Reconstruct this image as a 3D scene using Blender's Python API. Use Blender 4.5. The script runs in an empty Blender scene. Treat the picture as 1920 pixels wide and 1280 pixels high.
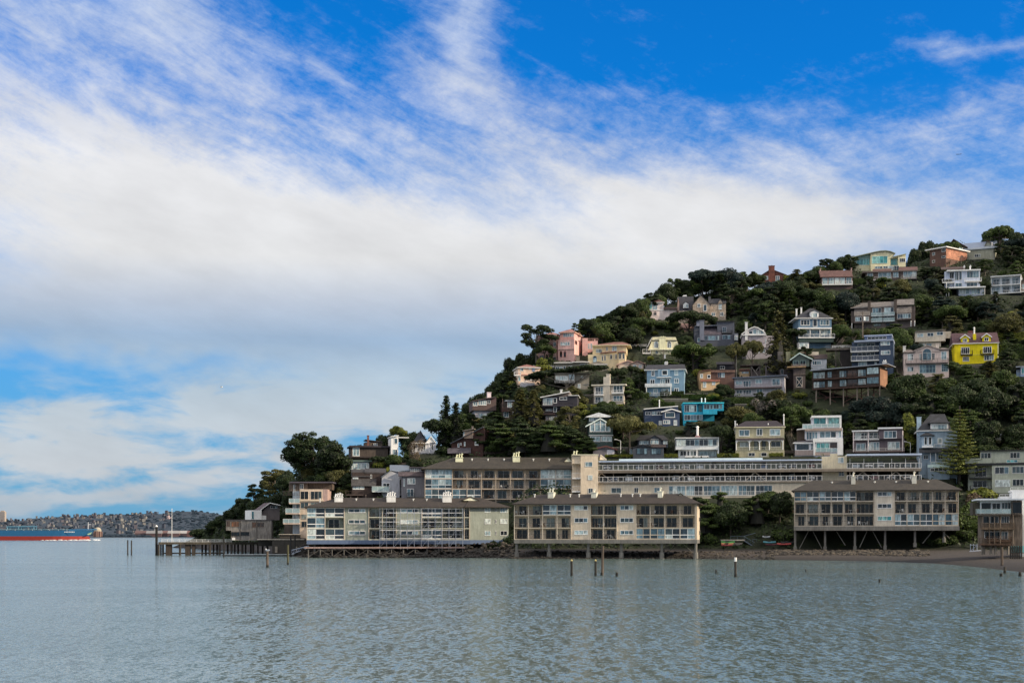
import bpy, math, random
from mathutils import Vector, Matrix, noise as mnoise
R = random.Random(7)
rad = math.radians
sc = bpy.context.scene
col = sc.collection
F, HZ, H0 = 2667.0, 1003.0, 5.2      # focal length in photo pixels, horizon row, eye height (m)

# ------------------------------------------------------------------ terrain
def lerp_nodes(n, x):
    if x <= n[0][0]: return n[0][1]
    for (a, b), (c, d) in zip(n, n[1:]):
        if x <= c:
            t = (x - a) / (c - a)
            return b + (d - b) * t
    return n[-1][1]
FOOT = [(200,640),(300,600),(400,540),(480,460),(560,372),(620,352),(950,346),(1000,336),(1300,334),(1480,330),(1700,324),(1800,322),(1920,320),(2300,300),(2700,280)]
SHORE = [(200,600),(300,560),(400,500),(480,430),(560,338),(600,330),(930,328),(965,316),(1300,313),(1500,296),(1650,284),(1750,264),(1850,226),(1920,199),(2300,150),(2700,115)]
RIDGE = [(200,1020),(350,1010),(400,992),(450,965),(520,925),(560,893),(600,875),(650,868),(700,858),(800,850),(840,820),(900,775),(950,722),(1000,692),(1050,650),(1100,628),(1200,603),(1260,566),(1350,545),(1500,537),(1600,503),(1700,498),(1750,483),(1800,468),(1870,462),(1920,457),(2300,435),(2700,520)]
SL = 0.55
ZB = 2.0
def hillY(px, py):
    k = (HZ - py) / F
    yb = lerp_nodes(FOOT, px)
    return (yb * SL - ZB + H0) / (SL - k)
def ground_z(px, Y):
    ys, yb = lerp_nodes(SHORE, px), lerp_nodes(FOOT, px)
    if Y <= yb:
        t = (Y - ys) / (yb - ys)
        return -0.0 + ZB * t if t > -1 else -2.0
    yr = hillY(px, lerp_nodes(RIDGE, px))
    yr = max(yr, yb + 8)
    if Y <= yr: return ZB + SL * (Y - yb)
    zr = ZB + SL * (yr - yb)
    return zr - 0.22 * (Y - yr)
def gz(x, y):
    return ground_z(960 + F * x / y, y)

# ------------------------------------------------------------------ materials
def s2l(c):
    return c / 12.92 if c <= 0.04045 else ((c + 0.055) / 1.055) ** 2.4
def hexc(h, gain=1.0):
    h = h.lstrip('#')
    return tuple(min(0.85, s2l(int(h[i:i+2], 16) / 255) * gain) for i in (0, 2, 4))
_mats = {}
def nt(name):
    m = bpy.data.materials.new(name); m.use_nodes = True
    n = m.node_tree.nodes; l = m.node_tree.links
    return m, n, l, n['Principled BSDF']
def N(n, t, **kw):
    o = n.new(t)
    for k, v in kw.items():
        if k.startswith('_'): setattr(o, k[1:], v)
        else: o.inputs[k.replace('__', ' ')].default_value = v
    return o
GAIN = 2.2
VIVID = ('#f0dc10', '#1a7c98', '#2b96ae', '#2a9ab0', '#14527e', '#1c6a9c', '#8a2a22')
def mt(h, kind='stucco', gain=None):
    """procedural building material of one seen colour"""
    key = (h, kind)
    if key in _mats: return _mats[key]
    c = hexc(h, 1.0); lum = .3 * c[0] + .6 * c[1] + .1 * c[2]
    c = hexc(h, gain or (1.15 + (GAIN - 1.15) * max(0, min(1, (lum - .025) / .16))))
    if h not in VIVID:
        y_ = .3 * c[0] + .6 * c[1] + .1 * c[2]; ch = (max(c) - min(c)) / max(c); k_ = .08 if ch < .4 else .30; c = tuple(q + (y_ - q) * k_ for q in c)
    m, n, l, p = nt(kind + '_' + h.strip('#'))
    p.inputs['Roughness'].default_value = 0.8
    tc = N(n, 'ShaderNodeTexCoord')
    geo = N(n, 'ShaderNodeNewGeometry')
    # weathering: large blotches + fine grain (world position so neighbours differ)
    n1 = N(n, 'ShaderNodeTexNoise', Scale=0.55, Detail=5.0, Roughness=0.65)
    l.new(geo.outputs['Position'], n1.inputs['Vector'])
    mp = N(n, 'ShaderNodeMapping'); mp.inputs['Scale'].default_value = (3.0, 3.0, 0.35)
    l.new(geo.outputs['Position'], mp.inputs['Vector'])
    n2 = N(n, 'ShaderNodeTexNoise', Scale=1.2, Detail=4.0, Roughness=0.7)
    l.new(mp.outputs[0], n2.inputs['Vector'])
    mul = N(n, 'ShaderNodeMath', _operation='MULTIPLY'); l.new(n1.outputs[0], mul.inputs[0]); l.new(n2.outputs[0], mul.inputs[1])
    r = N(n, 'ShaderNodeMapRange'); l.new(mul.outputs[0], r.inputs[0])
    lo = {'stucco': .66, 'paint': .8, 'shingle': .42, 'wood': .42, 'concrete': .5, 'siding': .64, 'metal': .85}.get(kind, .8)
    r.inputs[1].default_value = .12; r.inputs[2].default_value = .42; r.inputs[3].default_value = lo; r.inputs[4].default_value = 1.08
    val = r.outputs[0]
    if kind in ('siding', 'shingle', 'wood'):
        sx = N(n, 'ShaderNodeSeparateXYZ'); l.new(tc.outputs['Object'], sx.inputs[0])
        if kind == 'wood':
            br = N(n, 'ShaderNodeTexNoise', Scale=1.0, Detail=2.0)
            mp2 = N(n, 'ShaderNodeMapping'); mp2.inputs['Scale'].default_value = (6, 6, .5)
            l.new(tc.outputs['Object'], mp2.inputs[0]); l.new(mp2.outputs[0], br.inputs['Vector'])
            fr = br.outputs[0]; a, b2, v0, v1 = .35, .65, .65, 1.2
        elif kind == 'shingle':
            br = N(n, 'ShaderNodeTexVoronoi', Scale=2.6); mp2 = N(n, 'ShaderNodeMapping'); mp2.inputs['Scale'].default_value = (1, 1, 1.6)
            l.new(tc.outputs['Object'], mp2.inputs[0]); l.new(mp2.outputs[0], br.inputs['Vector'])
            sp = N(n, 'ShaderNodeSeparateColor'); l.new(br.outputs['Color'], sp.inputs[0])
            fr = sp.outputs[0]; a, b2, v0, v1 = 0, 1, .72, 1.3
        else:
            md = N(n, 'ShaderNodeMath', _operation='MODULO'); md.inputs[1].default_value = .3
            ad = N(n, 'ShaderNodeMath', _operation='ADD'); ad.inputs[1].default_value = 60
            l.new(sx.outputs[2], ad.inputs[0]); l.new(ad.outputs[0], md.inputs[0])
            fr = md.outputs[0]; a, b2, v0, v1 = 0, .08, .78, 1.03
        r2 = N(n, 'ShaderNodeMapRange'); l.new(fr, r2.inputs[0])
        for i, v in zip((1, 2, 3, 4), (a, b2, v0, v1)): r2.inputs[i].default_value = v
        m2 = N(n, 'ShaderNodeMath', _operation='MULTIPLY'); l.new(val, m2.inputs[0]); l.new(r2.outputs[0], m2.inputs[1])
        val = m2.outputs[0]
    vm = N(n, 'ShaderNodeVectorMath', _operation='SCALE'); vm.inputs[0].default_value = c
    l.new(val, vm.inputs['Scale']); l.new(vm.outputs[0], p.inputs['Base Color'])
    if kind == 'metal': p.inputs['Roughness'].default_value = .45; p.inputs['Metallic'].default_value = .3
    if kind in ('shingle', 'wood', 'concrete', 'stucco'):
        b = N(n, 'ShaderNodeBump', Strength=.35, Distance=.06)
        n3 = N(n, 'ShaderNodeTexNoise', Scale=6.0, Detail=3.0); l.new(geo.outputs['Position'], n3.inputs['Vector'])
        l.new(n3.outputs[0], b.inputs['Height']); l.new(b.outputs[0], p.inputs['Normal'])
    _mats[key] = m
    return m
def glass(kind='mix'):
    key = ('glass', kind)
    if key in _mats: return _mats[key]
    m, n, l, p = nt('window_glass_' + kind)
    geo = N(n, 'ShaderNodeNewGeometry'); oi = N(n, 'ShaderNodeObjectInfo')
    ad = N(n, 'ShaderNodeMath', _operation='ADD'); l.new(geo.outputs['Random Per Island'], ad.inputs[0]); l.new(oi.outputs['Random'], ad.inputs[1])
    fr = N(n, 'ShaderNodeMath', _operation='FRACT'); l.new(ad.outputs[0], fr.inputs[0])
    cr = N(n, 'ShaderNodeValToRGB'); cr.color_ramp.interpolation = 'CONSTANT'
    ramps = {
     'mix': [(0, '#1c262e'), (.25, '#2c3c48'), (.45, '#55707e'), (.62, '#8fa6ae'), (.78, '#b9c4c2'), (.88, '#3a4a50')],
     'blue': [(0, '#22323c'), (.25, '#3c5563'), (.5, '#68828f'), (.75, '#a3b3b8'), (.9, '#2c4250')],
     'dark': [(0, '#10161a'), (.4, '#1f2a30'), (.75, '#39474c'), (.92, '#7c8684')],
     'pale': [(0, '#7f98a2'), (.3, '#a4b8bc'), (.6, '#c3cdcb'), (.85, '#5c7682')],
     'teal': [(0, '#3b8a90'), (.3, '#5fa7a8'), (.6, '#82bbb8'), (.85, '#2b6a78')],
     'orange': [(0, '#5a3a22'), (.5, '#6b4426'), (.8, '#3a2a20')]}[kind]
    e = cr.color_ramp.elements
    while len(e) < len(ramps): e.new(.5)
    for k, (pos, hx) in enumerate(ramps):
        e[k].position = pos; e[k].color = (*hexc(hx, 1.15), 1)
    l.new(fr.outputs[0], cr.inputs[0])
    # blotches and pane tones paint in curtains and sky reflections
    mp = N(n, 'ShaderNodeMapping'); mp.inputs['Scale'].default_value = (2.2, 2.2, .8); l.new(geo.outputs['Position'], mp.inputs[0])
    nz = N(n, 'ShaderNodeTexNoise', Scale=1.0, Detail=3.0, Roughness=.6); l.new(mp.outputs[0], nz.inputs['Vector'])
    r = N(n, 'ShaderNodeMapRange'); l.new(nz.outputs[0], r.inputs[0])
    r.inputs[1].default_value = .35; r.inputs[2].default_value = .65; r.inputs[3].default_value = .45; r.inputs[4].default_value = 1.25
    vm = N(n, 'ShaderNodeVectorMath', _operation='SCALE'); l.new(cr.outputs[0], vm.inputs[0]); l.new(r.outputs[0], vm.inputs['Scale'])
    l.new(vm.outputs[0], p.inputs['Base Color'])
    p.inputs['Roughness'].default_value = .08; p.inputs['IOR'].default_value = 1.45 if kind == 'dark' else 1.6
    b = N(n, 'ShaderNodeBump', Strength=.25, Distance=.05)
    n3 = N(n, 'ShaderNodeTexNoise', Scale=.7, Detail=1.0); l.new(geo.outputs['Position'], n3.inputs['Vector'])
    l.new(n3.outputs[0], b.inputs['Height']); l.new(b.outputs[0], p.inputs['Normal'])
    _mats[key] = m
    return m
def clear_glass():
    key = 'clearglass'
    if key in _mats: return _mats[key]
    m, n, l, p = nt('balustrade_glass')
    p.inputs['Base Color'].default_value = (.45, .6, .62, 1); p.inputs['Roughness'].default_value = .05
    p.inputs['Alpha'].default_value = .45
    _mats[key] = m
    return m

# ------------------------------------------------------------------ mesh building
class MB:
    def __init__(s): s.v = []; s.f = []; s.mi = []; s.mats = []
    def m(s, mat):
        if mat not in s.mats: s.mats.append(mat)
        return s.mats.index(mat)
    def add(s, vs, fs, mat):
        o = len(s.v); k = s.m(mat)
        s.v += [tuple(v) for v in vs]
        for f in fs: s.f.append(tuple(i + o for i in f)); s.mi.append(k)
    def box(s, x0, x1, y0, y1, z0, z1, mat):
        if x0 > x1: x0, x1 = x1, x0
        if y0 > y1: y0, y1 = y1, y0
        if z0 > z1: z0, z1 = z1, z0
        s.add([(x0,y0,z0),(x1,y0,z0),(x1,y1,z0),(x0,y1,z0),(x0,y0,z1),(x1,y0,z1),(x1,y1,z1),(x0,y1,z1)],
              [(0,3,2,1),(4,5,6,7),(0,1,5,4),(1,2,6,5),(2,3,7,6),(3,0,4,7)], mat)
    def prism(s, poly, a, mat):       # poly: list of 3D points, a: extrusion vector
        n = len(poly); a = Vector(a)
        vs = [Vector(p) for p in poly] + [Vector(p) + a for p in poly]
        s.add(vs, [tuple(range(n - 1, -1, -1)), tuple(range(n, 2 * n))] + [(i, (i + 1) % n, n + (i + 1) % n, n + i) for i in range(n)], mat)
    def tube(s, p, q, r, mat, r2=None, n=6):
        p, q = Vector(p), Vector(q); d = (q - p)
        if d.length < 1e-6: return
        d.normalize(); u = d.orthogonal().normalized(); w = d.cross(u); r2 = r if r2 is None else r2
        vs = []
        for c, rr in ((p, r), (q, r2)):
            for i in range(n):
                t = 2 * math.pi * i / n
                vs.append(c + (u * math.cos(t) + w * math.sin(t)) * rr)
        s.add(vs, [(i, (i + 1) % n, n + (i + 1) % n, n + i) for i in range(n)] + [tuple(range(n - 1, -1, -1)), tuple(range(n, 2 * n))], mat)
    def blob(s, c, r, mat, seed=0, nu=10, nv=6, amp=.2):
        c = Vector(c); r = r if isinstance(r, (tuple, list)) else (r, r, r)
        vs = [c + Vector((0, 0, r[2]))]
        for j in range(1, nv):
            for i in range(nu):
                th = math.pi * j / nv; ph = 2 * math.pi * i / nu
                d = Vector((math.sin(th) * math.cos(ph), math.sin(th) * math.sin(ph), math.cos(th)))
                k = 1 + amp * 2 * (mnoise.noise(d * 1.7 + Vector((seed * 3.1, seed * 1.7, seed))))
                vs.append(c + Vector((d.x * r[0], d.y * r[1], d.z * r[2])) * k)
        vs.append(c - Vector((0, 0, r[2])))
        fs = [(0, 1 + i, 1 + (i + 1) % nu) for i in range(nu)]
        for j in range(nv - 2):
            for i in range(nu):
                a = 1 + j * nu + i; b = 1 + j * nu + (i + 1) % nu
                fs.append((a, a + nu, b + nu, b))
        L = len(vs) - 1; o = 1 + (nv - 2) * nu
        fs += [(L, o + (i + 1) % nu, o + i) for i in range(nu)]
        s.add(vs, fs, mat)
    def mesh(s, name, smooth=False):
        me = bpy.data.meshes.new(name); me.from_pydata(s.v, [], s.f)
        for m in s.mats: me.materials.append(m)
        me.polygons.foreach_set('material_index', s.mi)
        if smooth: me.polygons.foreach_set('use_smooth', [True] * len(s.f))
        me.update(); return me
    def build(s, name, parent=None, loc=None, smooth=False):
        o = bpy.data.objects.new(name, s.mesh(name, smooth)); col.objects.link(o)
        if parent: o.parent = parent
        if loc: o.location = loc
        return o
def tag(o, label=None, cat=None, group=None, kind=None):
    if label: o['label'] = label
    if cat: o['category'] = cat
    if group: o['group'] = group
    if kind: o['kind'] = kind
    return o
def empty(name, loc, rz=0, label=None, cat=None, group=None):
    o = bpy.data.objects.new(name, None); col.objects.link(o)
    o.location = loc; o.rotation_euler = (0, 0, rz)
    return tag(o, label, cat, group)
def at(px, py, Y):
    return Vector(((px - 960) / F * Y, Y, H0 + (HZ - py) / F * Y))

WHITE = mt('#c9ccd0', 'paint'); DARK = mt('#25282c', 'paint'); BLACK = mt('#0c0d10', 'paint')
VIEWS = dict(G=(1480,420,4.364), H=(1480,580,4.364), I=(1180,480,5.647), J=(920,580,5.819), K=(1180,660,5.647),
             L=(860,700,5.647), C=(640,780,4.572), B=(380,780,4.572), D=(940,820,4.8), E=(1280,820,5.333),
             Fv=(1600,760,3.879), N=(1720,600,8.0), O=(1740,860,5.333), P=(1380,640,8.0), Q=(1480,760,8.0),
             R=(860,620,7.114), S=(280,940,5.647), P1=(0,0,1.0))
PADS = []; SEATS = []
HOUSES = []   # footprints in the photo, so the filler trees stay off the fronts
class Bld:
    def __init__(s, name, label, cat, view, x0, x1, yb, delta=0.0, wall=None, Y=None, ytop=None, group=None, z=None):
        s.yb = yb; s.ox, s.oy, s.k = VIEWS[view]; s.wall = wall or WHITE
        px, py = s.ox + (x0 + x1) / 2 / s.k, s.oy + yb / s.k
        s.Y = Y or hillY(px, py); u = (px - 960) / F
        s.yaw = -math.atan(u) + rad(delta); s.c, s.s_ = math.cos(s.yaw), math.sin(s.yaw)
        s.cx, s.cy = u * s.Y, s.Y
        s.z0 = H0 + (HZ - py) / F * s.Y
        s.root = empty(name, (s.cx, s.cy, s.z0), s.yaw, label, cat, group)
        s.mpp = s.Y / F / s.k         # metres per view pixel
        PADS.append(s)
        s.bx = [(s.lx(x0)), (s.lx(x1))]
        HOUSES.append((s.ox + x0 / s.k, s.ox + x1 / s.k, (s.oy + ytop / s.k) if ytop is not None else py - 35, py, s.Y))
    def lx(s, x, d=0.0):
        u = (s.ox + x / s.k - 960) / F
        return (u * (s.cy + d * s.c) - s.cx + d * s.s_) / (s.c - u * s.s_)
    def lz(s, y, d=0.0):
        return H0 + (HZ - (s.oy + y / s.k)) / F * (s.cy + d * s.c) - s.z0
    def sd(s, x, lx):     # depth of column x on the side plane at local x = lx
        u = (s.ox + x / s.k - 960) / F
        return (u * (s.cy + lx * s.s_) - s.cx - lx * s.c) / (-s.s_ - u * s.c)
    def box(s, name, x0, x1, y0, y1, d0=0.0, d1=9.0, m=None, ext=0.0, parent=None):
        b = MB(); b.box(s.lx(x0, d0), s.lx(x1, d0), d0, d1, s.lz(y1, d0) - ext, s.lz(y0, d0), m or s.wall)
        return b.build(name, parent or s.root)
    def body(s, *bs, name='wall', m=None, ext=3.0):
        """several wall volumes as one wall mesh: (x0,x1,y0,y1[,d0,d1])"""
        b = MB()
        for q in bs:
            x0, x1, y0, y1 = q[:4]; d0, d1 = (q[4], q[5]) if len(q) > 5 else (0.0, 9.0)
            b.box(s.lx(x0, d0), s.lx(x1, d0), d0, d1, s.lz(y1, d0) - (ext if y1 >= s.yb - 2.5 * s.k else 0), s.lz(y0, d0), m or s.wall)
        return b.build(name, s.root)
    def win(s, *ws, d=0.0, f=None, g='mix', name='window', t=.07, arch=False, parent=None):
        f = f or WHITE; gm = glass(g) if isinstance(g, str) else g
        out = None
        for w in ws:
            x0, y0, x1, y1 = w[:4]; nc = w[4] if len(w) > 4 else 1; nr = w[5] if len(w) > 5 else 1
            a, b_, z1, z0 = s.lx(x0, d), s.lx(x1, d), s.lz(y0, d), s.lz(y1, d)
            fr = MB(); pn = MB(); tt = min(t, (b_ - a) / 6)
            if arch: # half-round head
                zs = z1 - (b_ - a) / 2 * .95; rr = (b_ - a) / 2; xc = (a + b_) / 2
                for i in range(8):
                    t0, t1 = math.pi * i / 8, math.pi * (i + 1) / 8
                    fr.prism([(xc + rr * math.cos(t0), d - .08, zs + rr * .95 * math.sin(t0)), (xc + rr * math.cos(t1), d - .08, zs + rr * .95 * math.sin(t1)),
                              (xc + (rr - tt) * math.cos(t1), d - .08, zs + (rr - tt) * .95 * math.sin(t1)), (xc + (rr - tt) * math.cos(t0), d - .08, zs + (rr - tt) * .95 * math.sin(t0))], (0, .08, 0), f)
                pn.prism([(xc + (rr - tt) * math.cos(math.pi * i / 8), d - .04, zs + (rr - tt) * .95 * math.sin(math.pi * i / 8)) for i in range(9)], (0, .035, 0), gm)
                z1 = zs
            fr.box(a, a + tt, d - .08, d + .02, z0, z1, f); fr.box(b_ - tt, b_, d - .08, d + .02, z0, z1, f)
            fr.box(a + tt, b_ - tt, d - .075, d + .02, z1 - tt, z1, f); fr.box(a - .03, b_ + .03, d - .1, d + .02, z0 - tt * .6, z0 + tt * .6, f)
            for i in range(1, nc):
                x = a + (b_ - a) * i / nc; fr.box(x - tt * .4, x + tt * .4, d - .07, d + .01, z0 + tt * .6, z1 - tt, f)
            for j in range(1, nr):
                z = z0 + (z1 - z0) * j / nr; fr.box(a + tt, b_ - tt, d - .065, d + .01, z - tt * .35, z + tt * .35, f)
            for i in range(nc):
                xa, xb = a + (b_ - a) * i / nc, a + (b_ - a) * (i + 1) / nc
                pn.box(xa + .01, xb - .01, d - .035, d - .005, z0 + .01, z1 - .01, gm)
            out = fr.build(name, parent or s.root); pn.build('pane', out)
        return out
    def swin(s, side_x, *ws, f=None, g='mix', name='window', sgn=1):
        """windows on the side wall standing at view column side_x of the facade"""
        f = f or WHITE; lx = s.lx(side_x); gm = glass(g)
        for w in ws:
            x0, y0, x1, y1 = w[:4]; da, db = sorted((s.sd(x0, lx), s.sd(x1, lx))); dm = (da + db) / 2
            z1, z0 = s.lz(y0, dm), s.lz(y1, dm); e = .07 * sgn; nc = w[4] if len(w) > 4 else 1
            fr = MB(); pn = MB(); tt = .07
            fr.box(lx, lx + e, da, da + tt, z0, z1, f); fr.box(lx, lx + e, db - tt, db, z0, z1, f)
            fr.box(lx, lx + e, da + tt, db - tt, z0, z0 + tt, f); fr.box(lx, lx + e, da + tt, db - tt, z1 - tt, z1, f)
            for i in range(1, nc):
                y = da + (db - da) * i / nc; fr.box(lx, lx + e * .9, y - .03, y + .03, z0 + tt, z1 - tt, f)
            for i in range(nc):
                pn.box(lx + .004 * sgn, lx + e * .5, da + (db - da) * i / nc + .01, da + (db - da) * (i + 1) / nc - .01, z0 + .01, z1 - .01, gm)
            o = fr.build(name, s.root); pn.build('pane', o)
    def rail(s, x0, x1, y0, y1, d=0.0, m=None, kind='bars', dback=None, name='railing', parent=None, step=.3):
        m = m or WHITE; b = MB()
        a, c_, z1, z0 = s.lx(x0, d), s.lx(x1, d), s.lz(y0, d), s.lz(y1, d)
        def run(p, q):
            p, q = Vector(p), Vector(q); L = (q - p).length; n = max(1, round(L / (1.6 if kind == 'glass' else 1.5)))
            b.tube((*p.xy, z1), (*q.xy, z1), .045, m, n=4); b.tube((*p.xy, z0 + .1), (*q.xy, z0 + .1), .03, m, n=4)
            for i in range(n + 1):
                c = p.lerp(q, i / n); b.tube((*c.xy, z0), (*c.xy, z1), .045, m, n=4)
            if kind == 'bars':
                k = max(1, round(L / step))
                for i in range(k + 1):
                    c = p.lerp(q, i / k); b.tube((*c.xy, z0 + .1), (*c.xy, z1), .018, m, n=3)
            elif kind in ('glass', 'solid'):
                nn = (q - p).normalized().cross(Vector((0, 0, 1))) * .02
                b.prism([(*p.xy, z0 + .1), (*q.xy, z0 + .1), (*q.xy, z1 - .05), (*p.xy, z1 - .05)], nn, clear_glass() if kind == 'glass' else m)
            elif kind == 'slats':
                for j in range(1, 5):
                    z = z0 + (z1 - z0) * j / 5; b.tube((*p.xy, z), (*q.xy, z), .02, m, n=3)
        run((a, d, 0), (c_, d, 0))
        if dback is not None:
            run((a, d, 0), (a, dback, 0)); run((c_, d, 0), (c_, dback, 0))
        return b.build(name, parent or s.root)
    def balc(s, x0, x1, yr, yf, out=1.5, d=0.0, m=None, kind='bars', slab=None, th=.25, side=True):
        dd = d - out
        b = MB(); b.box(s.lx(x0, dd), s.lx(x1, dd), dd, d - .003, s.lz(yf, dd) - th, s.lz(yf, dd), slab or m or WHITE)
        o = b.build('balcony', s.root)
        s.rail(x0, x1, yr, yf, d=dd + .06, m=m, kind=kind, dback=d - .05 if side else None, parent=o)
        return o
    def gable(s, x0, x1, ye, yr, d0=0.0, d1=9.0, m=None, wall=None, oh=.5, xp=None, th=.22, trim=None):
        """gable facing the front, apex at column xp"""
        m = m or mt('#3a3a40', 'shingle'); xp = xp if xp is not None else (x0 + x1) / 2
        A, P_, B_ = Vector((s.lx(x0, d0), d0, s.lz(ye, d0))), Vector((s.lx(xp, d0), d0, s.lz(yr, d0))), Vector((s.lx(x1, d0), d0, s.lz(ye, d0)))
        w = MB(); w.prism([A, B_, P_], (0, d1 - d0, 0), wall or s.wall); w.build('gable_wall', s.root)
        b = MB()
        for e in (A, B_):
            dr = (e - P_).normalized(); q = e + dr * oh; up = Vector((0, 0, th))
            b.prism([P_ + Vector((0, -oh, .003)), q + Vector((0, -oh, .003)), q + up + Vector((0, -oh, 0)), P_ + up + Vector((0, -oh, 0))], (0, d1 - d0 + 2 * oh, 0), m)
            if trim:
                b.prism([P_ + Vector((0, -oh - .05, -.1)), q + Vector((0, -oh - .05, -.1)), q + Vector((0, -oh - .05, th + .03)), P_ + Vector((0, -oh - .05, th + .03))], (0, .05, 0), trim)
        return b.build('roof', s.root)
    def hip(s, x0, x1, ye, yr, d0=0.0, d1=9.0, m=None, inset=None, oh=.5, xr=None, trim=None, th=.18):
        """hipped roof (inset>0) or side gable (inset=0); ridge parallel to the front"""
        m = m or mt('#3a3a40', 'shingle'); dm = (d0 + d1) / 2
        a, b_ = s.lx(x0, d0) - oh * 0, s.lx(x1, d0); ze = s.lz(ye, d0); zr = s.lz(yr, dm)
        ins = (d1 - d0) * .5 if inset is None else inset
        ins = min(ins, (b_ - a) * .49)
        y0, y1 = d0 - oh, d1 + oh
        r0, r1 = a + ins, b_ - ins
        if xr: r0, r1 = s.lx(xr[0], dm), s.lx(xr[1], dm)
        b = MB()
        v = [(a, y0, ze), (b_, y0, ze), (b_, y1, ze), (a, y1, ze), (r0, dm, zr), (r1, dm, zr),
             (a, y0, ze - th), (b_, y0, ze - th), (b_, y1, ze - th), (a, y1, ze - th)]
        b.add(v, [(0, 1, 5, 4), (2, 3, 4, 5), (1, 2, 5), (3, 0, 4)], m)
        b.add(v, [(6, 9, 8, 7), (6, 7, 1, 0), (7, 8, 2, 1), (8, 9, 3, 2), (9, 6, 0, 3)], trim or m)
        return b.build('roof', s.root)
    def slope(s, x0, x1, y0, y1, d0, d1, m=None, th=.2, oh=.4, name='roof', trim=None):
        """flat slab running left to right between two heights (y0 at x0, y1 at x1)"""
        b = MB(); A = Vector((s.lx(x0, d0), d0 - oh, s.lz(y0, d0))); B_ = Vector((s.lx(x1, d0), d0 - oh, s.lz(y1, d0)))
        b.prism([A, B_, B_ + Vector((0, 0, th)), A + Vector((0, 0, th))], (0, d1 - d0 + oh, 0), m or WHITE)
        if trim: b.prism([A + Vector((0, -.04, -.03)), B_ + Vector((0, -.04, -.03)), B_ + Vector((0, -.04, th + .02)), A + Vector((0, -.04, th + .02))], (0, .04, 0), trim)
        return b.build(name, s.root)
    def pitch(s, x0, x1, ylo, yhi, d0, d1, m=None, th=.15, name='roof', shift=0):
        """roof plane rising away from the viewer: ylo at d0, yhi at d1"""
        b = MB(); p = [Vector((s.lx(x0, d0), d0, s.lz(ylo, d0))), Vector((s.lx(x1, d0), d0, s.lz(ylo, d0))), Vector((s.lx(x1 - shift, d1), d1, s.lz(yhi, d1))), Vector((s.lx(x0 + shift, d1), d1, s.lz(yhi, d1)))]
        b.prism(p, (0, 0, th), m or mt('#3a3a40', 'shingle'))
        return b.build(name, s.root)
    def poly(s, pts, d0, d1, m=None, name='wall'):
        b = MB(); b.prism([(s.lx(x, d0), d0, s.lz(y, d0)) for x, y in pts], (0, d1 - d0, 0), m or s.wall)
        return b.build(name, s.root)
    def chim(s, x0, x1, y0, y1, d=3.0, m=None, pots=0, cap=True, w=None, potm=None, pf=.35):
        m = m or s.wall; b = MB(); a, c_ = s.lx(x0, d), s.lx(x1, d); w = w or (c_ - a)
        zt, zb = s.lz(y0, d), s.lz(y1, d); ph = (zt - zb) * pf if pots else 0
        b.box(a, c_, d, d + w, zb - 1.5, zt - ph, m)
        if cap: b.box(a - .1, c_ + .1, d - .1, d + w + .1, zt - ph, zt - ph + .15, m)
        o = b.build('chimney', s.root)
        for i in range(pots):
            x = a + (c_ - a) * (i + .5) / pots; q = MB()
            hh = ph * (.8 + .25 * ((i * 7) % 3) / 2)
            q.tube((x, d + w * .4, zt - ph + .1), (x, d + w * .4, zt - ph + hh * .75), .16, potm or m, n=8)
            q.tube((x, d + w * .4, zt - ph + hh * .7), (x + .22, d + w * .4, zt - ph + hh), .2, potm or m, .24, n=8)
            q.build('chimney_pot', o)
        return o
    def flue(s, x, y0, y1, d=3.0, r=.14, m=None):
        b = MB(); X = s.lx(x, d); b.tube((X, d, s.lz(y1, d) - .5), (X, d, s.lz(y0, d)), r, m or WHITE, n=8)
        b.tube((X, d, s.lz(y0, d)), (X, d, s.lz(y0, d) + .35), r * 1.7, m or WHITE, r * .5, n=8)
        return b.build('flue', s.root)
    def bar(s, name, p, q, r=.08, m=None, n=6):   # p,q = (x,y,d)
        b = MB(); P_ = (s.lx(p[0], p[2]), p[2], s.lz(p[1], p[2])); Q_ = (s.lx(q[0], q[2]), q[2], s.lz(q[1], q[2]))
        b.tube(P_, Q_, r, m or WHITE, n=n)
        return b.build(name, s.root)
    def condo(s, xs, ys, rows, depth=14.0, rec=1.9, wm=None, fm=None, pm=None, wf=None, rk='bars', railm=None, slabm=None, th=.3, ext=0.0, gl='dark', base=None):
        th *= .75
        """rows of bays: b open balcony, g glazed-in balcony, h glazed with a white middle rail, w wall with a window, x blank wall, s wide slider wall"""
        wm = wm or s.wall; fm = fm or WHITE; pm = pm or wm; railm = railm or DARK; slabm = slabm or wm
        X = [s.lx(x) for x in xs]; Z = [s.lz(y) for y in ys]
        W = MB(); W.box(X[0], X[-1], rec, depth, Z[-1] - ext, Z[0], wm)
        for i in range(len(xs) - 1):
            runs = [r[i] in 'wxcd' for r in rows]
            if all(runs): W.box(X[i], X[i + 1], 0, rec, Z[-1] - ext, Z[0], wm)
            else:
                for j, rr in enumerate(runs):
                    if rr: W.box(X[i], X[i + 1], 0, rec, Z[j + 1], Z[j], wm)
        W.build('wall', s.root)
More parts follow.
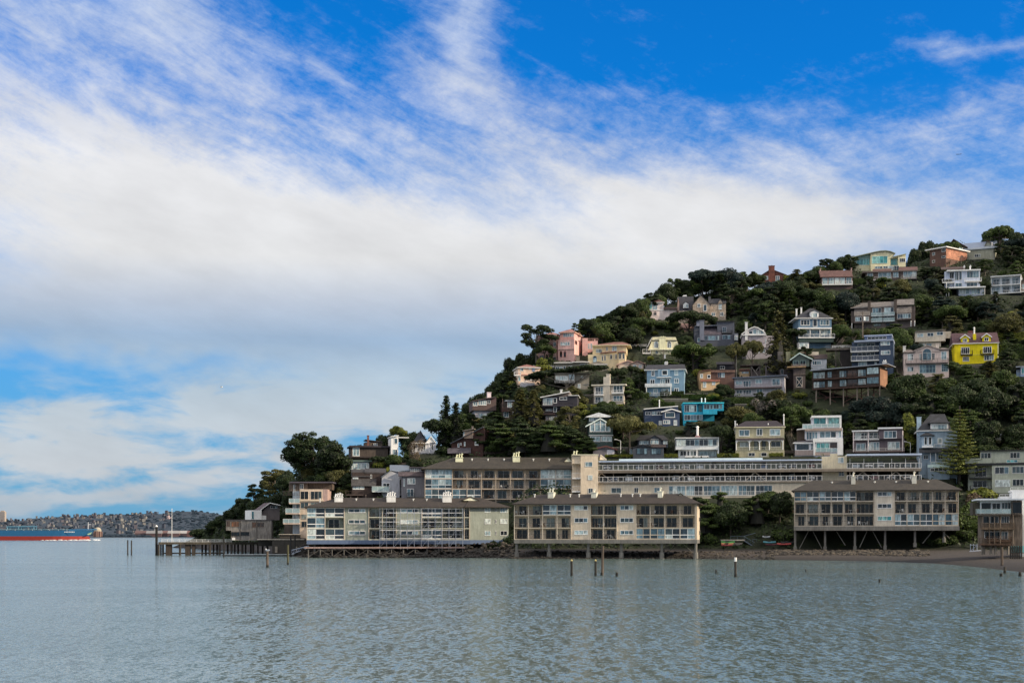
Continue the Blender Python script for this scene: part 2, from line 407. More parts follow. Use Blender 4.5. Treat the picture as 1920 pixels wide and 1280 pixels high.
        for j in range(len(rows)):   # slabs under balcony runs
            i = 0
            while i < len(rows[j]):
                if rows[j][i] in 'wxcd': i += 1; continue
                k = i
                while k < len(rows[j]) and rows[j][k] not in 'wxcd': k += 1
                b = MB(); b.box(X[i] + .01, X[k] - .01, -.12, rec - .003, Z[j + 1], Z[j + 1] + th, slabm); b.build('floor_slab', s.root)
                if j == 0:
                    b = MB(); b.box(X[i] + .01, X[k] - .01, -.1, rec - .003, Z[0] - .25, Z[0] - .003, slabm); b.build('lintel', s.root)
                o = [q for q in range(i, k) if rows[j][q] == 'b']
                for q in range(i, k):
                    t = rows[j][q]; a, c_ = X[q], X[q + 1]; z0, z1 = Z[j + 1] + th, Z[j] - (.25 if j == 0 else .003)
                    fr = MB(); pn = MB()
                    if t in 'bs':
                        # sliding doors in the back wall
                        w0, w1 = a + (c_ - a) * (R.uniform(.08, .3) if t == 'b' else .04), c_ - (c_ - a) * (R.uniform(.06, .3) if t == 'b' else .04); n = 2 if t == 'b' else 4
                        zz = z0 + min(2.15, (z1 - z0) * .9)
                        for e in (w0, w1 - .06): fr.box(e, e + .06, rec - .1, rec - .003, z0 + .003, zz, fm)
                        fr.box(w0 + .06, w1 - .06, rec - .1, rec - .003, zz - .07, zz, fm)
                        for m_ in range(1, n): x = w0 + (w1 - w0) * m_ / n; fr.box(x - .03, x + .03, rec - .09, rec - .003, z0 + .003, zz - .07, fm)
                        for m_ in range(n): pn.box(w0 + (w1 - w0) * m_ / n + .01, w0 + (w1 - w0) * (m_ + 1) / n - .01, rec - .06, rec - .02, z0 + .01, zz - .01, glass(gl))
                        o_ = fr.build('sliding_door', s.root); pn.build('pane', o_)
                        SEATS.append((s, R.uniform(a + .6, c_ - .6), z0)); s.root_rail(a + .05, c_ - .05, z0 + .003, z0 + 1.0, railm, rk)
                    else:
                        gk = 'pale' if t == 'p' else ('blue' if t == 'g' else ('mix' if t == 'h' else 'teal'))
                        fz = WHITE if t == 'h' else fm; gm = glass(gk); n = 4 if (c_ - a) > 5 else 2; zm = z0 + (z1 - z0) * .38
                        for m_ in range(n + 1):
                            x = a + .05 + (c_ - a - .1) * m_ / n; fr.box(x - .045, x + .045, -.06, .03, z0 + .003, z1, fz)
                        fr.box(a, c_, -.05, .04, z1 - .1, z1 - .003, fz); fr.box(a, c_, -.05, .04, zm - .09, zm + .09, fz); fr.box(a, c_, -.05, .04, z0 + .006, z0 + .12, fz)
                        for m_ in range(n):
                            xa, xb = a + .05 + (c_ - a - .1) * m_ / n, a + .05 + (c_ - a - .1) * (m_ + 1) / n
                            pn.box(xa + .02, xb - .02, -.02, 0.0, zm + .02, z1 - .02, gm); pn.box(xa + .02, xb - .02, -.02, 0.0, z0 + .02, zm - .02, gm)
                        o_ = fr.build('window', s.root); pn.build('pane', o_)
                i = k
        # posts between open bays
        for i in range(len(xs)):
            if i > 0 and i < len(xs) - 1 and all(r[i] in 'wxcd' and r[i - 1] in 'wxcd' for r in rows): continue
            b = MB(); w = .075; off = {0: w, len(xs) - 1: -w}.get(i, 0)
            b.box(X[i] - w + off, X[i] + w + off, -.17, rec * .9 if i in (0, len(xs) - 1) else .1, Z[-1], Z[0], pm); b.build('post', s.root)
        wf = wf or fm
        for j, r in enumerate(rows):
            for i, t in enumerate(r):
                if t in 'wcd':
                    x0, x1, y0, y1 = xs[i], xs[i + 1], ys[j], ys[j + 1]
                    s.win((x0 + (x1 - x0) * .17, y0 + (y1 - y0) * .16, x1 - (x1 - x0) * .14, y0 + (y1 - y0) * .52, 3), f=wf, t=.11, g={'w': 'mix', 'c': 'pale', 'd': 'teal'}[t])
    def root_rail(s, a, c_, z0, z1, m, kind):
        b = MB(); b.tube((a, .0, z1), (c_, .0, z1), .035, m, n=4); b.tube((a, .0, z0 + .12), (c_, .0, z0 + .12), .025, m, n=4)
        k = max(2, round((c_ - a) / .28))
        for i in range(k + 1):
            x = a + (c_ - a) * i / k; b.tube((x, 0, z0), (x, 0, z1), .016 if i % 4 else .03, m, n=3)
        b.build('railing', s.root)
# ================================================================== waterfront buildings
def merge(w, main):
    M = lambda r: Matrix.Translation(r.location) @ Matrix.Rotation(r.rotation_euler[2], 4, 'Z')
    T = M(main.root).inverted() @ M(w.root)
    for o in list(w.root.children):
        o.parent = main.root; o.matrix_local = T.copy()
    bpy.data.objects.remove(w.root)
BEIGE = mt('#9c8f7e'); SAGE = mt('#6c726a'); PUTTY = mt('#9b9488'); ROOFG = mt('#353029', 'shingle'); ROOFB = mt('#352a20', 'shingle')
CONC = mt('#64625e', 'concrete'); CONCD = mt('#5d5a56', 'concrete'); BRN = mt('#5b4a3d', 'wood'); TRIM = mt('#8f8578', 'paint'); CHIM = mt('#b9ad95')
BLUESK = mt('#41587a', 'paint'); STEEL = mt('#6d7480', 'metal'); WOODG = mt('#6a6663', 'wood'); PILEW = mt('#3a332b', 'wood'); RUST = mt('#6b3a24', 'wood')
GROUP_HILL = None

# --- sage green condominium on the left
a = Bld('apartment_block', 'sage green three storey apartment block with scaffolding across its front and a blue skirt', 'apartment block', 'P1', 575, 880, 1019, 1.5, SAGE, Y=343, ytop=925)
a.condo([575, 609.5, 645.5, 691.5, 717, 743, 791, 829, 870.5, 881], [950, 970.3, 991.2, 1012], ['hhwbbwhbb', 'gbwbbcbbb', 'hhwbbwhbb'], depth=15, pm=TRIM, slabm=mt('#85877c'))
b_ = MB(); b_.box(a.lx(575), a.lx(881), -.25, 12, a.lz(1019.5), a.lz(1011.9), BLUESK); b_.build('skirt', a.root)
a.hip(570, 884, 950, 933, 0, 15, ROOFB, xr=(634, 880), oh=.9)
w = Bld('wing', 'x', 'x', 'P1', 881, 955, 1019, 16, SAGE, Y=343)
w.cx, w.cy = a.root.location.x, a.root.location.y
# hinge the turned wing on the corner of the main front
hx = a.root.location + Vector((a.c * a.lx(881), a.s_ * a.lx(881), 0))
w.cx, w.cy = hx.x, hx.y; w.root.location = (hx.x, hx.y, w.z0)
w.box('wall', 881, 954, 950, 1011.8, 0.003, 13)
w.win((908.5, 951, 919.5, 960, 2), (937.5, 951, 951.5, 960, 3), g='pale'); w.win((908.8, 972, 920, 981.5, 2), (938, 972, 951, 981, 2), (908.8, 994.5, 920, 1003.5, 2), (938, 994.5, 951, 1003, 2), g='mix')
w.win((928.5, 951, 931, 957.5), (928.5, 973.5, 931, 980), (928.5, 995, 931, 1002), g='dark', t=.05)
b_ = MB(); b_.box(w.lx(881), w.lx(954), -.2, 12, w.lz(1019.5), w.lz(1011.9), BLUESK); b_.build('skirt', w.root)
w.hip(870, 958, 949.8, 932, -.5, 14, ROOFB, xr=(884, 900), oh=.6); w.gable(868, 897, 938, 931.5, 4, 7, ROOFB, CHIM, oh=.2)
merge(w, a)
for x0, x1, y0 in ((627, 655, 924), (725, 754, 921), (830, 859, 920)):
    a.chim(x0, x1 - 12, y0, 943, 3.5, mt('#b3b3a6'), pots=4, w=3.6, pf=.42)
for k in range(6):
    b_ = MB(); X = a.lx(590 + k * 54); b_.tube((X, 2, a.lz(1019)), (X, 2, a.lz(1046)), .25, CONCD, .3, n=8); b_.build('pile', a.root)
# under-deck walk on the rocks
wk = Bld('timber_walkway', 'long weathered pinkish timber walkway on short posts under the sage green apartment block', 'walkway', 'P1', 570, 872, 1027.5, 1.5, mt('#7e6a66', 'wood'), Y=333)
wk.box('deck', 570, 872, 1025.2, 1027.5, 0, 6)
for k in range(14):
    b_ = MB(); X = wk.lx(578 + k * 22.3); b_.tube((X, .4, 0), (X, .4, -2.9), .13, CONCD, n=6); b_.build('post', wk.root)
for k in range(13):
    b_ = MB(); b_.tube((wk.lx(578 + k * 22.3), .4, -.2 if k % 2 else -2), (wk.lx(600 + k * 22.3), .4, -2 if k % 2 else -.2), .06, CONCD, n=4); b_.build('brace', wk.root)
# scaffold
sf = Bld('scaffold', 'grey tube scaffold with white planks against the sage green apartment block', 'scaffold', 'P1', 712, 868, 1021, 1.5, Y=340.5)
sp = MB(); zz = [sf.lz(y) for y in (961, 978, 993.5, 1009)]
xs = [sf.lx(712 + i * (868 - 712) / 12) for i in range(13)]
for i, x in enumerate(xs):
    q = MB()
    for d in (0, 1.1): q.tube((x, d, -3.5), (x, d, zz[0] + 1.1), .045, STEEL, n=4)
    for z in zz: q.tube((x, 0, z), (x, 1.1, z), .035, STEEL, n=4)
    q.build('pole', sf.root)
for j, z in enumerate(zz):
    q = MB(); q.box(xs[0 if j else 1], xs[-1], .1, 1.0, z - .02, z + .07, WHITE); q.build('plank', sf.root)
    q = MB(); q.tube((xs[0], 0, z + .95), (xs[-1], 0, z + .95), .03, STEEL, n=4); q.tube((xs[0], 0, z - .1), (xs[-1], 0, z - .1), .03, STEEL, n=4); q.build('guard_rail', sf.root)
    for i in range(0, 12, 2):
        q = MB(); q.tube((xs[i], 0, z - 2.2), (xs[i + 1], 0, z - .1), .03, STEEL, n=4); q.build('brace', sf.root)

# --- beige block on stilts, centre
b = Bld('apartment_block', 'beige three storey apartment block on concrete piles over the dark shore, centre of the waterfront', 'apartment block', 'D', 115, 1760, 950, -6, BEIGE, Y=315, ytop=500)
b.condo([115, 245, 372, 502, 628, 803, 918, 1040, 1212, 1340, 1472, 1608, 1745, 1760], [592, 703, 817, 920], ['bbhhwssWbbbb'.replace('W', 'w') + 'x', 'bbbbwsswbbbb' + 'x', 'bbbbcbbwgghh' + 'x'], depth=15, pm=TRIM, slabm=mt('#8c8272'), railm=mt('#3a2f2a', 'paint'), fm=TRIM, wf=WHITE)
b.box('skirt', 113, 1762, 918, 951, -.25, 14, CONC)
b.hip(95, 1800, 594, 508, 0, 15, ROOFB, xr=(330, 1615), oh=1.0)
b.gable(1575, 1650, 545, 508, 6, 9, ROOFB, CHIM, oh=.2)
for x0, x1, y0, n in ((418, 470, 448, 2), (808, 855, 452, 1), (1408, 1450, 440, 1)):
    b.chim(x0, x1, y0, 562, 4.0, mt('#b9ae9a'), pots=n, w=3.0, pf=.4)
b.swin(1760, (1775, 605, 1783, 645), (1777, 718, 1785, 758), (1778, 835, 1786, 876), f=TRIM, g='dark')
for i, x in enumerate((140, 430, 783, 1080, 1445, 1750)):
    for d in (1.0, 7.0):
        q = MB(); X = b.lx(x, d); z = b.lz(950, d); q.tube((X, d, z), (X, d, z - 2.0), .33, CONC, n=8); q.tube((X, d, z - 2.0), (X, d, z - 3.6), .5, CONC, .55, n=10); q.build('pile', b.root)
for x0, x1 in ((270, 215), (340, 425), (880, 830), (1000, 1070), (1560, 1500), (1640, 1730)):
    b.bar('brace', (x0, 955, 3), (x1, 1040, 3), .07, CONC)

# --- block on stilts, right
c = Bld('apartment_block', 'taupe three storey apartment block on tall slanting stilts above the beach at the right', 'apartment block', 'P1', 1489, 1799, 994, 1.0, PUTTY, Y=320, ytop=890)
c.condo([1489, 1512.5, 1536, 1558.5, 1582, 1605, 1638.7, 1677.3, 1700.5, 1725, 1748.5, 1772, 1797.5], [918, 940, 963.3, 986.5], ['ghhhhswbbbbb', 'bbbbbswbbbbb', 'bbbbbsdhhhgg'], depth=15, pm=mt('#857c70', 'paint'), slabm=mt('#8b8478'), railm=mt('#3b3431', 'paint'), fm=TRIM, wf=WHITE)
c.box('skirt', 1488.5, 1799, 986, 994, -.25, 14, CONC)
c.hip(1484, 1804, 918.5, 899, 0, 15, ROOFG, xr=(1524, 1757), oh=.9)
c.chim(1596, 1604, 882, 909, 4, mt('#aaa498'), pots=1, w=2.4, pf=.42); c.chim(1710, 1718.5, 882, 909, 4, mt('#aaa498'), pots=1, w=2.4, pf=.42)
for x, yb_ in ((1491, 1028), (1547, 1028), (1603, 1027), (1659.5, 1026), (1715.5, 1021), (1770, 1012)):
    q = MB(); X = c.lx(x, 1.5); q.tube((X, 1.5, c.lz(994, 1.5)), (X, 1.5, c.lz(yb_, 1.5)), .26, CONC, n=8); q.tube((X, 1.5, c.lz(yb_ - 4, 1.5)), (X, 1.5, c.lz(yb_ + 4, 1.5)), .4, CONC, n=8); q.build('pile', c.root)
for p, q in (((1516, 995), (1499, 1028)), ((1524, 995), (1541, 1028)), ((1625.8, 995), (1611.6, 1026)), ((1636, 995), (1653, 1026)), ((1749.5, 994), (1730, 1018)), ((1766, 994), (1780.5, 1009)), ((1568, 995), (1585, 1022))):
    c.bar('brace', (*p, 2.2), (*q, 2.2), .1, CONC)

# --- upper long block
u = Bld('apartment_block', 'long tan apartment block behind the front blocks, joined to a square tower at its right', 'apartment block', 'P1', 796.4, 1072, 940, 1.5, mt('#94897a'), ytop=850)
u.condo([796.4, 848, 875.7, 902.5, 929.5, 957, 984.2, 1013, 1042, 1072], [878, 898, 917, 936, 956], ['pbbbbbbpp', 'gbbbbbbgg', 'hhhbbbbbb', 'bbbbbbbbb'], depth=15, pm=mt('#8a7a66', 'paint'), slabm=mt('#958470'), railm=mt('#43352c', 'paint'), fm=mt('#8d949a', 'paint'))
u.hip(789, 1077, 878.5, 857, 0, 15, ROOFG, xr=(852, 1066), oh=.9)
u.gable(1058, 1073, 865, 857, 4, 7, ROOFG, CHIM, oh=.2)
for x0, x1, y0 in ((854, 868, 849.5), (961.5, 975, 846)): u.chim(x0, x1, y0, 871, 4, mt('#c3ab84'), pots=3, w=4.6, pf=.4)
u.chim(1074, 1084, 843, 866, 5, mt('#c3ab84'), pots=2, w=2.5, pf=.4)
# tower
t = Bld('stair_tower', 'plain beige square stair tower between the long tan block and the open car decks', 'tower', 'D', 640, 870, 515, 1.5, mt('#a59784'), ytop=150)
t.body((714, 872, 155, 515, 0, 9), (640, 716, 235, 515, 3.5, 10)); t.box('wall', 638, 716, 160, 235, .4, 9); t.box('parapet', 635, 875, 150, 158, -.1, 9.2, mt('#b0a48f'))
t.win((755, 218, 820, 260, 2), (780, 338, 822, 380), (783, 455, 825, 500, 2))
for y0, y1 in ((318, 362), (438, 482)): t.balc(637, 713, y0, y1, 3.2, 3.5, WHITE, side=False)
t.gable(885, 945, 200, 158, 3, 6, mt('#b89a80'), mt('#b89a80'), oh=.1, xp=895)

# --- parking decks
pk = Bld('parking_structure', 'long open parking structure of two railed car decks over a beige base wall', 'parking structure', 'P1', 1121, 1727, 930, 1.0, mt('#9d9484'), ytop=858)
X0, X1 = pk.lx(1121), pk.lx(1727); Z = lambda y: pk.lz(y)
zc = pk.lz(1, 0)
def pkbox(name, x0, x1, y0, y1, d0, d1, m, ext=0): return pk.box(name, x0, x1, y0, y1, d0, d1, m, ext)
pkbox('wall', 1121, 1727, 904.5, 931, 0, 14, None, 2); pkbox('deck', 1120, 1727.5, 901.5, 904.4, -.5, 14, mt('#6e665c', 'concrete')); pkbox('deck', 1120, 1727.5, 879.5, 884.5, -.6, 14, mt('#6f6355', 'concrete'))
pkbox('back_wall', 1121, 1727, 884.6, 901.4, 12, 13, mt('#15151a')); pkbox('back_wall', 1121, 1727, 866, 879.4, 12.5, 13, mt('#26312c'))  # back walls near-black: deep shade of the open decks is in their colour
b_ = MB(); b_.box(pk.lx(1123), pk.lx(1541), -.7, 6, Z(864), Z(861.5), mt('#8a95a8', 'metal')); b_.box(pk.lx(1588), pk.lx(1728), -.7, 6, Z(855.5), Z(852.5), mt('#8a95a8', 'metal')); b_.build('canopy', pk.root)
b_ = MB(); b_.box(pk.lx(1160), pk.lx(1430), 1, 6, Z(861.3), Z(857.5), mt('#9ba6b8', 'metal')); b_.build('canopy', pk.root)
for i in range(24):
    x = 1124 + i * 26.1
    if 1540 < x < 1588: continue
    q = MB(); q.tube((pk.lx(x), .2, Z(904)), (pk.lx(x), .2, Z(884.6)), .11 if i % 3 == 0 else .05, TRIM, n=4); q.tube((pk.lx(x), .2, Z(879.5)), (pk.lx(x), .2, Z(861)), .06, WHITE, n=4); q.build('post', pk.root)
for x in (1128, 1285, 1416, 1618, 1680):
    for sg in (-1, 1): pk.bar('brace', (x, 885, .3), (x + sg * 20, 902, .3), .09, TRIM)
for x0, x1 in ((1121, 1541), (1588, 1727)):
    for y0, y1 in ((870, 879.4), (892.5, 901.4)):
        b_ = MB(); n = round((x1 - x0) / 9.6)
        for i in range(n + 1):
            x = pk.lx(x0 + (x1 - x0) * i / n); b_.box(x - .05, x + .05, -.5, -.4, Z(y1), Z(y0), WHITE)
        xa, xb = pk.lx(x0), pk.lx(x1)
        b_.box(xa, xb, -.5, -.4, Z(y0), Z(y0) + .09, WHITE); b_.box(xa, xb, -.5, -.4, Z(y1) + .003, Z(y1) + .1, WHITE)
        k = round((xb - xa) / .3)
        for i in range(k): x = xa + (xb - xa) * (i + .5) / k; b_.box(x - .012, x + .012, -.46, -.44, Z(y1) + .1, Z(y0), mt('#8a929c', 'paint'))
        b_.build('railing', pk.root)
pk.win((1146, 912.5, 1165, 922.5, 2), (1189, 912.5, 1197, 922.3, 2), (1226.5, 912.5, 1237, 922, 2))
for i in range(6): pk.win((1254 + i * 32.6, 909.5, 1285 + i * 32.6, 927.5, 4), g=('pale', 'mix', 'blue')[i % 3], name='window')
pk.rail(1252, 1450, 920.5, 929, -.9, WHITE, 'bars')
t2 = Bld('stair_tower', 'stained beige square stair tower standing midway along the car decks', 'tower', 'E', 1392, 1640, 416, 1.0, mt('#a39a84'), ytop=150, Y=pk.Y - .8)
t2.body((1392, 1642, 187, 420, 0, 8), (1478, 1548, 160, 189, .003, 6)); t2.box('ledge', 1390, 1644, 318, 324, -.12, 8, mt('#8f8672')); t2.win((1553, 197, 1610, 252, 2), (1560, 332, 1616, 384, 2), t=.12)

# --- lower left: terraced beige modern house
v = Bld('terraced_house', 'pale modern house stacked in three terraces with glass balconies, left of the sage green block', 'house', 'B', 830, 1110, 990, -8, mt('#9a8a7a'), ytop=560)
v.body((832, 1030, 625, 1000, 0, 9)); v.body((740, 900, 570, 640, 3, 9), m=BRN, ext=0); v.body((900, 1110, 565, 630, 4, 10), m=BRN, ext=0)
v.box('roof', 745, 1115, 560, 571, 2, 10, mt('#4a4550'))
v.win((838, 642, 908, 712, 2), (925, 642, 1022, 714, 3), (838, 738, 908, 790, 2), (925, 738, 1022, 790, 3), f=mt('#a08e7c', 'paint'), g='dark')
v.win((778, 585, 792, 640), (834, 580, 865, 625, 2), d=3, g='blue'); v.win((845, 840, 905, 880, 2), (845, 900, 905, 950, 2), f=mt('#7c6e60'), g='dark')
v.box('ledge', 830, 1035, 715, 727, -.4, .0, mt('#a39482')); v.box('wall', 1030, 1070, 625, 760, 0.004, 8, mt('#86706a'))
for x0, y0, y1 in ((740, 706, 742), (710, 790, 830), (690, 880, 916)): v.balc(x0, 830, y0, y1, 2.5, 1.5, WHITE, 'glass', slab=mt('#a08f82'))
v.win((800, 750, 828, 812, 1), (770, 845, 826, 880, 2), d=1.4, g='blue'); v.body((772, 832, 640, 1000, 1.5, 9), m=mt('#77828c'))
v.rail(695, 830, 640, 680, 0, mt('#4c3a34'), 'bars')
v.body((700, 832, 925, 1000, 3, 9), m=mt('#4e4640'))
# --- white cube house above the pier
wq = Bld('modern_house', 'white cube house with one tall teal window above the old pier boathouse', 'house', 'B', 413, 650, 885, 12, mt('#b9bfca', 'paint'), Y=395, ytop=740)
wq.body((413, 505, 805, 890, 0, 8), (505, 545, 850, 890, 1, 8)); wq.win((420, 815, 440, 882, 1), g='teal')
wq.poly([(500, 830), (575, 755), (660, 760), (660, 890), (500, 890)], 3, 9, mt('#5c5658')); wq.win((582, 765, 640, 788, 3), d=2.97, g='mix'); wq.slope(490, 575, 808, 745, 2, 10, mt('#56474a', 'shingle'), trim=WHITE); wq.slope(575, 665, 745, 765, 2, 10, mt('#56474a', 'shingle'), trim=WHITE)
# --- old pier building
og = Bld('boat_house', 'weathered grey board boathouse with faded orange panels standing on the pier', 'boathouse', 'S', 865, 1290, 402, -4, WOODG, Y=372, ytop=190)
og.body((865, 1292, 198, 402, 0, 9), (812, 866, 200, 305, 0.003, 8), ext=.2); og.box('roof', 808, 1296, 190, 199, -.2, 9.3, mt('#3c3a40'))
ORW = mt('#6b5442', 'wood')
og.win((818, 206, 855, 262, 2), (870, 210, 952, 264, 3), (1088, 218, 1130, 270, 2), (1142, 222, 1215, 266, 2), f=ORW, g='orange')
og.win((866, 320, 955, 362, 3), (965, 318, 1058, 358, 2), f=mt('#3f3a38'), g='dark'); og.box('window_blind', 875, 908, 382, 406, -.1, 0, WHITE)
for x in (960, 1135): og.box('downpipe', x, x + 6, 200, 402, -.12, 0, mt('#44403e'))
# --- pier
pr = Bld('wooden_pier', 'dark timber pier on thick square piles with a white railing running out from the boathouse', 'pier', 'S', 95, 800, 562, -3, mt('#43392c', 'wood'), Y=372, z=0)
pr.z0 = 0.0; pr.root.location.z = 0
pr.box('deck', 95, 1640, 428, 452, 0, 7, mt('#4d4436', 'wood')); pr.rail(130, 870, 400, 428, .2, mt('#a9b3b5', 'paint'), 'slats')
for x, w_ in ((172, 64), (378, 56), (450, 34)):
    pr.box('pile', x, x + w_, 452, 560, .5, 3.2, mt('#3c3028', 'wood'), 1)
for i, x in enumerate((98, 122, 145, 325, 560, 598, 640, 680, 718, 745, 790, 830, 870, 905, 940, 985, 1020, 1075, 1100, 1150, 1200, 1250, 1310, 1370)):
    q = MB(); d = (0.3, 3, 6)[i % 3]; q.tube((pr.lx(x, d), d, pr.lz(452, d)), (pr.lx(x, d), d, -1), (.3, .22, .26)[i % 3], PILEW, n=7); q.build('pile', pr.root)
pr.box('beam', 135, 800, 538, 552, 1, 1.4, PILEW)
for x in (870, 990, 1055): pr.bar('lamp_post', (x, 380, 1), (x, 430, 1), .05, WHITE)
# retaining terrace at the pier root
tr = Bld('retaining_wall', 'dark stepped shore terrace of stone walls between the pier and the sage green block', 'wall', 'S', 1140, 1640, 560, 0, mt('#3b3835', 'concrete'), Y=362)
tr.body((1300, 1660, 385, 560, 0, 10), (1150, 1500, 398, 470, 4, 12), (1380, 1600, 345, 390, 3, 10), ext=2); tr.box('coping', 1140, 1640, 396, 404, -.2, 5, mt('#8b857c', 'concrete')); tr.box('coping', 1370, 1600, 342, 349, 2.6, 6, mt('#857f78', 'concrete'))
for x in (1330, 1540): tr.box('pier_block', x, x + 26, 475, 540, -.6, -.02, mt('#6e675f', 'concrete'))
# gangway and float
fl = Bld('floating_dock', 'low floating dock with a white edge moored off the old pier', 'dock', 'S', 785, 1545, 578, 0, mt('#3c3f44'), Y=358); fl.z0 = 0.0; fl.root.location.z = 0
q = MB(); q.box(fl.lx(790), fl.lx(1545), 0, 2.2, -.1, .28, mt('#34373c', 'concrete')); q.build('hull', fl.root)
q = MB(); q.box(fl.lx(790), fl.lx(1545), -.05, 2.25, .283, .45, mt('#7f858a', 'concrete')); q.build('deck', fl.root)
gw = Bld('gangway', 'grey latticed gangway sloping down from the walkway to the floating dock', 'gangway', 'S', 1490, 1680, 565, 0, Y=352)
for dy in (0, -42):
    gw.bar('handrail' if dy else 'beam', (1490, 560 + dy, 0), (1690, 488 + dy * .5, 0), .1, mt('#7a8494', 'metal'))
for i in range(8):
    x = 1492 + i * 25; y = 558 - i * 9; gw.bar('lattice', (x, y, 0), (x + 24, y - 42 + i * 2, 0), .05, mt('#7a8494', 'metal'))
q = MB(); q.prism([(gw.lx(1490), .1, gw.lz(561)), (gw.lx(1690), .1, gw.lz(489)), (gw.lx(1690), .1, gw.lz(492)), (gw.lx(1490), .1, gw.lz(564))], (0, 1.4, 0), mt('#6c6f74', 'metal')); q.build('walk_surface', gw.root)

# --- right shore: brown timber house over the beach, white neighbour
wood = mt('#6b5c4c', 'wood')
bh = Bld('beach_house', 'brown timber house with stacked decks and white top floor over the beach at right', 'house', 'O', 520, 940, 870, 6, wood, Y=262, ytop=390)
bh.body((525, 940, 400, 560, 1.5, 9), m=mt('#9fa4ab', 'paint'), ext=0); bh.body((535, 945, 555, 860, 1.8, 9), ext=.5); bh.box('roof', 483, 960, 395, 411, -.5, 9, mt('#9aa0ac', 'paint'))
bh.body((445, 528, 430, 560, 2.5, 8), m=mt('#4a463a', 'wood'), ext=0)
bh.win((530, 435, 632, 540, 1), (640, 440, 725, 535, 2), (735, 435, 830, 500, 3), d=1.45, g='dark'); bh.win((840, 428, 938, 545, 1), d=.4, f=wood, g='dark'); bh.body((838, 940, 420, 560, .45, 2), m=wood, ext=0)
bh.win((545, 572, 615, 640, 1), (620, 572, 705, 640, 2), (735, 572, 812, 640, 3), (735, 725, 800, 800, 2), (565, 725, 720, 790, 3), d=1.75, g='dark')
bh.balc(485, 830, 500, 548, 1.6, 1.4, mt('#77807c', 'metal'), 'glass', slab=mt('#5a544c', 'wood')); bh.balc(528, 870, 640, 690, 1.8, 1.7, mt('#6d563a', 'wood'), 'slats', slab=mt('#6d563a', 'wood')); bh.balc(520, 840, 790, 848, 2.2, 1.7, mt('#5d4028', 'wood'), 'slats', slab=mt('#5d4028', 'wood')); bh.balc(595, 840, 775, 815, 1.2, 1.7, mt('#664830', 'wood'), 'slats', slab=mt('#664830', 'wood'))
for x in (540, 560, 628, 675, 735, 800): bh.bar('pile', (x, 870, 1), (x, 955, 1), .22, mt('#6d675e', 'wood'))
for x in (549, 615, 665, 722, 850): bh.bar('post', (x, 560, .2), (x, 850, .2), .09, wood)
wh = Bld('white_house', 'bright white house with a roof terrace behind the brown timber beach house', 'house', 'O', 820, 1040, 800, 4, mt('#c3c7cf', 'paint'), Y=268, ytop=290)
wh.body((838, 1060, 325, 400, 2, 9), (942, 1060, 400, 880, 1.0, 9)); wh.body((825, 1060, 310, 326, 2, 9), (715, 840, 375, 395, 3, 9), ext=0); wh.rail(825, 1050, 285, 312, 2.2, None, 'bars'); wh.rail(715, 840, 352, 378, 3, None, 'bars')
gb = Bld('planter_fence', 'row of teal slatted panels on rough posts at the foot of the white house', 'fence', 'O', 822, 960, 995, 0, mt('#4f9a98', 'paint'), Y=215)
for i in range(6): gb.box('panel', 836 + i * 21, 856 + i * 21, 868, 935, .1, .2); gb.bar('post', (825 + i * 22, 868, 0), (825 + i * 22, 998, 0), .13, PILEW)
gb.box('rail', 822, 962, 935, 941, 0.02, .1, PILEW)
bk = Bld('bike_rack', 'grey metal frame cart parked on the sand beside the brown timber house', 'cart', 'O', 420, 540, 925, 0, Y=258)
for x in (425, 455, 490): bk.bar('upright', (x, 850, 0), (x, 925, 0), .06, STEEL)
bk.bar('rail', (420, 860, 0), (495, 860, 0), .05, STEEL); bk.bar('base', (415, 925, 0), (530, 915, 0), .09, mt('#8a8d94', 'metal')); bk.bar('cross', (425, 920, 0), (490, 862, 0), .04, STEEL)

# --- grey green block at right edge
gg = Bld('apartment_block', 'grey green apartment block with brick coloured blinds at the right edge above the beach houses', 'apartment block', 'O', 370, 1010, 315, -2, mt('#7f8478'), ytop=-70)
gg.body((640, 1040, 60, 330, 0, 10), (370, 642, -10, 60, 1, 10)); gg.body((400, 642, 60, 330, 2.2, 10), ext=2); gg.body((520, 1040, -80, 50, 1.5, 10), ext=0)
gg.box('roof', 515, 1045, -88, -78, 1, 10.2, DARK); gg.box('ledge', 370, 1045, 40, 62, -.2, 1.2, DARK)
gg.win((668, 80, 808, 148, 3), (840, 78, 960, 145, 3), f=WHITE, g='mix'); gg.win((670, 208, 822, 278, 2), g='pale'); gg.win((845, 205, 955, 270, 3), g='dark')
gg.win((528, -65, 630, -5, 3), (820, -62, 920, -5, 3), (528, 60 - 45, 622, 38, 3), d=1.4, g='dark'); gg.win((785, 10, 898, 38, 3), d=1.4, g='teal')
gg.win((470, 88, 585, 175, 3), (450, 215, 590, 280, 3), d=2.15, g='dark'); gg.balc(405, 638, 150, 185, 2.0, 2.1, DARK, 'bars', slab=DARK); gg.balc(420, 638, 262, 295, 2.0, 2.1, DARK, 'bars', slab=DARK)
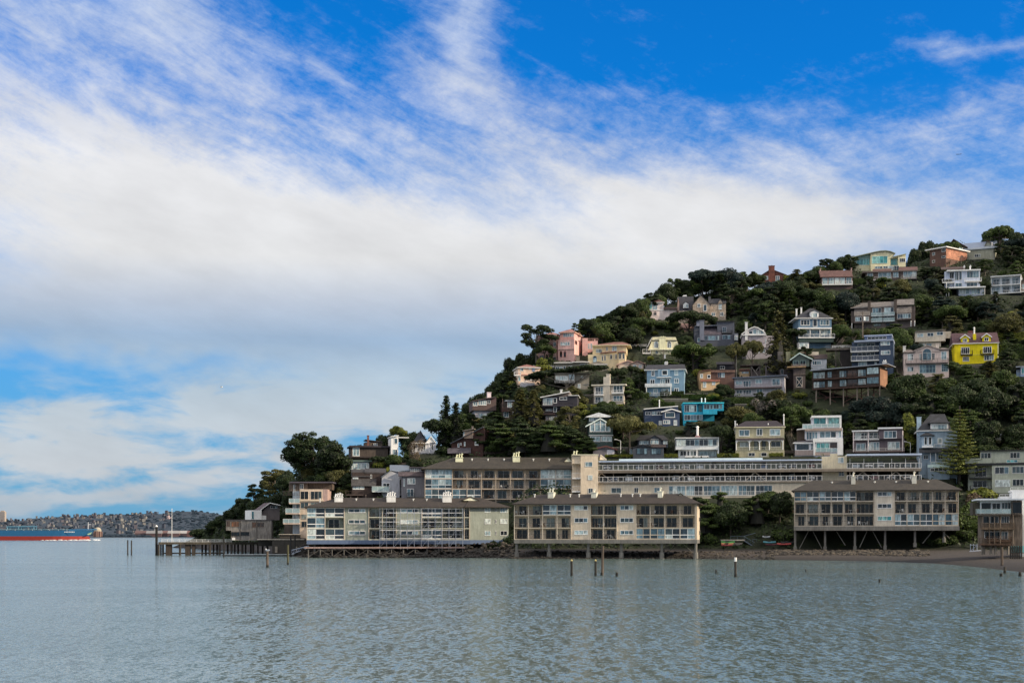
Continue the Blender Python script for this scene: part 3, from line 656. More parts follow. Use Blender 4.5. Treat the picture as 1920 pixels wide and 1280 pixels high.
# --- blue victorian
bv = Bld('victorian_house', 'tall light blue victorian house with dark hipped roofs and bay windows beside the tiered pine', 'house', 'Fv', 475, 760, 515, 5, mt('#62798c', 'siding'), ytop=55)
bv.body((480, 755, 180, 520, 0, 9), (540, 700, 410, 520, -1.5, 0)); bv.hip(462, 715, 180, 62, 0, 9, mt('#2d3038', 'shingle'), xr=(560, 665), trim=WHITE)
bv.box('dormer', 562, 690, 122, 182, -.1, 4, mt('#a9bcc9', 'paint')); bv.win((572, 140, 682, 174, 5), d=-.1, g='pale'); bv.hip(545, 705, 124, 88, -.3, 5, mt('#2d3038', 'shingle'))
bv.box('ledge', 476, 760, 178, 186, -.25, 0, WHITE); bv.box('bay', 498, 582, 215, 305, -1, 0, mt('#6c8496', 'siding')); bv.win((514, 226, 538, 284), (546, 226, 570, 284), d=-1, g='dark', t=.12); bv.win((614, 238, 646, 275, 1), g='dark', t=.12)
bv.hip(488, 590, 215, 192, -1.2, 2, mt('#2d3038', 'shingle')); bv.box('ledge', 500, 582, 290, 304, -1.15, -1, WHITE); bv.pitch(478, 765, 342, 312, -2.0, 0, mt('#2d3038', 'shingle')); bv.rail(590, 690, 280, 305, -.8)
bv.win((510, 358, 545, 388, 2), (616, 355, 650, 388, 2), (560, 458, 680, 478, 4), (700, 350, 740, 385, 2), g='dark', d=0); bv.win((560, 455, 680, 476, 4), d=-1.5, g='dark'); bv.rail(565, 690, 410, 432, -1.6, None, 'glass'); bv.box('fascia', 540, 700, 430, 450, -1.6, -1.5, mt('#93b0c6', 'paint'))
bv.chim(463, 494, 85, 175, 3, mt('#7f97a8')); 
for x in (492, 560, 600, 690): bv.bar('porch_post', (x, 345, -1.6), (x, 408, -1.6), .07, WHITE)

BLK = (a, b, c, u)
# ================================================================== houses on the hill
SLATE = mt('#30323c', 'shingle'); BRR = mt('#4a3330', 'shingle'); TERRA = mt('#5e3a36', 'shingle'); NAVY = mt('#2f4a78', 'siding')
def H(name, label, view, x0, x1, yb, delta, hx, kind='siding', ytop=None, cat='house', **kw):
    return Bld(name, label, cat, view, x0, x1, yb, delta, mt(hx, kind), ytop=ytop, **kw)
# ---- G view (crest)
h = H('shingled_house', 'brown shingled house with a chimney at each gable end near the crest', 'G', 262, 518, 525, 8, '#5a4a48', ytop=355)
h.body((262, 518, 430, 532)); h.hip(254, 520, 432, 380, 0, 9, TERRA, inset=.01); h.poly([(262, 430), (262, 430.5), (262, 431)], 0, .1) if 0 else None
for x in (247, 501): h.chim(x, x + 12, 355, 440, 4, mt('#8a6a66'), pots=1)
h.win((272, 440, 312, 489, 2), (322, 440, 366, 489, 3), (372, 440, 410, 489, 2), (416, 440, 455, 489, 2), (466, 440, 508, 489, 2), g='pale'); h.balc(272, 518, 468, 492, 1.2, 0, WHITE)
h = H('ranch_house', 'low dark brown house with two small reddish roofs below the yellow crest house', 'G', 605, 1045, 455, 4, '#4e4340', ytop=362)
h.body((625, 1045, 390, 462)); h.box('roof', 598, 1050, 382, 391, -.6, 9, mt('#5d5350')); h.pitch(680, 838, 390, 368, .2, 7, TERRA, shift=2); h.pitch(893, 1050, 388, 360, .2, 7, TERRA, shift=2)
h.win((637, 398, 684, 446, 2), (727, 395, 832, 443, 3), (848, 392, 893, 438, 2), (932, 392, 1040, 438, 3), g='pale'); h.balc(680, 838, 428, 450, 1.5, 0, mt('#8f8a88')); h.balc(916, 1040, 424, 446, 1.5, 0, mt('#8f8a88'))
h = H('modern_house', 'pale yellow modern house with teal glass and a curved roof on the crest', 'G', 600, 952, 370, 10, '#a8a078', 'stucco', ytop=222)
h.body((665, 826, 240, 380, 0, 8), (508, 667, 285, 372, 1.5, 9), (826, 892, 280, 352, 1.5, 9), (890, 952, 262, 352, 0, 8)); h.body((826, 950, 348, 380, .5, 8), m=mt('#5f7a90', 'paint'))
arc = [(508, 274), (560, 262), (640, 245), (700, 232), (750, 224), (790, 223), (830, 230), (868, 247)]
q = MB()
for p, r_ in zip(arc, arc[1:]): q.prism([(h.lx(p[0], -.5), -.6, h.lz(p[1], 0)), (h.lx(r_[0], -.5), -.6, h.lz(r_[1], 0)), (h.lx(r_[0], -.5), -.6, h.lz(r_[1], 0) + .25), (h.lx(p[0], -.5), -.6, h.lz(p[1], 0) + .25)], (0, 9.5, 0), mt('#6b7062', 'metal'))
q.build('roof', h.root); h.poly([(508, 286), (508, 275), (665, 241), (665, 286)], 1.6, 8, mt('#7f9a98')); h.poly([(665, 242), (750, 226), (790, 225), (860, 246), (826, 282), (665, 282)], .003, 8)
h.slope(848, 955, 272, 251, 0, 8, mt('#7b7a58', 'metal')); h.poly([(826, 285), (852, 272), (950, 253), (952, 264)], .5, 8)
h.win((677, 262, 803, 321, 4), g='teal', f=mt('#8fb0a8', 'paint')); h.win((550, 282, 656, 332, 4), (514, 276, 546, 312, 2), d=1.5, g='teal', f=mt('#8fb0a8', 'paint')); h.win((830, 286, 890, 336, 3), d=1.5, g='teal', f=mt('#4f7f88')); h.win((903, 282, 948, 313, 3), g='dark')
h.win((700, 345, 762, 364, 3), (768, 344, 806, 364, 2), (808, 342, 843, 380, 1), (855, 342, 898, 382, 2), g='blue')
h = H('brick_house', 'orange brick house with a sunlit side and thin white flat roof on the crest', 'G', 1150, 1280, 340, -34, '#5c3c30', 'siding', ytop=183)
h.body((1150, 1281, 205, 350, 0, 13)); lx1 = h.lx(1281)
q = MB(); q.box(h.lx(1120), lx1 + .8, -.8, 13.8, h.lz(205), h.lz(205) + .35, WHITE); q.build('roof', h.root); q = MB(); q.box(lx1 + .003, lx1 + .08, .1, 12.9, h.lz(290), h.lz(207), mt('#9a5a38', 'shingle')); q.build('sun_tinted_brick_face', h.root)  # brighter orange than the front: sunlight on this side is painted into the colour
h.win((1247, 205, 1278, 235), (1170, 228, 1192, 250), (1170, 290, 1192, 310), (1247, 268, 1278, 285), g='mix'); h.swin(1281, (1284, 203, 1312, 228), (1388, 205, 1418, 240, 2), g='mix')
h = H('hilltop_house', 'grey green hilltop house with a metal roof between two steep brown gables on the skyline', 'G', 1440, 1690, 275, -6, '#75766a', ytop=108)
h.body((1440, 1680, 195, 290, 0, 11)); h.pitch(1425, 1700, 205, 150, -.5, 7, mt('#6c7582', 'metal')); h.gable(1283, 1450, 180, 110, 1, 12, mt('#5d3c32', 'shingle'), mt('#38332e', 'siding'), xp=1345); h.body((1290, 1440, 180, 300, 1, 12), m=mt('#4c4a40', 'siding')); h.gable(1595, 1690, 195, 142, 2, 9, mt('#5d3c32', 'shingle'), xp=1620); h.win((1515, 245, 1565, 268, 3), g='dark'); h.flue(1658, 165, 200, 1)
h = H('balcony_house', 'white and grey three storey house with stacked balconies near the top right', 'G', 1350, 1560, 575, 8, '#8f97a8', ytop=350)
h.body((1350, 1560, 378, 515, 0, 9), (1270, 1352, 385, 515, 1.2, 9)); h.body((1385, 1590, 520, 590, 0.5, 9)); h.box('roof', 1290, 1566, 371, 381, -.6, 9, WHITE); h.pitch(1240, 1440, 368, 352, 1, 7, BRR); h.box('deck', 1305, 1606, 511, 521, -1.8, .5, WHITE)
h.win((1312, 392, 1345, 442, 2), d=1.2, g='dark'); h.win((1354, 385, 1386, 458, 2), (1388, 385, 1411, 455, 1), (1453, 386, 1552, 440, 4), (1358, 480, 1412, 510, 2), (1450, 480, 1538, 511, 3), g='blue'); h.win((1390, 533, 1472, 572, 3), (1490, 533, 1562, 576, 3), d=.5, g='pale')
h.balc(1438, 1574, 440, 464, 1.5); h.balc(1255, 1350, 442, 470, 1.5, 1.2)
for x in (1285, 1305, 1598): h.bar('post', (x, 470 if x < 1300 else 520, -1.2), (x, 590, -1.2), .1, WHITE)
for x in (1425, 1475): h.chim(x, x + 11, 338, 372, 3, WHITE, pots=1)
h = H('balcony_flats', 'white framed two storey flats of three glazed bays at the upper right edge', 'G', 1648, 1893, 572, -3, '#a7aeb6', 'paint', ytop=420)
h.condo([1650, 1732, 1815, 1893], [424, 500, 568], ['bbb', 'bbb'], depth=9, fm=WHITE, pm=WHITE, railm=WHITE, gl='blue', slabm=WHITE, wm=mt('#8894a0')); h.box('roof', 1645, 1897, 419, 426, -.5, 9, WHITE); h.box('base', 1655, 1890, 569, 590, 1, 9, DARK, 3)
h = H('hillside_cabin', 'brown cabin cut by the right edge of the photo beside the white framed flats', 'G', 1900, 1990, 560, 0, '#5f4f45', ytop=450)
h.body((1900, 1990, 460, 565)); h.slope(1893, 1990, 462, 450, 0, 9, mt('#3d3a3a', 'metal')); h.win((1905, 490, 1935, 530, 2)); h.balc(1895, 1990, 520, 548, 1.2)
# ---- brown townhouses
h = H('townhouses', 'long grey brown row of townhouses with two square chimneys and central glass balconies', 'G', 502, 1028, 838, -2, '#5b514f', ytop=625)
h.body((532, 1000, 680, 850), (505, 535, 700, 800, 1, 8), (998, 1028, 680, 845, 1, 8))
h.pitch(500, 665, 680, 642, -.4, 6, mt('#5f5a58', 'shingle')); h.pitch(665, 860, 680, 640, -.3, 6, mt('#5f5a58', 'shingle')); h.pitch(860, 1022, 672, 626, -.4, 6, mt('#5f5a58', 'shingle')); h.pitch(530, 662, 745, 700, -2, 0, mt('#5f5a58', 'shingle')); h.pitch(878, 1000, 738, 690, -2, 0, mt('#5f5a58', 'shingle'))
for x in (641, 856): h.chim(x, x + 24, 628, 700, -.5, mt('#54453c'), w=1.6)
h.win((680, 685, 752, 735, 3), (776, 685, 856, 735, 3), g='blue'); h.win((678, 748, 758, 788, 3), (775, 748, 858, 788, 3), g='mix'); h.balc(668, 762, 722, 745, 1.2, 0, mt('#9aa3aa'), 'glass'); h.balc(768, 862, 722, 745, 1.2, 0, mt('#9aa3aa'), 'glass'); h.balc(668, 762, 768, 792, 1.2, 0, mt('#9aa3aa'), 'glass'); h.balc(768, 862, 768, 792, 1.2, 0, mt('#9aa3aa'), 'glass')
h.body((530, 662, 745, 800, -1.9, 0), (878, 1000, 738, 790, -1.9, 0), ext=0); h.win((540, 752, 592, 786, 3), (602, 752, 650, 786, 2), d=-1.9, g='mix'); h.win((884, 742, 995, 778, 5), d=-1.9, g='mix'); h.win((690, 812, 748, 834), (790, 812, 846, 834), g='dark', f=DARK, name='garage_door')
for x in (512, 995, 1026): h.bar('post', (x, 800, -1.5), (x, 845, -1.5), .14, WHITE)
# ---- blue house, white trim
h = H('colonial_house', 'blue clapboard house with white trim, a dormer and a deep ground floor porch', 'G', 75, 345, 1008, 12, '#3f6480', ytop=688)
h.body((76, 345, 770, 852), (90, 340, 852, 1015, 2, 9)); h.body((78, 362, 930, 966, 0, 2), m=mt('#24403f', 'siding'), ext=0); h.body((76, 160, 966, 1010, .3, 3), m=WHITE)
h.hip(40, 356, 770, 690, 0, 9, SLATE, xr=(165, 195), trim=WHITE); h.box('dormer', 170, 240, 720, 770, 0, 4, WHITE); h.gable(164, 246, 722, 708, -.1, 4, SLATE, WHITE, oh=.15); h.win((182, 728, 228, 762, 3), d=-.1, g='pale')
h.win((92, 782, 168, 828, 3), (192, 776, 228, 838, 1), (250, 782, 326, 828, 3), g='mix', t=.12); h.box('ledge', 74, 347, 846, 856, -.3, 2, WHITE); h.win((92, 862, 166, 912, 3), (182, 866, 236, 912, 2), (258, 862, 336, 912, 3), d=2, g='pale')
h.balc(75, 372, 898, 926, .4, 0.2, WHITE); h.win((82, 972, 150, 1004, 4), d=.3, g='pale')
for x in (80, 170, 250, 340): h.bar('post', (x, 852, .05), (x, 926, .05), .12, WHITE)
h.chim(54, 66, 697, 745, 3, WHITE); h.chim(93, 104, 685, 730, 3, WHITE)
# ---- slate blue building (H)
h = H('apartment_house', 'slate blue four storey building with white railed balconies and a tower side at its right', 'H', 505, 850, 540, -3, '#2f4562', ytop=210)
h.body((735, 850, 250, 560, 0, 9), (512, 737, 262, 480, 1.8, 9)); h.body((615, 838, 212, 252, 2, 8), m=mt('#46587a', 'siding'), ext=0); h.box('roof', 528, 853, 248, 262, -.5, 9, mt('#707c92', 'paint')); h.box('roof', 610, 842, 209, 216, 1.6, 8.4, mt('#8a93a4', 'paint')); h.win((640, 225, 795, 245, 5), d=2, g='dark')
h.win((747, 265, 823, 296, 3), (749, 340, 825, 372, 3), g='pale', t=.12); h.win((560, 275, 700, 300, 4), (560, 350, 700, 378, 4), d=1.75, g='dark'); h.win((563, 427, 636, 460, 3), (697, 430, 716, 452), d=1.75, g='pale', t=.12)
h.balc(502, 733, 300, 336, 1.6, 1.8, WHITE); h.balc(505, 737, 376, 412, 1.6, 1.8, WHITE)
h.chim(762, 793, 415, 470, -2.5, WHITE, pots=2)
# ---- glassy brown house on stilts
h = H('stilt_house', 'brown timber and glass house on tall wooden stilts with one sunlit orange end', 'H', 185, 735, 640, -16, '#4a342c', 'wood', Y=hillY(1480+460/4.364, 580+800/4.364), ytop=470)
h.body((188, 632, 480, 635, 1.2, 8), (632, 740, 482, 640, 0, 8), ext=0); h.slope(172, 806, 487, 468, -.4, 8.3, mt('#70747c', 'metal')); lx1 = h.lx(740)
q = MB(); q.box(lx1, lx1 + .08, .1, 7.9, h.lz(632), h.lz(484), mt('#8a5a34', 'wood')); q.build('sun_tinted_end_wall', h.root)  # low sun on this end is put into its brighter orange colour
FB = mt('#3b2a26', 'paint')
h.win((196, 500, 292, 552, 4), (198, 578, 292, 628, 4), d=1.15, g='pale', f=FB); h.win((312, 500, 348, 550, 2), (314, 576, 350, 626, 2), (410, 500, 468, 552, 3), (412, 574, 468, 626, 3), (560, 498, 628, 552, 3), (560, 572, 628, 622, 3), d=1.15, g='pale', f=FB); h.win((475, 500, 555, 548, 2), (475, 574, 555, 622, 2), d=1.15, g='orange', f=FB)
h.win((634, 486, 732, 540, 2), (634, 565, 732, 618, 2), g='pale', f=FB); h.balc(185, 632, 530, 556, 1.2, 1.2, mt('#5a3c30', 'wood')); h.balc(188, 740, 608, 636, 1.2, 1.2, mt('#5a3c30', 'wood'))
for i, x in enumerate((220, 335, 443, 555, 645, 740)): h.bar('stilt', (x, 638, .6), (x, 800, .6), .18, mt('#7a6a5e', 'wood'))
for x in (250, 358, 470, 590, 690): h.bar('stilt', (x, 638, 5), (x, 780, 5), .16, mt('#5c3a36', 'wood'))
for p, r_ in (((225, 770), (408, 655)), ((225, 655), (408, 770)), ((445, 655), (640, 760)), ((445, 760), (640, 655)), ((650, 650), (735, 700)), ((655, 740), (735, 655))): h.bar('brace', (*p, 2.6), (*r_, 2.6), .09, mt('#6a3c38', 'wood'))
for y in (712, 772): h.bar('beam', (225, y, 2.6), (650, y - 4, 2.6), .09, mt('#6a3c38', 'wood'))
# ---- beige flat house
h = H('flat_roofed_house', 'beige flat roofed house with three small white windows in a row', 'H', 1030, 1280, 300, 2, '#a39a8c', 'stucco', ytop=170)
h.body((1030, 1278, 182, 262, 0, 8), (1060, 1240, 262, 305, .8, 8), (1278, 1325, 185, 240, 3, 8)); h.slope(1026, 1180, 182, 176, -.1, 8, mt('#6b655f')); h.slope(1180, 1282, 178, 172, -.1, 8, mt('#6b655f')); h.win((1045, 194, 1098, 223, 2), (1128, 190, 1181, 220, 2), (1206, 184, 1259, 213, 2), g='mix', t=.12); h.win((1062, 278, 1108, 302, 2), (1120, 278, 1165, 302, 2), d=.8, g='pale')
# ---- pale pink arch window house
h = H('stucco_villa', 'pale pink stucco villa with a large arched window under a wavy gable', 'H', 935, 1305, 545, 3, '#a2928c', 'stucco', ytop=298)
h.body((935, 1305, 345, 560, 0, 9)); h.body((950, 1303, 440, 560, -.5, 0), ext=0) if 0 else None
h.hip(930, 1030, 347, 325, 0, 9, mt('#5a5150', 'shingle'), inset=1); h.hip(1225, 1310, 330, 318, 0, 9, mt('#5a5150', 'shingle'), inset=1)
h.poly([(1020, 346), (1020, 336), (1080, 312), (1132, 300), (1180, 312), (1232, 330), (1232, 346)], -.25, 8); h.slope(1018, 1132, 338, 298, -.3, 8, mt('#857a76')); h.slope(1132, 1236, 298, 332, -.3, 8, mt('#857a76')); h.body((1235, 1305, 325, 348, 0, 8), ext=0)
h.win((1090, 320, 1162, 414, 2), arch=True, g='blue', f=mt('#b6a8a4'), d=-.25); h.body((1085, 1167, 318, 415, -.24, 0), ext=0); h.win((1064, 362, 1086, 414, 2, 3), (1166, 360, 1190, 414, 2, 3), g='dark', f=mt('#b9b9c0')); h.win((968, 360, 1014, 412, 3, 2), (1242, 347, 1288, 412, 2, 2), g='mix', t=.12)
h.win((1066, 450, 1196, 518, 5, 2), (1246, 450, 1299, 510, 3, 3), g='blue', f=mt('#8fa8bc')); h.win((966, 466, 1016, 502, 3), g='blue'); h.balc(952, 1300, 402, 436, 1.0, 0, mt('#4c4648')); h.chim(930, 953, 296, 345, 2, mt('#b0a5a0')); h.chim(1200, 1226, 285, 318, 4, mt('#8f8983'))
# ---- yellow house (N)
YEL = mt('#f0dc10', 'stucco', 1.0)
h = Bld('yellow_house', 'bright yellow house with a maroon roof, two dormers and black juliet balconies', 'house', 'N', 560, 1215, 640, 7, YEL, ytop=190)
MAR = mt('#512f3a', 'shingle')
h.body((560, 1216, 345, 700, 0, 9)); h.hip(528, 1228, 345, 192, 0, 9, MAR, inset=.01, trim=WHITE)
q = MB(); a0 = h.lx(560); a1 = h.lx(1216); q.prism([(a0, 0, h.lz(345)), (a0, 9, h.lz(345)), (a0, 4.5, h.lz(200, 4.5))], (.2, 0, 0), YEL); q.build('gable_wall', h.root); q = MB(); q.prism([(a1 - .2, 0, h.lz(345)), (a1 - .2, 9, h.lz(345)), (a1 - .2, 4.5, h.lz(200, 4.5))], (.2, 0, 0), YEL); q.build('gable_wall', h.root)
for x0, x1, ya, yb_, ye in ((655, 775, 218, 338, 268), (978, 1100, 210, 328, 260)):
    h.box('dormer', x0, x1, ye, yb_, .1, 4, YEL); h.gable(x0 - 8, x1 + 8, ye, ya, 0.05, 4, MAR, YEL, oh=.25, trim=WHITE)
    h.win((x0 + 28, ye + 3, x1 - 30, yb_ - 12, 2), d=.1, g='dark', t=.12)
h.chim(838, 882, 205, 280, 1, YEL, cap=False, w=1.2); h.flue(853, 122, 215, 1.6, .22); h.chim(765, 832, 168, 240, 5, mt('#8a4434', 'shingle'))
h.win((655, 403, 783, 502, 4, 1), (984, 400, 1116, 496, 4, 1), g='dark', t=.13); h.win((682, 545, 777, 612, 3), (1000, 530, 1150, 606, 4), g='mix', t=.12, f=mt('#b0aca6'))
h.balc(655, 830, 452, 512, .9, 0, BLACK); h.balc(952, 1152, 448, 508, .9, 0, BLACK); h.box('ledge', 830, 955, 516, 520, -.08, 0, mt('#b8aa18')); h.box('ledge', 830, 955, 516, 520, -.06, 0, mt('#b8aa18')) if 0 else None
h.box('corner_board', 1204, 1218, 345, 700, -.06, .1, mt('#c9c07a'))
h = H('garage', 'white garage with a thin flat roof above the clipped hedge at the right edge', 'N', 1490, 1640, 275, 0, '#a7a9b0', ytop=188)
h.body((1560, 1660, 208, 278, 0, 6)); h.slope(1470, 1660, 205, 196, -.3, 6, mt('#77757c')); h.bar('post', (1498, 205, 0), (1498, 250, 0), .08, WHITE)
h = H('villa_wall', 'cream block wall behind the round green tree above the yellow house', 'N', 1110, 1215, 195, 0, '#a29c86', 'stucco', ytop=98)
h.body((1112, 1214, 105, 200, 0, 5)); h.box('coping', 1108, 1217, 98, 106, -.1, 5.1, mt('#b3ad96')); 
h = H('modern_house', 'pale blue flat roofed house with a teal window, cut by the right edge', 'N', 1490, 1640, 840, 0, '#6f88a8', ytop=680)
h.body((1548, 1680, 700, 840, 0, 8), (1485, 1550, 745, 830, 1.5, 8)); h.box('roof', 1478, 1680, 690, 702, -.4, 8, mt('#8b9098')); h.win((1560, 715, 1640, 805, 2), g='teal', t=.12); h.win((1495, 755, 1545, 778, 2), d=1.5, g='blue')
# ---- I view
h = H('tower_villa', 'small pinkish villa with an arched window tower and low terracotta roof near the ridge', 'I', 190, 500, 660, 6, '#a89a98', 'stucco', ytop=440)
h.body((198, 362, 490, 660, 0, 5), (362, 500, 560, 680, .5, 6), (362, 500, 545, 562, 3, 6)); h.hip(186, 372, 490, 440, 0, 5, TERRA, xr=(265, 275), trim=WHITE); h.hip(360, 500, 560, 542, .3, 6, BRR, inset=.01)
h.win((207, 495, 243, 561), arch=True, g='teal'); h.win((253, 494, 293, 561), arch=True, g='blue', f=mt('#4f86b4')); h.win((215, 586, 243, 626), (258, 586, 290, 626), arch=True, g='dark', f=mt('#a89a98')); h.box('ledge', 196, 364, 566, 574, -.15, 0, WHITE)
h = H('stone_manor', 'tan stone manor with steep slate gables and a pointed central front', 'I', 520, 1020, 678, 2, '#8c7a68', 'shingle', ytop=412)
h.body((520, 672, 575, 690, 0, 9), (672, 858, 520, 690, -1, 9), (858, 1022, 505, 690, .3, 9)); h.pitch(512, 680, 578, 432, 0, 5, SLATE); h.pitch(836, 862, 520, 432, .1, 5, SLATE); h.pitch(846, 1026, 505, 458, .1, 5, SLATE)
h.poly([(510, 580), (512, 500), (516, 434), (528, 500), (530, 580)], .05, 9, mt('#8a6a5c'))
h.gable(668, 862, 522, 416, -1, 6, SLATE, mt('#8c7a68', 'shingle'), xp=757, oh=.15); h.gable(932, 995, 510, 458, .1, 4, SLATE, mt('#8c7a68', 'shingle'), oh=.1)
h.box('dormer', 570, 626, 508, 548, .1, 3, WHITE); h.gable(566, 630, 510, 482, .08, 3, SLATE, WHITE, oh=.12); h.win((578, 508, 598, 544), (602, 508, 622, 544), d=.08, g='pale')
h.win((721, 502, 755, 542, 2), (784, 512, 820, 582, 1), d=-1, g='blue', t=.12); h.win((945, 502, 980, 566, 2, 2), (868, 598, 910, 636, 2), (960, 597, 999, 636, 2), d=.3, g='mix', t=.12); h.win((575, 600, 620, 640, 2)) ; h.chim(566, 605, 412, 445, 5, WHITE, pots=3)
h = H('shingled_house', 'rambling blue grey house with a square roof tower below the stone manor', 'I', 715, 1150, 935, 4, '#454b5c', 'siding', ytop=675)
h.body((715, 1150, 832, 940, 0, 9), (932, 1112, 692, 835, 1, 8), (688, 790, 745, 940, 2, 9)); h.body((880, 1125, 935, 1080, 1, 9), m=mt('#2a2e38', 'siding')); h.pitch(780, 975, 832, 745, 0, 4, mt('#4a4450', 'shingle')); h.box('roof', 925, 1116, 688, 696, .6, 8.4, DARK); h.slope(696, 945, 742, 738, 2, 8, mt('#6a6f7c'))
h.chim(746, 792, 682, 838, -.4, mt('#5b6070'), w=1.6); h.chim(712, 745, 675, 745, 4, mt('#6a6f80'), pots=2)
h.win((793, 843, 829, 890, 2), (834, 843, 913, 890, 2), (918, 843, 952, 890, 2), (985, 836, 1070, 882, 3), g='blue', f=mt('#6b7180')); h.win((984, 750, 1026, 808, 2), d=1, g='mix', f=mt('#7d8392')); h.box('bay', 1112, 1152, 820, 892, -1, 0, mt('#525866', 'siding')); h.win((1116, 842, 1148, 888, 2), d=-1, g='pale', t=.12); h.win((914, 950, 949, 1016, 2), d=1, g='pale'); h.win((720, 862, 750, 905), g='pale'); h.balc(975, 1090, 785, 812, 1, 1, DARK)
h = H('mansard_house', 'grey house with a curved white trimmed gable and long mansard roof behind the redwood', 'I', 1205, 1580, 1072, 4, '#7d777c', 'siding', ytop=700)
h.body((1240, 1575, 972, 1082, 0, 9), (1200, 1450, 835, 980, 1.5, 9)); h.pitch(1370, 1580, 975, 850, -.2, 3.5, mt('#6b676e', 'shingle'), shift=5)
arc = [(1188, 830), (1240, 790), (1290, 765), (1325, 752), (1365, 765), (1410, 792), (1442, 822)]
q = MB()
for p, r_ in zip(arc, arc[1:]): q.prism([(h.lx(p[0], 1), 1, h.lz(p[1], 1)), (h.lx(r_[0], 1), 1, h.lz(r_[1], 1)), (h.lx(r_[0], 1), 1, h.lz(r_[1], 1) + .3), (h.lx(p[0], 1), 1, h.lz(p[1], 1) + .3)], (0, 8, 0), WHITE)
q.build('roof', h.root); h.poly(arc + [(1440, 845), (1190, 845)], 1.55, 8, mt('#8a858c')); h.win((1262, 790, 1305, 825, 1), (1308, 772, 1350, 825, 1), (1352, 782, 1425, 825, 2), d=1.5, g='mix', t=.12); h.box('ledge', 1195, 1450, 828, 838, .9, 1.6, WHITE)
h.chim(1226, 1253, 700, 835, 1, mt('#a8acb0')); h.win((1326, 986, 1380, 1022, 2), (1396, 986, 1438, 1022, 2), (1496, 985, 1580, 1026, 3), g='pale', t=.12); h.win((1440, 875, 1450, 945, 1), d=1.2, g='pale'); h.win((1205, 1015, 1235, 1070), d=1.5, g='dark'); h.body((1200, 1240, 980, 1080, 1.6, 9))
h = H('mansard_house', 'cream house with a dark mansard top, two arched windows and a wide central chimney wall', 'I', 205, 520, 1030, 6, '#b3a388', 'stucco', ytop=845)
h.body((235, 500, 900, 1040, .4, 8)); h.poly([(200, 995), (238, 900), (250, 858), (490, 858), (505, 895), (528, 960), (528, 1000)], .3, 8); h.hip(236, 505, 893, 852, .6, 8, SLATE, inset=1.2); h.slope(196, 242, 960, 862, 0, 8, WHITE, th=.15); h.chim(318, 385, 850, 950, -.1, mt('#b8a68a'), w=1.5, pots=4, pf=.15)
h.win((260, 902, 306, 970, 2, 2), (400, 902, 446, 970, 2, 2), arch=True, g='blue', d=.28, t=.12); h.balc(142, 225, 985, 1025, 1.2, .3, WHITE); h.box('ledge', 225, 500, 985, 992, -.4, .3, mt('#c8b898')); h.win((275, 1004, 305, 1030, 2), g='mix', d=.4)
h = H('garage', 'low reddish tiled roof half hidden by the flat topped trees below the stone manor', 'I', 560, 700, 780, 8, '#8d6a5e', 'stucco', ytop=712)
h.body((565, 690, 760, 790, 0, 5)); h.hip(545, 700, 762, 714, 0, 5, mt('#8a6258', 'shingle'), inset=.5)
# ---- J view
PINK = mt('#ab7b74', 'stucco')
h = Bld('pink_villa', 'large salmon pink villa with arched openings and a low hipped roof on the left shoulder', 'house', 'J', 735, 1010, 545, -14, PINK, ytop=210)
h.body((735, 912, 325, 570, 0, 11), (755, 912, 245, 328, 1.2, 11)); h.hip(742, 925, 247, 212, .8, 11, mt('#8a5248', 'shingle'), trim=mt('#b5826a')); h.body((500, 740, 262, 600, 3, 11)); h.hip(545, 745, 264, 240, 3, 10, mt('#8a5248', 'shingle'))
h.win((792, 256, 905, 298, 5), d=1.2, g='pale', f=mt('#c0a8a4')); h.rail(735, 905, 300, 325, .1, mt('#a86c5c'), 'bars')
for x in (762, 788, 814, 840): h.win((x, 350, x + 24, 390), arch=True, g='pale', f=mt('#b8a8a4'))
h.box('ledge', 733, 912, 425, 433, -.3, 0, mt('#b9837a')); 
for x in (753, 795): h.win((x, 448, x + 30, 518), arch=True, g='dark', f=mt('#a8685c'))
h.win((605, 290, 650, 345), (650, 370, 676, 420), (598, 478, 628, 540), (637, 475, 669, 540), arch=True, d=3, g='dark', f=mt('#a8746a')); h.win((535, 485, 580, 532, 2), d=3, g='mix', f=mt('#a8746a')); h.box('bay', 678, 720, 262, 545, 2, 3, mt('#a9807a')); h.win((684, 275, 714, 330, 2), (684, 350, 714, 390, 2), (684, 420, 714, 455, 2), (684, 510, 714, 545, 2), d=2, g='mix')
h.swin(912, (918, 340, 942, 385), (958, 258, 980, 298), g='dark', f=mt('#a8746a'))
wg = Bld('wing', 'x', 'x', 'J', 1010, 1170, 450, 0, PINK, Y=h.Y + 5); wg.body((1000, 1060, 312, 470, 0, 7), (1052, 1168, 345, 450, 2, 8)); wg.win((1058, 370, 1082, 430, 3), (1088, 370, 1110, 430, 2), d=2, g='pale'); wg.rail(1058, 1170, 318, 346, 2.2, PINK, 'bars'); wg.box('pier_block', 1128, 1142, 325, 345, 2, 3); merge(wg, h)
PEACH = mt('#bb9468', 'stucco')
h = Bld('peach_villa', 'peach yellow villa with red tiled hip roof, bay window and blue arched door', 'house', 'J', 1062, 1468, 598, -4, PEACH, ytop=357)
h.body((1062, 1468, 488, 620, 0, 9), (1112, 1480, 392, 492, 2, 9), (1395, 1470, 465, 600, -1.2, 0)); h.hip(1105, 1525, 390, 358, 1.5, 10, mt('#7a4c40', 'shingle'), xr=(1350, 1440), trim=mt('#c0a486')); h.hip(1385, 1475, 467, 452, -1.3, 2, mt('#7a4c40', 'shingle')); h.slope(1195, 1372, 478, 462, -.3, 1.5, mt('#8a5a4a', 'shingle'))
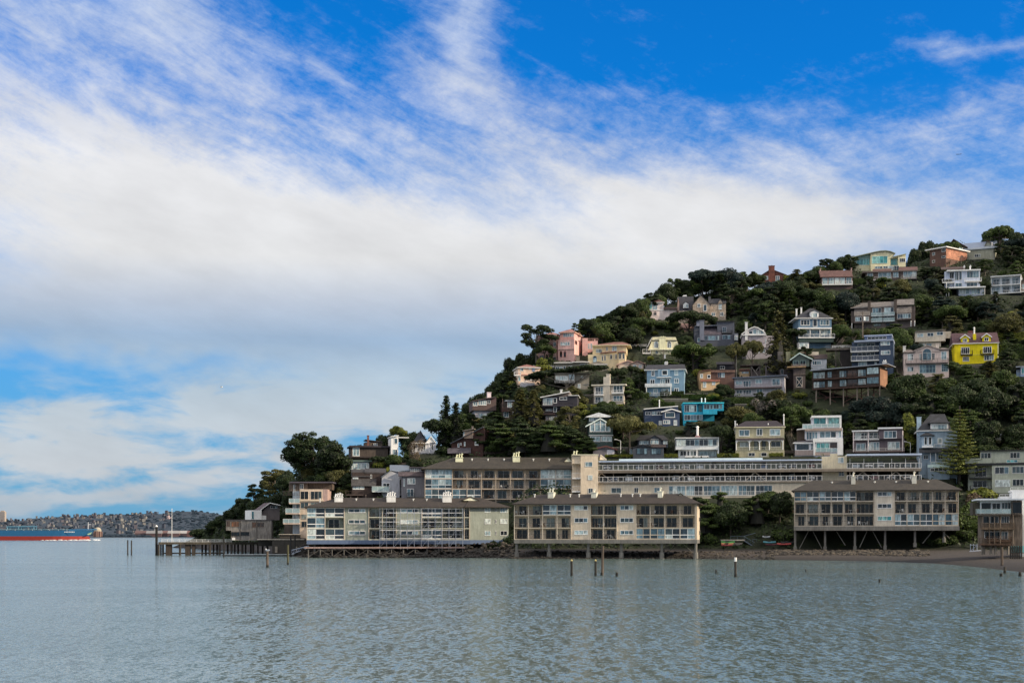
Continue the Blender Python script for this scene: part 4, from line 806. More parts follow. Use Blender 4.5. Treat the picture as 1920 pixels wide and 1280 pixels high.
h.win((1117, 505, 1157, 572), arch=True, g='blue', f=mt('#33587c')); h.win((1213, 500, 1228, 558), (1238, 496, 1257, 556), (1303, 488, 1325, 542), (1360, 485, 1377, 542), arch=True, g='dark'); h.win((1400, 480, 1424, 542), (1440, 480, 1462, 542), d=-1.2, arch=True, g='dark'); h.win((1324, 400, 1376, 455, 2), (1260, 408, 1278, 450), (1150, 432, 1212, 470, 4), d=2, g='pale'); h.rail(1140, 1210, 452, 484, .2, BLACK)
h = H('garage', 'salmon double garage with a shallow gable at the end of the white fence', 'J', 1395, 1615, 640, 4, '#b48a78', 'stucco', ytop=558)
h.body((1395, 1615, 603, 645, 0, 6)); h.gable(1390, 1620, 603, 562, 0, 6, mt('#a67f70'), xp=1495); h.box('garage_door', 1412, 1498, 612, 640, -.05, 0, mt('#c09a88')); h.box('garage_door', 1520, 1600, 612, 640, -.05, 0, mt('#c09a88')); h.rail(1615, 1690, 590, 625, 0)
h = H('cottage', 'low house with spreading white eaves in front of the peach villa', 'J', 705, 1270, 660, 0, '#6c685e', 'stucco', ytop=505)
h.body((705, 1110, 590, 665, 0, 8), (1080, 1270, 600, 670, 1.5, 8)); h.hip(690, 900, 578, 560, -.4, 6, mt('#56524e', 'shingle'), trim=WHITE); h.hip(890, 1080, 572, 556, -.6, 6, mt('#56524e', 'shingle'), trim=WHITE); h.hip(1060, 1275, 600, 566, 1, 8, mt('#56524e', 'shingle'), trim=WHITE)
h.win((708, 620, 752, 652, 2), (756, 620, 782, 650, 1), (790, 618, 818, 648), (850, 612, 890, 640, 2), (975, 590, 1062, 626, 4), g='mix', t=.12); h.chim(930, 970, 508, 575, 3, mt('#6e6254'))
h = H('cottage', 'grey lower wing with white corner windows under the wind swept flat cypress', 'J', 700, 1050, 865, 0, '#726e66', 'stucco', ytop=700)
h.body((700, 920, 700, 790, 0, 8), (915, 1075, 710, 870, 1, 8)); h.box('roof', 690, 1080, 692, 701, -.5, 8, mt('#5a5650')); h.win((708, 725, 745, 772, 2), (750, 725, 842, 772, 4), (852, 706, 912, 768, 3), g='pale', t=.12); h.win((985, 725, 1010, 750), (950, 810, 982, 855, 2), d=1, g='pale', t=.12); h.rail(700, 915, 775, 800, -.6)
h = H('cottage', 'small peach house with blue shutters and a red roof on the far left shoulder', 'J', 300, 540, 790, 10, '#b08a74', 'stucco', ytop=600)
h.body((302, 540, 630, 800, 0, 8)); h.hip(288, 545, 632, 600, 0, 8, mt('#7a4a42', 'shingle'), trim=WHITE); h.win((322, 636, 357, 672, 2), (415, 636, 430, 655), (300, 735, 327, 782, 1), g='pale'); h.win((453, 635, 484, 672, 2), g='blue', f=mt('#3d62a8')); h.win((372, 736, 412, 780, 3), g='dark', f=mt('#8a5a4a')); h.box('ledge', 298, 542, 708, 716, -.3, 0, mt('#9c6a58')); h.balc(262, 330, 682, 716, 1.2, 0, WHITE)
h = H('terrace', 'white railed terrace with pale parasols at the foot of the small peach house', 'J', 320, 480, 825, 4, '#8f8f98', 'stucco', ytop=750, cat='terrace')
h.body((325, 480, 800, 830, 0, 5)); h.rail(322, 482, 775, 802, 0); 
for x, y in ((345, 790), (450, 765), (390, 785)):
    q = MB(); X = h.lx(x, 2); z = h.lz(y, 2); q.tube((X, 2, h.lz(802, 2)), (X, 2, z), .04, WHITE, n=5); q.tube((X, 2, z - .2), (X, 2, z + .5), 1.3, WHITE, .05, n=8); q.build('parasol', h.root)
h = H('taupe_house', 'square taupe house with a roof terrace and a tall central chimney slab', 'J', 1125, 1450, 1020, -8, '#8a8278', 'stucco', ytop=705)
h.body((1125, 1452, 825, 1030, 0, 9)); h.box('roof', 1098, 1475, 815, 828, -.7, 10, mt('#a8a092')); h.rail(1102, 1228, 772, 815, -.4, DARK, 'slats'); h.rail(1310, 1470, 762, 815, -.4, DARK, 'slats', dback=9); h.chim(1230, 1300, 735, 1025, -.6, mt('#9a9286'), w=1.6, cap=False); h.chim(1262, 1300, 708, 745, -.4, mt('#9a9286'), w=1.2)
h.win((1145, 840, 1226, 922, 3), (1338, 830, 1443, 905, 3), (1140, 952, 1228, 1018, 3), (1336, 942, 1443, 1000, 3), g='mix', t=.1); h.balc(1132, 1228, 895, 928, 1, 0, WHITE); h.balc(1320, 1446, 880, 910, 1, 0, WHITE); h.rail(1130, 1228, 992, 1016, -.4); h.rail(1320, 1446, 980, 1004, -.4)
BK = mt('#34323c', 'siding')
h = H('modern_house', 'black clad modern house with a white edged rising roof and a glazed corner', 'J', 560, 945, 1200, -4, '#34323c', ytop=895)
h.body((565, 945, 950, 1080, 0, 9), (580, 940, 1050, 1160, .8, 9)); h.body((600, 740, 1150, 1250, 1, 9), m=mt('#9a9498')); h.slope(540, 862, 962, 902, -.6, 8, mt('#6e6a6c'), trim=WHITE); h.poly([(566, 952), (566, 958), (860, 903), (860, 952)], .2, 7, mt('#6a5f5c', 'siding')); h.box('roof', 845, 960, 935, 942, -.5, 8, WHITE)
h.win((570, 962, 677, 1040, 5), g='pale', t=.12); h.win((684, 962, 722, 1020, 1), (750, 956, 833, 985, 2), (683, 1062, 722, 1116, 1), g='dark', t=.14); h.win((600, 1060, 674, 1108, 3), (640, 1165, 690, 1225, 2), d=.75, g='pale', t=.12); h.balc(560, 900, 1015, 1045, .9, 0, mt('#3f3c46')); h.balc(575, 700, 1105, 1135, 1.2, .4, mt('#4a3a3a')); h.balc(595, 700, 1190, 1225, 1.2, .6, mt('#4a3a3a')); h.chim(758, 780, 878, 915, 3, WHITE)
h = H('brown_cabin', 'dark red brown cabin with white window bays mostly hidden by the big conifers', 'R', 580, 740, 1175, 6, '#403632', ytop=925)
h.body((590, 740, 940, 1180, 0, 8)); h.box('roof', 622, 745, 925, 938, -.5, 8, mt('#6c7480')); h.win((648, 952, 712, 1020, 2), (600, 1078, 668, 1150, 2), (720, 1080, 740, 1110), g='pale', t=.14); h.balc(580, 690, 1030, 1062, 1.2, 0, mt('#5a3432')); h.bar('post', (585, 905, -1), (585, 1060, -1), .09, mt('#5a4440'))
h = H('brown_cabin', 'reddish house with a pink chimney and white window band on the left slope', 'R', 182, 500, 1155, 8, '#54403e', ytop=822)
h.body((185, 500, 940, 1060, 0, 8)); h.body((215, 460, 1050, 1160, .8, 8), m=mt('#807e84')); h.slope(180, 385, 945, 902, -.4, 8, mt('#4f4448', 'shingle')); h.slope(385, 500, 902, 890, -.4, 8, mt('#4f4448', 'shingle')); h.poly([(186, 942), (186, 944), (384, 903), (500, 893), (500, 942)], .1, 7, mt('#5a4044')); h.win((190, 948, 252, 1000, 2), (262, 928, 370, 990, 4), g='pale', t=.14); h.win((378, 925, 425, 968, 2), g='dark'); h.chim(382, 432, 824, 895, 3, mt('#c09a9e')); h.win((270, 1100, 370, 1160, 4), d=.8, g='pale')
# ---- K view
h = H('townhouse', 'light blue three storey house with dark roof and a pale balcony across the middle floor', 'K', 186, 580, 460, -3, '#557890', ytop=125)
h.body((186, 580, 182, 468, 0, 9), (300, 430, 182, 262, -.8, 0)); h.hip(156, 600, 184, 132, 0, 9, SLATE, inset=.6, trim=WHITE); h.win((232, 195, 270, 250, 2), (478, 190, 516, 246, 2), (220, 285, 270, 336, 2), (475, 280, 523, 328, 2), (475, 382, 523, 422, 2), (254, 388, 300, 434, 1), (342, 385, 413, 442, 3), g='mix', t=.14); h.win((345, 190, 405, 240, 1), d=-.8, g='dark', t=.14); h.win((328, 282, 430, 346, 4), g='mix', t=.12); h.balc(166, 445, 330, 358, 1.4, 0, mt('#a6bccb'), 'solid'); h.box('ledge', 288, 442, 261, 268, -1.1, 0, WHITE); h.rail(145, 430, 428, 460, -1); h.chim(372, 405, 100, 135, 5, WHITE, pots=2)
for x in (180, 438): h.bar('post', (x, 360, -1.3), (x, 455, -1.3), .12, mt('#a6bccb'))
h = H('farmhouse', 'mustard yellow and brown stepped house with red roof edges half hidden by shrubs', 'K', 740, 1110, 372, 5, '#8c6a40', 'stucco', ytop=188)
h.body((740, 862, 200, 378, 0, 7)); h.body((862, 1115, 212, 372, .8, 7), m=mt('#5a3c34', 'siding')); h.body((760, 955, 308, 380, -1.5, 0), m=mt('#a88450')); h.slope(736, 865, 205, 190, -.2, 7, mt('#6b3b2c')); h.box('roof', 862, 1120, 190, 214, .4, 7, mt('#6b4a3c', 'shingle')); h.pitch(755, 960, 312, 296, -1.8, 0, mt('#7a3c28', 'shingle')); h.win((750, 230, 780, 270, 1), (825, 238, 861, 276, 1), g='mix', t=.14); h.win((935, 216, 1012, 270, 4), d=.8, g='mix', f=mt('#8a6a66')); h.win((875, 308, 911, 344, 2), (780, 314, 815, 372, 1), d=-1.5, g='pale', t=.13)
h = H('farmhouse', 'small orange yellow shed under the tree decks with a brown roof', 'K', 1165, 1275, 228, 4, '#a08252', 'stucco', ytop=180)
h.body((1168, 1272, 198, 232, 0, 5)); h.pitch(1160, 1280, 200, 184, -.4, 4, mt('#6b3b2c', 'shingle')); h.win((1190, 206, 1262, 224, 4), g='pale')
h = H('long_house', 'long pale grey two storey house with a thin overhanging roof and a full length balcony', 'K', 1110, 1640, 455, -4, '#85838a', ytop=250)
h.body((1112, 1642, 268, 462, 0, 9)); h.slope(1088, 1668, 270, 256, -1, 9.5, mt('#5a6070', 'metal')); h.win((1125, 298, 1196, 342, 2), (1336, 288, 1405, 331, 2), g='mix', t=.12); h.win((1204, 298, 1290, 362, 3), (1510, 285, 1598, 355, 2), (1130, 396, 1196, 440, 2), (1204, 394, 1295, 444, 3), (1345, 388, 1411, 432, 2), (1540, 385, 1600, 420, 2), g='blue', t=.12); h.balc(1110, 1612, 335, 372, 1.3, 0, mt('#6e6064'), slab=mt('#54403e')); h.rail(1120, 1500, 428, 458, -.8, mt('#8e8c92'))
h = H('blue_cottage', 'royal blue cottage with white trimmed roofs and a small gabled front', 'K', 160, 530, 770, 4, '#2c4468', ytop=570)
h.body((162, 520, 610, 780, 1.5, 8), (352, 532, 632, 778, 0, 6)); h.slope(152, 515, 606, 576, .8, 8, mt('#7a8494', 'metal'), trim=WHITE); h.poly([(162, 612), (162, 606), (515, 579), (515, 612)], 1.6, 7); h.gable(345, 538, 634, 606, 0, 6, mt('#56627a', 'shingle'), xp=450, trim=WHITE, oh=.3); h.win((170, 628, 226, 662, 2), (236, 626, 350, 665, 4), (384, 588, 444, 608, 2), d=1.5, g='mix', t=.12); h.win((378, 635, 482, 690, 1), (357, 720, 431, 756, 3), (470, 720, 505, 772, 2), g='blue', t=.14); h.win((312, 725, 347, 768, 2), d=1.5, g='pale', t=.14); h.flue(318, 515, 575, 3)
h = H('turquoise_house', 'turquoise flat roofed modern house with wide windows set in a hedge', 'K', 570, 1000, 722, 4, '#1a7c98', 'stucco', ytop=495)
h.body((570, 720, 540, 725, 0, 8), (778, 1000, 540, 620, 0, 8), (720, 778, 540, 725, 2, 8), (780, 930, 610, 658, -.8, 0), (780, 900, 655, 730, 2, 8)); h.body((570, 780, 632, 660, -.02, 2), ext=0); h.box('roof', 566, 1004, 531, 542, -.4, 8, mt('#2b96ae')); h.win((582, 555, 713, 630, 5), (580, 662, 775, 716, 6), g='mix', f=mt('#8f9aa2'), d=-.03); h.win((788, 553, 850, 604, 2), (855, 556, 884, 602), (890, 552, 948, 600, 2), (956, 550, 982, 598), g='mix', f=mt('#6f8a92')); h.win((730, 560, 772, 640), d=2, g='teal', f=mt('#2a9ab0')); h.flue(765, 497, 535); h.flue(803, 497, 535)
h = H('craftsman_house', 'dark slate craftsman house with two layered front gables above the car deck', 'K', 40, 410, 1105, 3, '#3e4550', ytop=868)
h.body((40, 365, 1000, 1112, -1.5, 8), (95, 410, 925, 1010, 2, 9), (208, 330, 915, 990, 1.4, 3), (0, 40, 1015, 1112, 1, 8)); h.hip(72, 415, 926, 878, 1.8, 9, mt('#2a2a30', 'shingle'), inset=1.2); h.gable(205, 332, 920, 884, 1.4, 6, mt('#2a2a30', 'shingle'), oh=.3); h.gable(38, 245, 1012, 982, -1.5, 2, mt('#2a2a30', 'shingle'), xp=140, oh=.35); h.pitch(228, 388, 1008, 984, -1.8, 1, mt('#3a2e30', 'shingle')); h.win((110, 935, 206, 975, 5), (358, 925, 402, 972, 2), d=2, g='pale'); h.win((226, 922, 310, 970, 4), d=1.4, g='pale'); h.win((80, 1015, 192, 1078, 3), (234, 1018, 336, 1078, 4), d=-1.5, g='blue', f=mt('#2a3038')); h.win((5, 1026, 34, 1076, 1), d=1, g='pale')
h = H('glass_house', 'low white modern house with one unbroken band of glass along its upper floor', 'K', 490, 950, 1108, 3, '#a3a6aa', 'paint', ytop=895)
h.body((492, 945, 990, 1030, 0, 8), (520, 720, 1030, 1110, 1.2, 8), (720, 945, 1030, 1110, 2.5, 8), (935, 948, 905, 1110, 0, 8)); h.body((492, 945, 908, 992, .5, 8), m=mt('#6e7478'), ext=0); h.box('roof', 488, 950, 901, 910, -.3, 8, WHITE); h.win((500, 922, 930, 990, 9), g='mix', t=.1, f=mt('#9ea4a6')); h.win((535, 1040, 606, 1096, 2), (610, 1040, 638, 1096), (645, 1040, 712, 1096, 2), d=1.2, g='dark', t=.12); h.win((735, 1045, 925, 1105, 4), d=2.4, g='pale', f=mt('#8a8a8a')); h.bar('post', (715, 1030, .1), (715, 1110, .1), .1, WHITE); h.box('planter', 590, 840, 1095, 1112, -1, 1, WHITE); h.flue(722, 795, 905, 3, .3); h.box('roof_vent', 700, 748, 883, 902, 2.5, 4, mt('#8a5a58'))
# yellow italianate
h = H('italianate_house', 'olive yellow two storey house with an arched white verandah and a dark hipped roof', 'K', 1125, 1645, 1100, 2, '#87805f', ytop=722)
h.body((1125, 1642, 790, 920, 0, 9), (1130, 1640, 915, 1040, 1.8, 9), (1125, 1642, 1038, 1110, -.2, 9)); h.hip(1110, 1655, 790, 728, 0, 9, mt('#2e2630', 'shingle'), xr=(1230, 1560), trim=mt('#a8a07c', 'paint')); h.win((1160, 820, 1273, 884, 2), (1347, 808, 1410, 881, 2), (1486, 815, 1599, 882, 2), g='mix', t=.14); h.pitch(1130, 1635, 930, 912, -.6, .1, mt('#3a3036', 'shingle'))
h.win((1170, 950, 1263, 1003, 2), (1500, 945, 1602, 1006, 2), d=1.75, g='mix'); h.win((1320, 938, 1362, 1032), (1405, 938, 1446, 1032), d=1.75, g='dark', f=mt('#2a2620'), name='door')
for x in (1132, 1272, 1378, 1482, 1625):
    h.bar('porch_post', (x, 930, -.3), (x, 1036, -.3), .13, mt('#b9b7a6', 'paint'))
    for sg in (-1, 1):
        if 1132 <= x + sg * 40 <= 1625: h.bar('arch_bracket', (x, 958, -.3), (x + sg * 22, 936, -.3), .08, mt('#b9b7a6', 'paint'))
h.rail(1135, 1622, 1002, 1034, -.3, mt('#a9a796', 'paint'), 'bars'); h.box('beam', 1125, 1632, 930, 938, -.4, -.2, mt('#b9b7a6', 'paint')); h.win((1262, 1062, 1330, 1100, 2), (1395, 1062, 1455, 1100, 1), d=-.2, g='dark', name='door'); h.chim(1115, 1128, 730, 800, 2, WHITE); h.flue(1635, 670, 770, 2)
for x in (1140, 1470): h.flue(x, 765, 790, 1, .1)
# ---- L view teal A-frame
h = H('a_frame_house', 'dark teal house with a tall triangular window wall under a peaked gable', 'L', 1380, 1635, 762, 5, '#38504f', ytop=412)
h.body((1380, 1632, 552, 765, 0, 8), (1378, 1605, 455, 560, 2, 8)); h.hip(1348, 1640, 456, 414, 1.5, 9, mt('#7f8488', 'shingle'), trim=WHITE); h.win((1382, 464, 1478, 503, 4), d=2, g='pale', t=.12); h.gable(1350, 1635, 560, 480, 0, 4, mt('#4a5a5a', 'shingle'), xp=1500, oh=.2, trim=mt('#9aa6a4', 'paint'))
q = MB(); pq = MB(); base = h.lz(614)
pts = [(1392, 545), (1500, 492), (1605, 545)]
pq.prism([(h.lx(1395), -.05, base)] + [(h.lx(1605), -.05, base)] + [(h.lx(x), -.05, h.lz(y + 6)) for x, y in reversed(pts)], (0, .04, 0), glass('pale'))
for x in (1392, 1440, 1500, 1555, 1603):
    y = 545 - 53 * (1 - abs(x - 1500) / 108); q.box(h.lx(x) - .09, h.lx(x) + .09, -.14, -.003, base, h.lz(y), WHITE)
q.box(h.lx(1388), h.lx(1608), -.13, -.003, base - .1, base + .1, WHITE); q.box(h.lx(1388), h.lx(1608), -.12, -.003, h.lz(542), h.lz(538), WHITE)
o = q.build('window', h.root); pq.build('pane', o)
h.win((1392, 665, 1500, 720, 2), (1510, 665, 1620, 718, 2), g='pale', t=.12); h.box('ledge', 1376, 1636, 650, 657, -.2, 0, WHITE)
h = H('garage', 'grey garage with dark red gable trim at the foot of the teal house', 'L', 1425, 1655, 868, 5, '#5f5b64', ytop=770)
h.body((1425, 1655, 800, 872, 0, 6)); h.gable(1418, 1660, 805, 772, 0, 6, mt('#4a3a3e', 'shingle'), xp=1560, trim=mt('#5c2a2a', 'paint')); h.box('garage_door', 1570, 1645, 808, 865, -.05, 0, mt('#8a8a94', 'paint'))
# ---- C view (left slope)
h = H('red_house', 'dark red shingled house with a steep blue grey roof above the tan block', 'C', 925, 1230, 340, -12, '#4a2620', 'shingle', ytop=98)
h.body((945, 1215, 232, 350, 0, 9)); h.poly([(945, 233), (1215, 100), (1232, 130), (1232, 233)], .1, 8); h.slope(935, 1218, 236, 98, -.5, 8.5, mt('#454c5c', 'shingle')); h.box('dormer', 1052, 1128, 125, 190, -.3, 3, mt('#7a6a60')); h.slope(1040, 1140, 128, 112, -.6, 3.4, mt('#6b655e')); h.win((1045, 135, 1056, 168), d=-.35, g='pale'); h.win((996, 232, 1012, 264), (1018, 228, 1030, 248), (1052, 218, 1064, 255), (1144, 216, 1176, 250, 1), g='pale', t=.12); h.pitch(910, 1110, 318, 275, -2.5, 0, mt('#4a4650', 'shingle')); h.chim(1118, 1132, 92, 125, 3, mt('#8a7a70'))
h = H('victorian_house', 'small white victorian cottage with a conical turret roof', 'C', 610, 810, 315, 5, '#8f9098', ytop=120)
h.body((610, 810, 228, 325, 0, 7)); 
q = MB(); X = h.lx(678, 2); q.tube((X, 2, h.lz(226, 2)), (X, 2, h.lz(122, 2)), (h.lx(745) - h.lx(610)) / 2, SLATE, .05, n=10); q.build('turret_roof', h.root)
h.gable(732, 806, 225, 176, -.4, 6, SLATE, WHITE, oh=.2, trim=WHITE); h.hip(600, 735, 230, 205, -.2, 7, SLATE); h.win((772, 235, 788, 288), (615, 245, 640, 285), (690, 240, 722, 290, 2), g='dark', t=.1)
for x in (612, 655, 725, 752): h.bar('porch_post', (x, 228, -.9), (x, 310, -.9), .09, WHITE)
h.rail(610, 755, 285, 308, -.9); h.box('ledge', 606, 758, 226, 234, -1.1, 0, WHITE)
h = H('modern_house', 'tall narrow white house with a glass corner, left of the turreted cottage', 'C', 425, 490, 350, 8, '#a8acb6', 'paint', ytop=165)
h.body((427, 488, 175, 352, 0, 6)); h.slope(420, 492, 180, 168, -.2, 6, WHITE); h.win((452, 188, 483, 236, 1), (440, 282, 482, 345, 2), g='blue', t=.12); h.box('canopy', 488, 580, 178, 184, 0, 2, WHITE)
h = H('flat_roofed_house', 'brown plank house with flat overhanging roof and white corner window, leftmost on the slope', 'C', 82, 400, 355, 6, '#4a403a', 'wood', ytop=165)
h.body((85, 400, 265, 362, 0, 8), (205, 352, 222, 262, 3, 8)); h.box('roof', 72, 440, 252, 266, -.7, 8, mt('#302c34')); h.slope(205, 352, 205, 222, 3, 8, mt('#3a3438')); h.win((97, 268, 156, 342, 2), d=-.02, g='pale', t=.14); h.win((275, 232, 310, 250, 2), d=2.9, g='blue'); h.chim(222, 238, 168, 255, 2, mt('#6a3c30'), cap=True); h.box('balcony', 75, 300, 343, 356, -1.2, 0, mt('#3d302e', 'wood'))
h = H('cottage', 'small white cottage with green roof and railed deck below the brown plank house', 'C', 60, 240, 462, 4, '#8a9498', ytop=375)
h.body((85, 238, 392, 470, 0, 7)); h.box('roof', 60, 262, 376, 388, -.6, 7, mt('#4a625c')); h.win((90, 395, 128, 455, 2), (132, 395, 162, 455, 1), (175, 398, 232, 448, 3), g='pale', t=.14); h.balc(22, 165, 452, 480, 1.5, .3, mt('#8f9ea0'), 'bars')
h = H('shingled_house', 'dark brown shingled house stepping down in layered roofs with small white windows', 'C', 90, 370, 690, 5, '#3c2b28', 'shingle', ytop=450)
h.body((95, 370, 480, 600, 1.5, 9), (95, 340, 590, 710, 0, 9)); h.pitch(85, 250, 520, 460, 1.2, 6, mt('#3b3a3e', 'shingle')); h.pitch(200, 385, 490, 450, 1.4, 7, mt('#3b3a3e', 'shingle')); h.pitch(85, 300, 600, 540, -.5, 1.5, mt('#3c3a3c', 'shingle')); h.win((98, 524, 145, 576, 4), d=1.45, g='pale', t=.12); h.win((98, 596, 196, 626, 6), g='pale', t=.1); h.win((248, 500, 262, 530), d=1.45, g='dark'); h.balc(40, 190, 640, 672, 2, 0, mt('#4a3a36'), 'bars'); 
for x in (80, 140, 210): h.bar('post', (x, 672, -1.5), (x, 705, -1.5), .12, mt('#6a5a50'))
h = H('contemporary_house', 'light grey contemporary house with opposing sloped roofs and a cantilevered glass balcony', 'C', 345, 580, 660, 4, '#84868e', ytop=420)
h.body((348, 500, 525, 665, 0, 8), (425, 585, 478, 665, 2, 8)); h.poly([(348, 526), (425, 470), (500, 500), (500, 526)], .1, 7); h.slope(342, 430, 525, 465, -.4, 8, mt('#566270', 'metal')); h.slope(428, 590, 466, 492, 1.6, 8, mt('#6c7480', 'metal')); h.pitch(415, 585, 470, 422, 3, 8, mt('#566270', 'metal')); h.win((355, 572, 415, 620, 2), g='dark', t=.12); h.balc(265, 408, 602, 642, 2.2, .3, mt('#9fb2b8'), 'glass'); h.bar('brace', (310, 650, -1.5), (345, 700, .3), .1, mt('#5a5054')); h.win((495, 540, 512, 588), d=1.95, g='dark')
h = H('lilac_house', 'lilac grey house with five slit windows upstairs beside the long tan block', 'C', 515, 715, 690, -3, '#5f5f66', 'stucco', ytop=435)
h.body((515, 715, 508, 705, 0, 8), (587, 715, 440, 512, 1, 8)); h.box('roof', 580, 725, 434, 441, .5, 8, mt('#4a4650')); h.pitch(488, 712, 515, 480, -.5, 1, mt('#4a4046', 'shingle')); h.win(*[(590 + i * 16, 446, 598 + i * 16, 490) for i in range(5)], d=1, g='pale', t=.05); h.win((566, 530, 634, 580, 3), g='pale', t=.12); h.win((562, 620, 622, 690, 2), (532, 535, 545, 600), g='mix', t=.12); h.balc(562, 622, 655, 690, .8, 0, DARK)
# ---- P view wooden towers and cottages
h = H('cottage', 'green gabled cottage on top of a tall weathered wooden stair tower', 'P', 828, 1125, 690, 3, '#43504e', 'siding', ytop=178)
h.body((850, 1100, 265, 375, 0, 6), ext=0); h.gable(828, 1125, 268, 182, 0, 6, mt('#56666a', 'shingle'), xp=950, trim=mt('#8a9a98', 'paint')); h.win((858, 285, 940, 350, 2), (960, 285, 1045, 350, 2), g='dark', f=mt('#6a8a88')); h.box('deck', 770, 1050, 372, 384, -1.5, 3, mt('#94743e', 'wood')); h.rail(840, 1050, 345, 374, -1.4, mt('#8a5a5a')); h.body((865, 1040, 385, 700, 0, 4), m=mt('#5b5150', 'wood')); h.win((900, 525, 998, 680, 1), g='dark', f=mt('#8a8480', 'wood'), t=.2, name='stair_opening'); h.bar('brace', (905, 670, -.1), (990, 550, -.1), .08, mt('#8a8480', 'wood')); h.bar('brace', (905, 550, -.1), (990, 670, -.1), .08, mt('#8a8480', 'wood')); h.bar('beam', (862, 500, -.1), (1042, 495, -.1), .12, mt('#6a6058', 'wood')); h.box('wall', 750, 815, 150, 300, 2, 4, mt('#6a6a4a', 'wood'))
h = H('cottage', 'cream cottage with a low brown roof and blue paned windows beside the green gabled cottage', 'P', 1125, 1330, 400, 3, '#8a8e96', 'siding', ytop=150)
h.body((1128, 1360, 265, 400, 0, 6)); h.body((960, 1240, 155, 215, 4, 8), m=mt('#a39a8c')); h.pitch(1080, 1370, 262, 200, -.3, 5, mt('#4a3638', 'shingle')); h.win((1142, 285, 1280, 350, 4), g='blue', t=.14); h.box('wall', 1025, 1040, 150, 215, 3.9, 4, mt('#8a4a38'))
h = H('parking_deck', 'weathered wooden parking deck on a cross braced base, left of the redwood trunk', 'P', 215, 370, 522, 3, '#5c5250', 'wood', ytop=300, cat='deck')
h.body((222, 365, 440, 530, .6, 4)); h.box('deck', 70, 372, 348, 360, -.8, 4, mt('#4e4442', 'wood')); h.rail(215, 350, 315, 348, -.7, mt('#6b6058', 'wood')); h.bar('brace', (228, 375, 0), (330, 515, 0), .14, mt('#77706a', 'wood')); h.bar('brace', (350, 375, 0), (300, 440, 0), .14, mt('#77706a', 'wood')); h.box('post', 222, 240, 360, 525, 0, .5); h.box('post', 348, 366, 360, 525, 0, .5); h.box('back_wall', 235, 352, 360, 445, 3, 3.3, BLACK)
h = H('parking_deck', 'grey wooden garage deck with a V brace, right of the other wooden deck', 'P', 440, 600, 522, 3, '#6a6266', 'wood', ytop=265, cat='deck')
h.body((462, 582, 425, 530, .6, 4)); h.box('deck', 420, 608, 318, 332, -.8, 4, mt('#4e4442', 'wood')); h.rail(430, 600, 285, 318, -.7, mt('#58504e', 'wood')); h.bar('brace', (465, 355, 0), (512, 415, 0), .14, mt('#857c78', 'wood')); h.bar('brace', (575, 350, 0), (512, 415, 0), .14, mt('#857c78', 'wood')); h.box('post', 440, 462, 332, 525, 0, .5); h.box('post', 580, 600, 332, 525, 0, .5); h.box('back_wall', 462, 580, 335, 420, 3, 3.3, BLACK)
h = H('hillside_shed', 'dark timber shed with a sloping roof behind the redwood trunk', 'P', 600, 860, 680, 0, '#2e2628', 'wood', ytop=380)
h.body((640, 860, 420, 690, 3, 6)); h.slope(730, 850, 380, 425, 2.6, 6, mt('#40383a')); h.box('wall', 625, 700, 150, 300, 3, 5, mt('#5a5452', 'wood')); h.win((670, 415, 712, 490, 1), d=2.9, g='dark', f=mt('#6a6a6e'))
# ---- chalet on ridge (I)
h = H('brick_chalet', 'rust red brick chalet with a big central chimney among the ridge trees', 'I', 1400, 1655, 255, 2, '#6b3628', 'siding', ytop=90)
h.body((1402, 1652, 205, 262, 0, 8)); h.gable(1392, 1662, 207, 142, 0, 8, mt('#5a3428', 'shingle'), xp=1500, oh=.3); h.chim(1475, 1538, 95, 258, -.5, mt('#7a3a26', 'shingle'), w=1.4, pots=1, pf=.06); h.win((1424, 210, 1470, 246, 2), (1548, 210, 1590, 262, 2), g='pale', t=.16)
# ---- Q view
h = H('modern_house', 'white modern house of stacked glass terraces above the stained stair tower', 'Q', 75, 800, 745, 3, '#9a9ca4', 'paint', ytop=148)
h.body((340, 780, 165, 345, 1.5, 8), (235, 800, 340, 500, .8, 8), (85, 365, 560, 750, .6, 8), (365, 805, 490, 750, 0, 8)); h.box('roof', 335, 782, 150, 180, .2, 8, WHITE); h.box('wall', 752, 782, 165, 345, .3, 1.5, WHITE); h.win((365, 185, 548, 300, 2), (585, 185, 750, 300, 2), d=1.45, g='teal'); h.box('column', 550, 570, 180, 335, .4, 1.4, WHITE); h.box('terrace_floor', 235, 790, 340, 378, 0, 1.5, mt('#7d6e66')); h.rail(200, 760, 275, 335, .3, WHITE, 'glass'); h.slope(115, 240, 360, 352, 0, 3, WHITE); h.rail(200, 350, 290, 350, 0, WHITE, 'glass')
h.win((250, 390, 428, 512, 4), (450, 385, 705, 485, 3), (728, 378, 782, 484, 1), d=.75, g='blue', t=.14); h.box('fascia', 355, 805, 492, 548, -.5, 0, WHITE); h.box('column', 722, 806, 548, 745, -.5, 0, WHITE); h.box('column', 362, 385, 548, 745, -.5, 0, WHITE); h.win((400, 558, 605, 690, 3), g='teal', t=.12); h.win((610, 560, 715, 640, 1), g='orange', f=mt('#6a5240')); h.rail(390, 720, 640, 700, -.35, WHITE, 'glass'); h.box('fascia', 385, 610, 702, 745, -.3, 0, mt('#857670'))
h.win((100, 572, 300, 665, 1), (322, 565, 356, 665, 1, 2), d=.55, g='blue', t=.12); h.box('roof', 58, 368, 548, 564, 0, 8, WHITE); h.slope(75, 365, 548, 532, .5, 8, mt('#5a5660')); h.box('wall', 85, 360, 668, 745, .4, .58, mt('#7d706c')); h.body((120, 235, 372, 545, 3, 8), m=mt('#5b4a3c'), ext=0)
h = H('modern_house', 'brown and grey three storey modern house above the right end of the car decks', 'Q', 965, 1725, 740, -2, '#5b5158', 'siding', ytop=325)
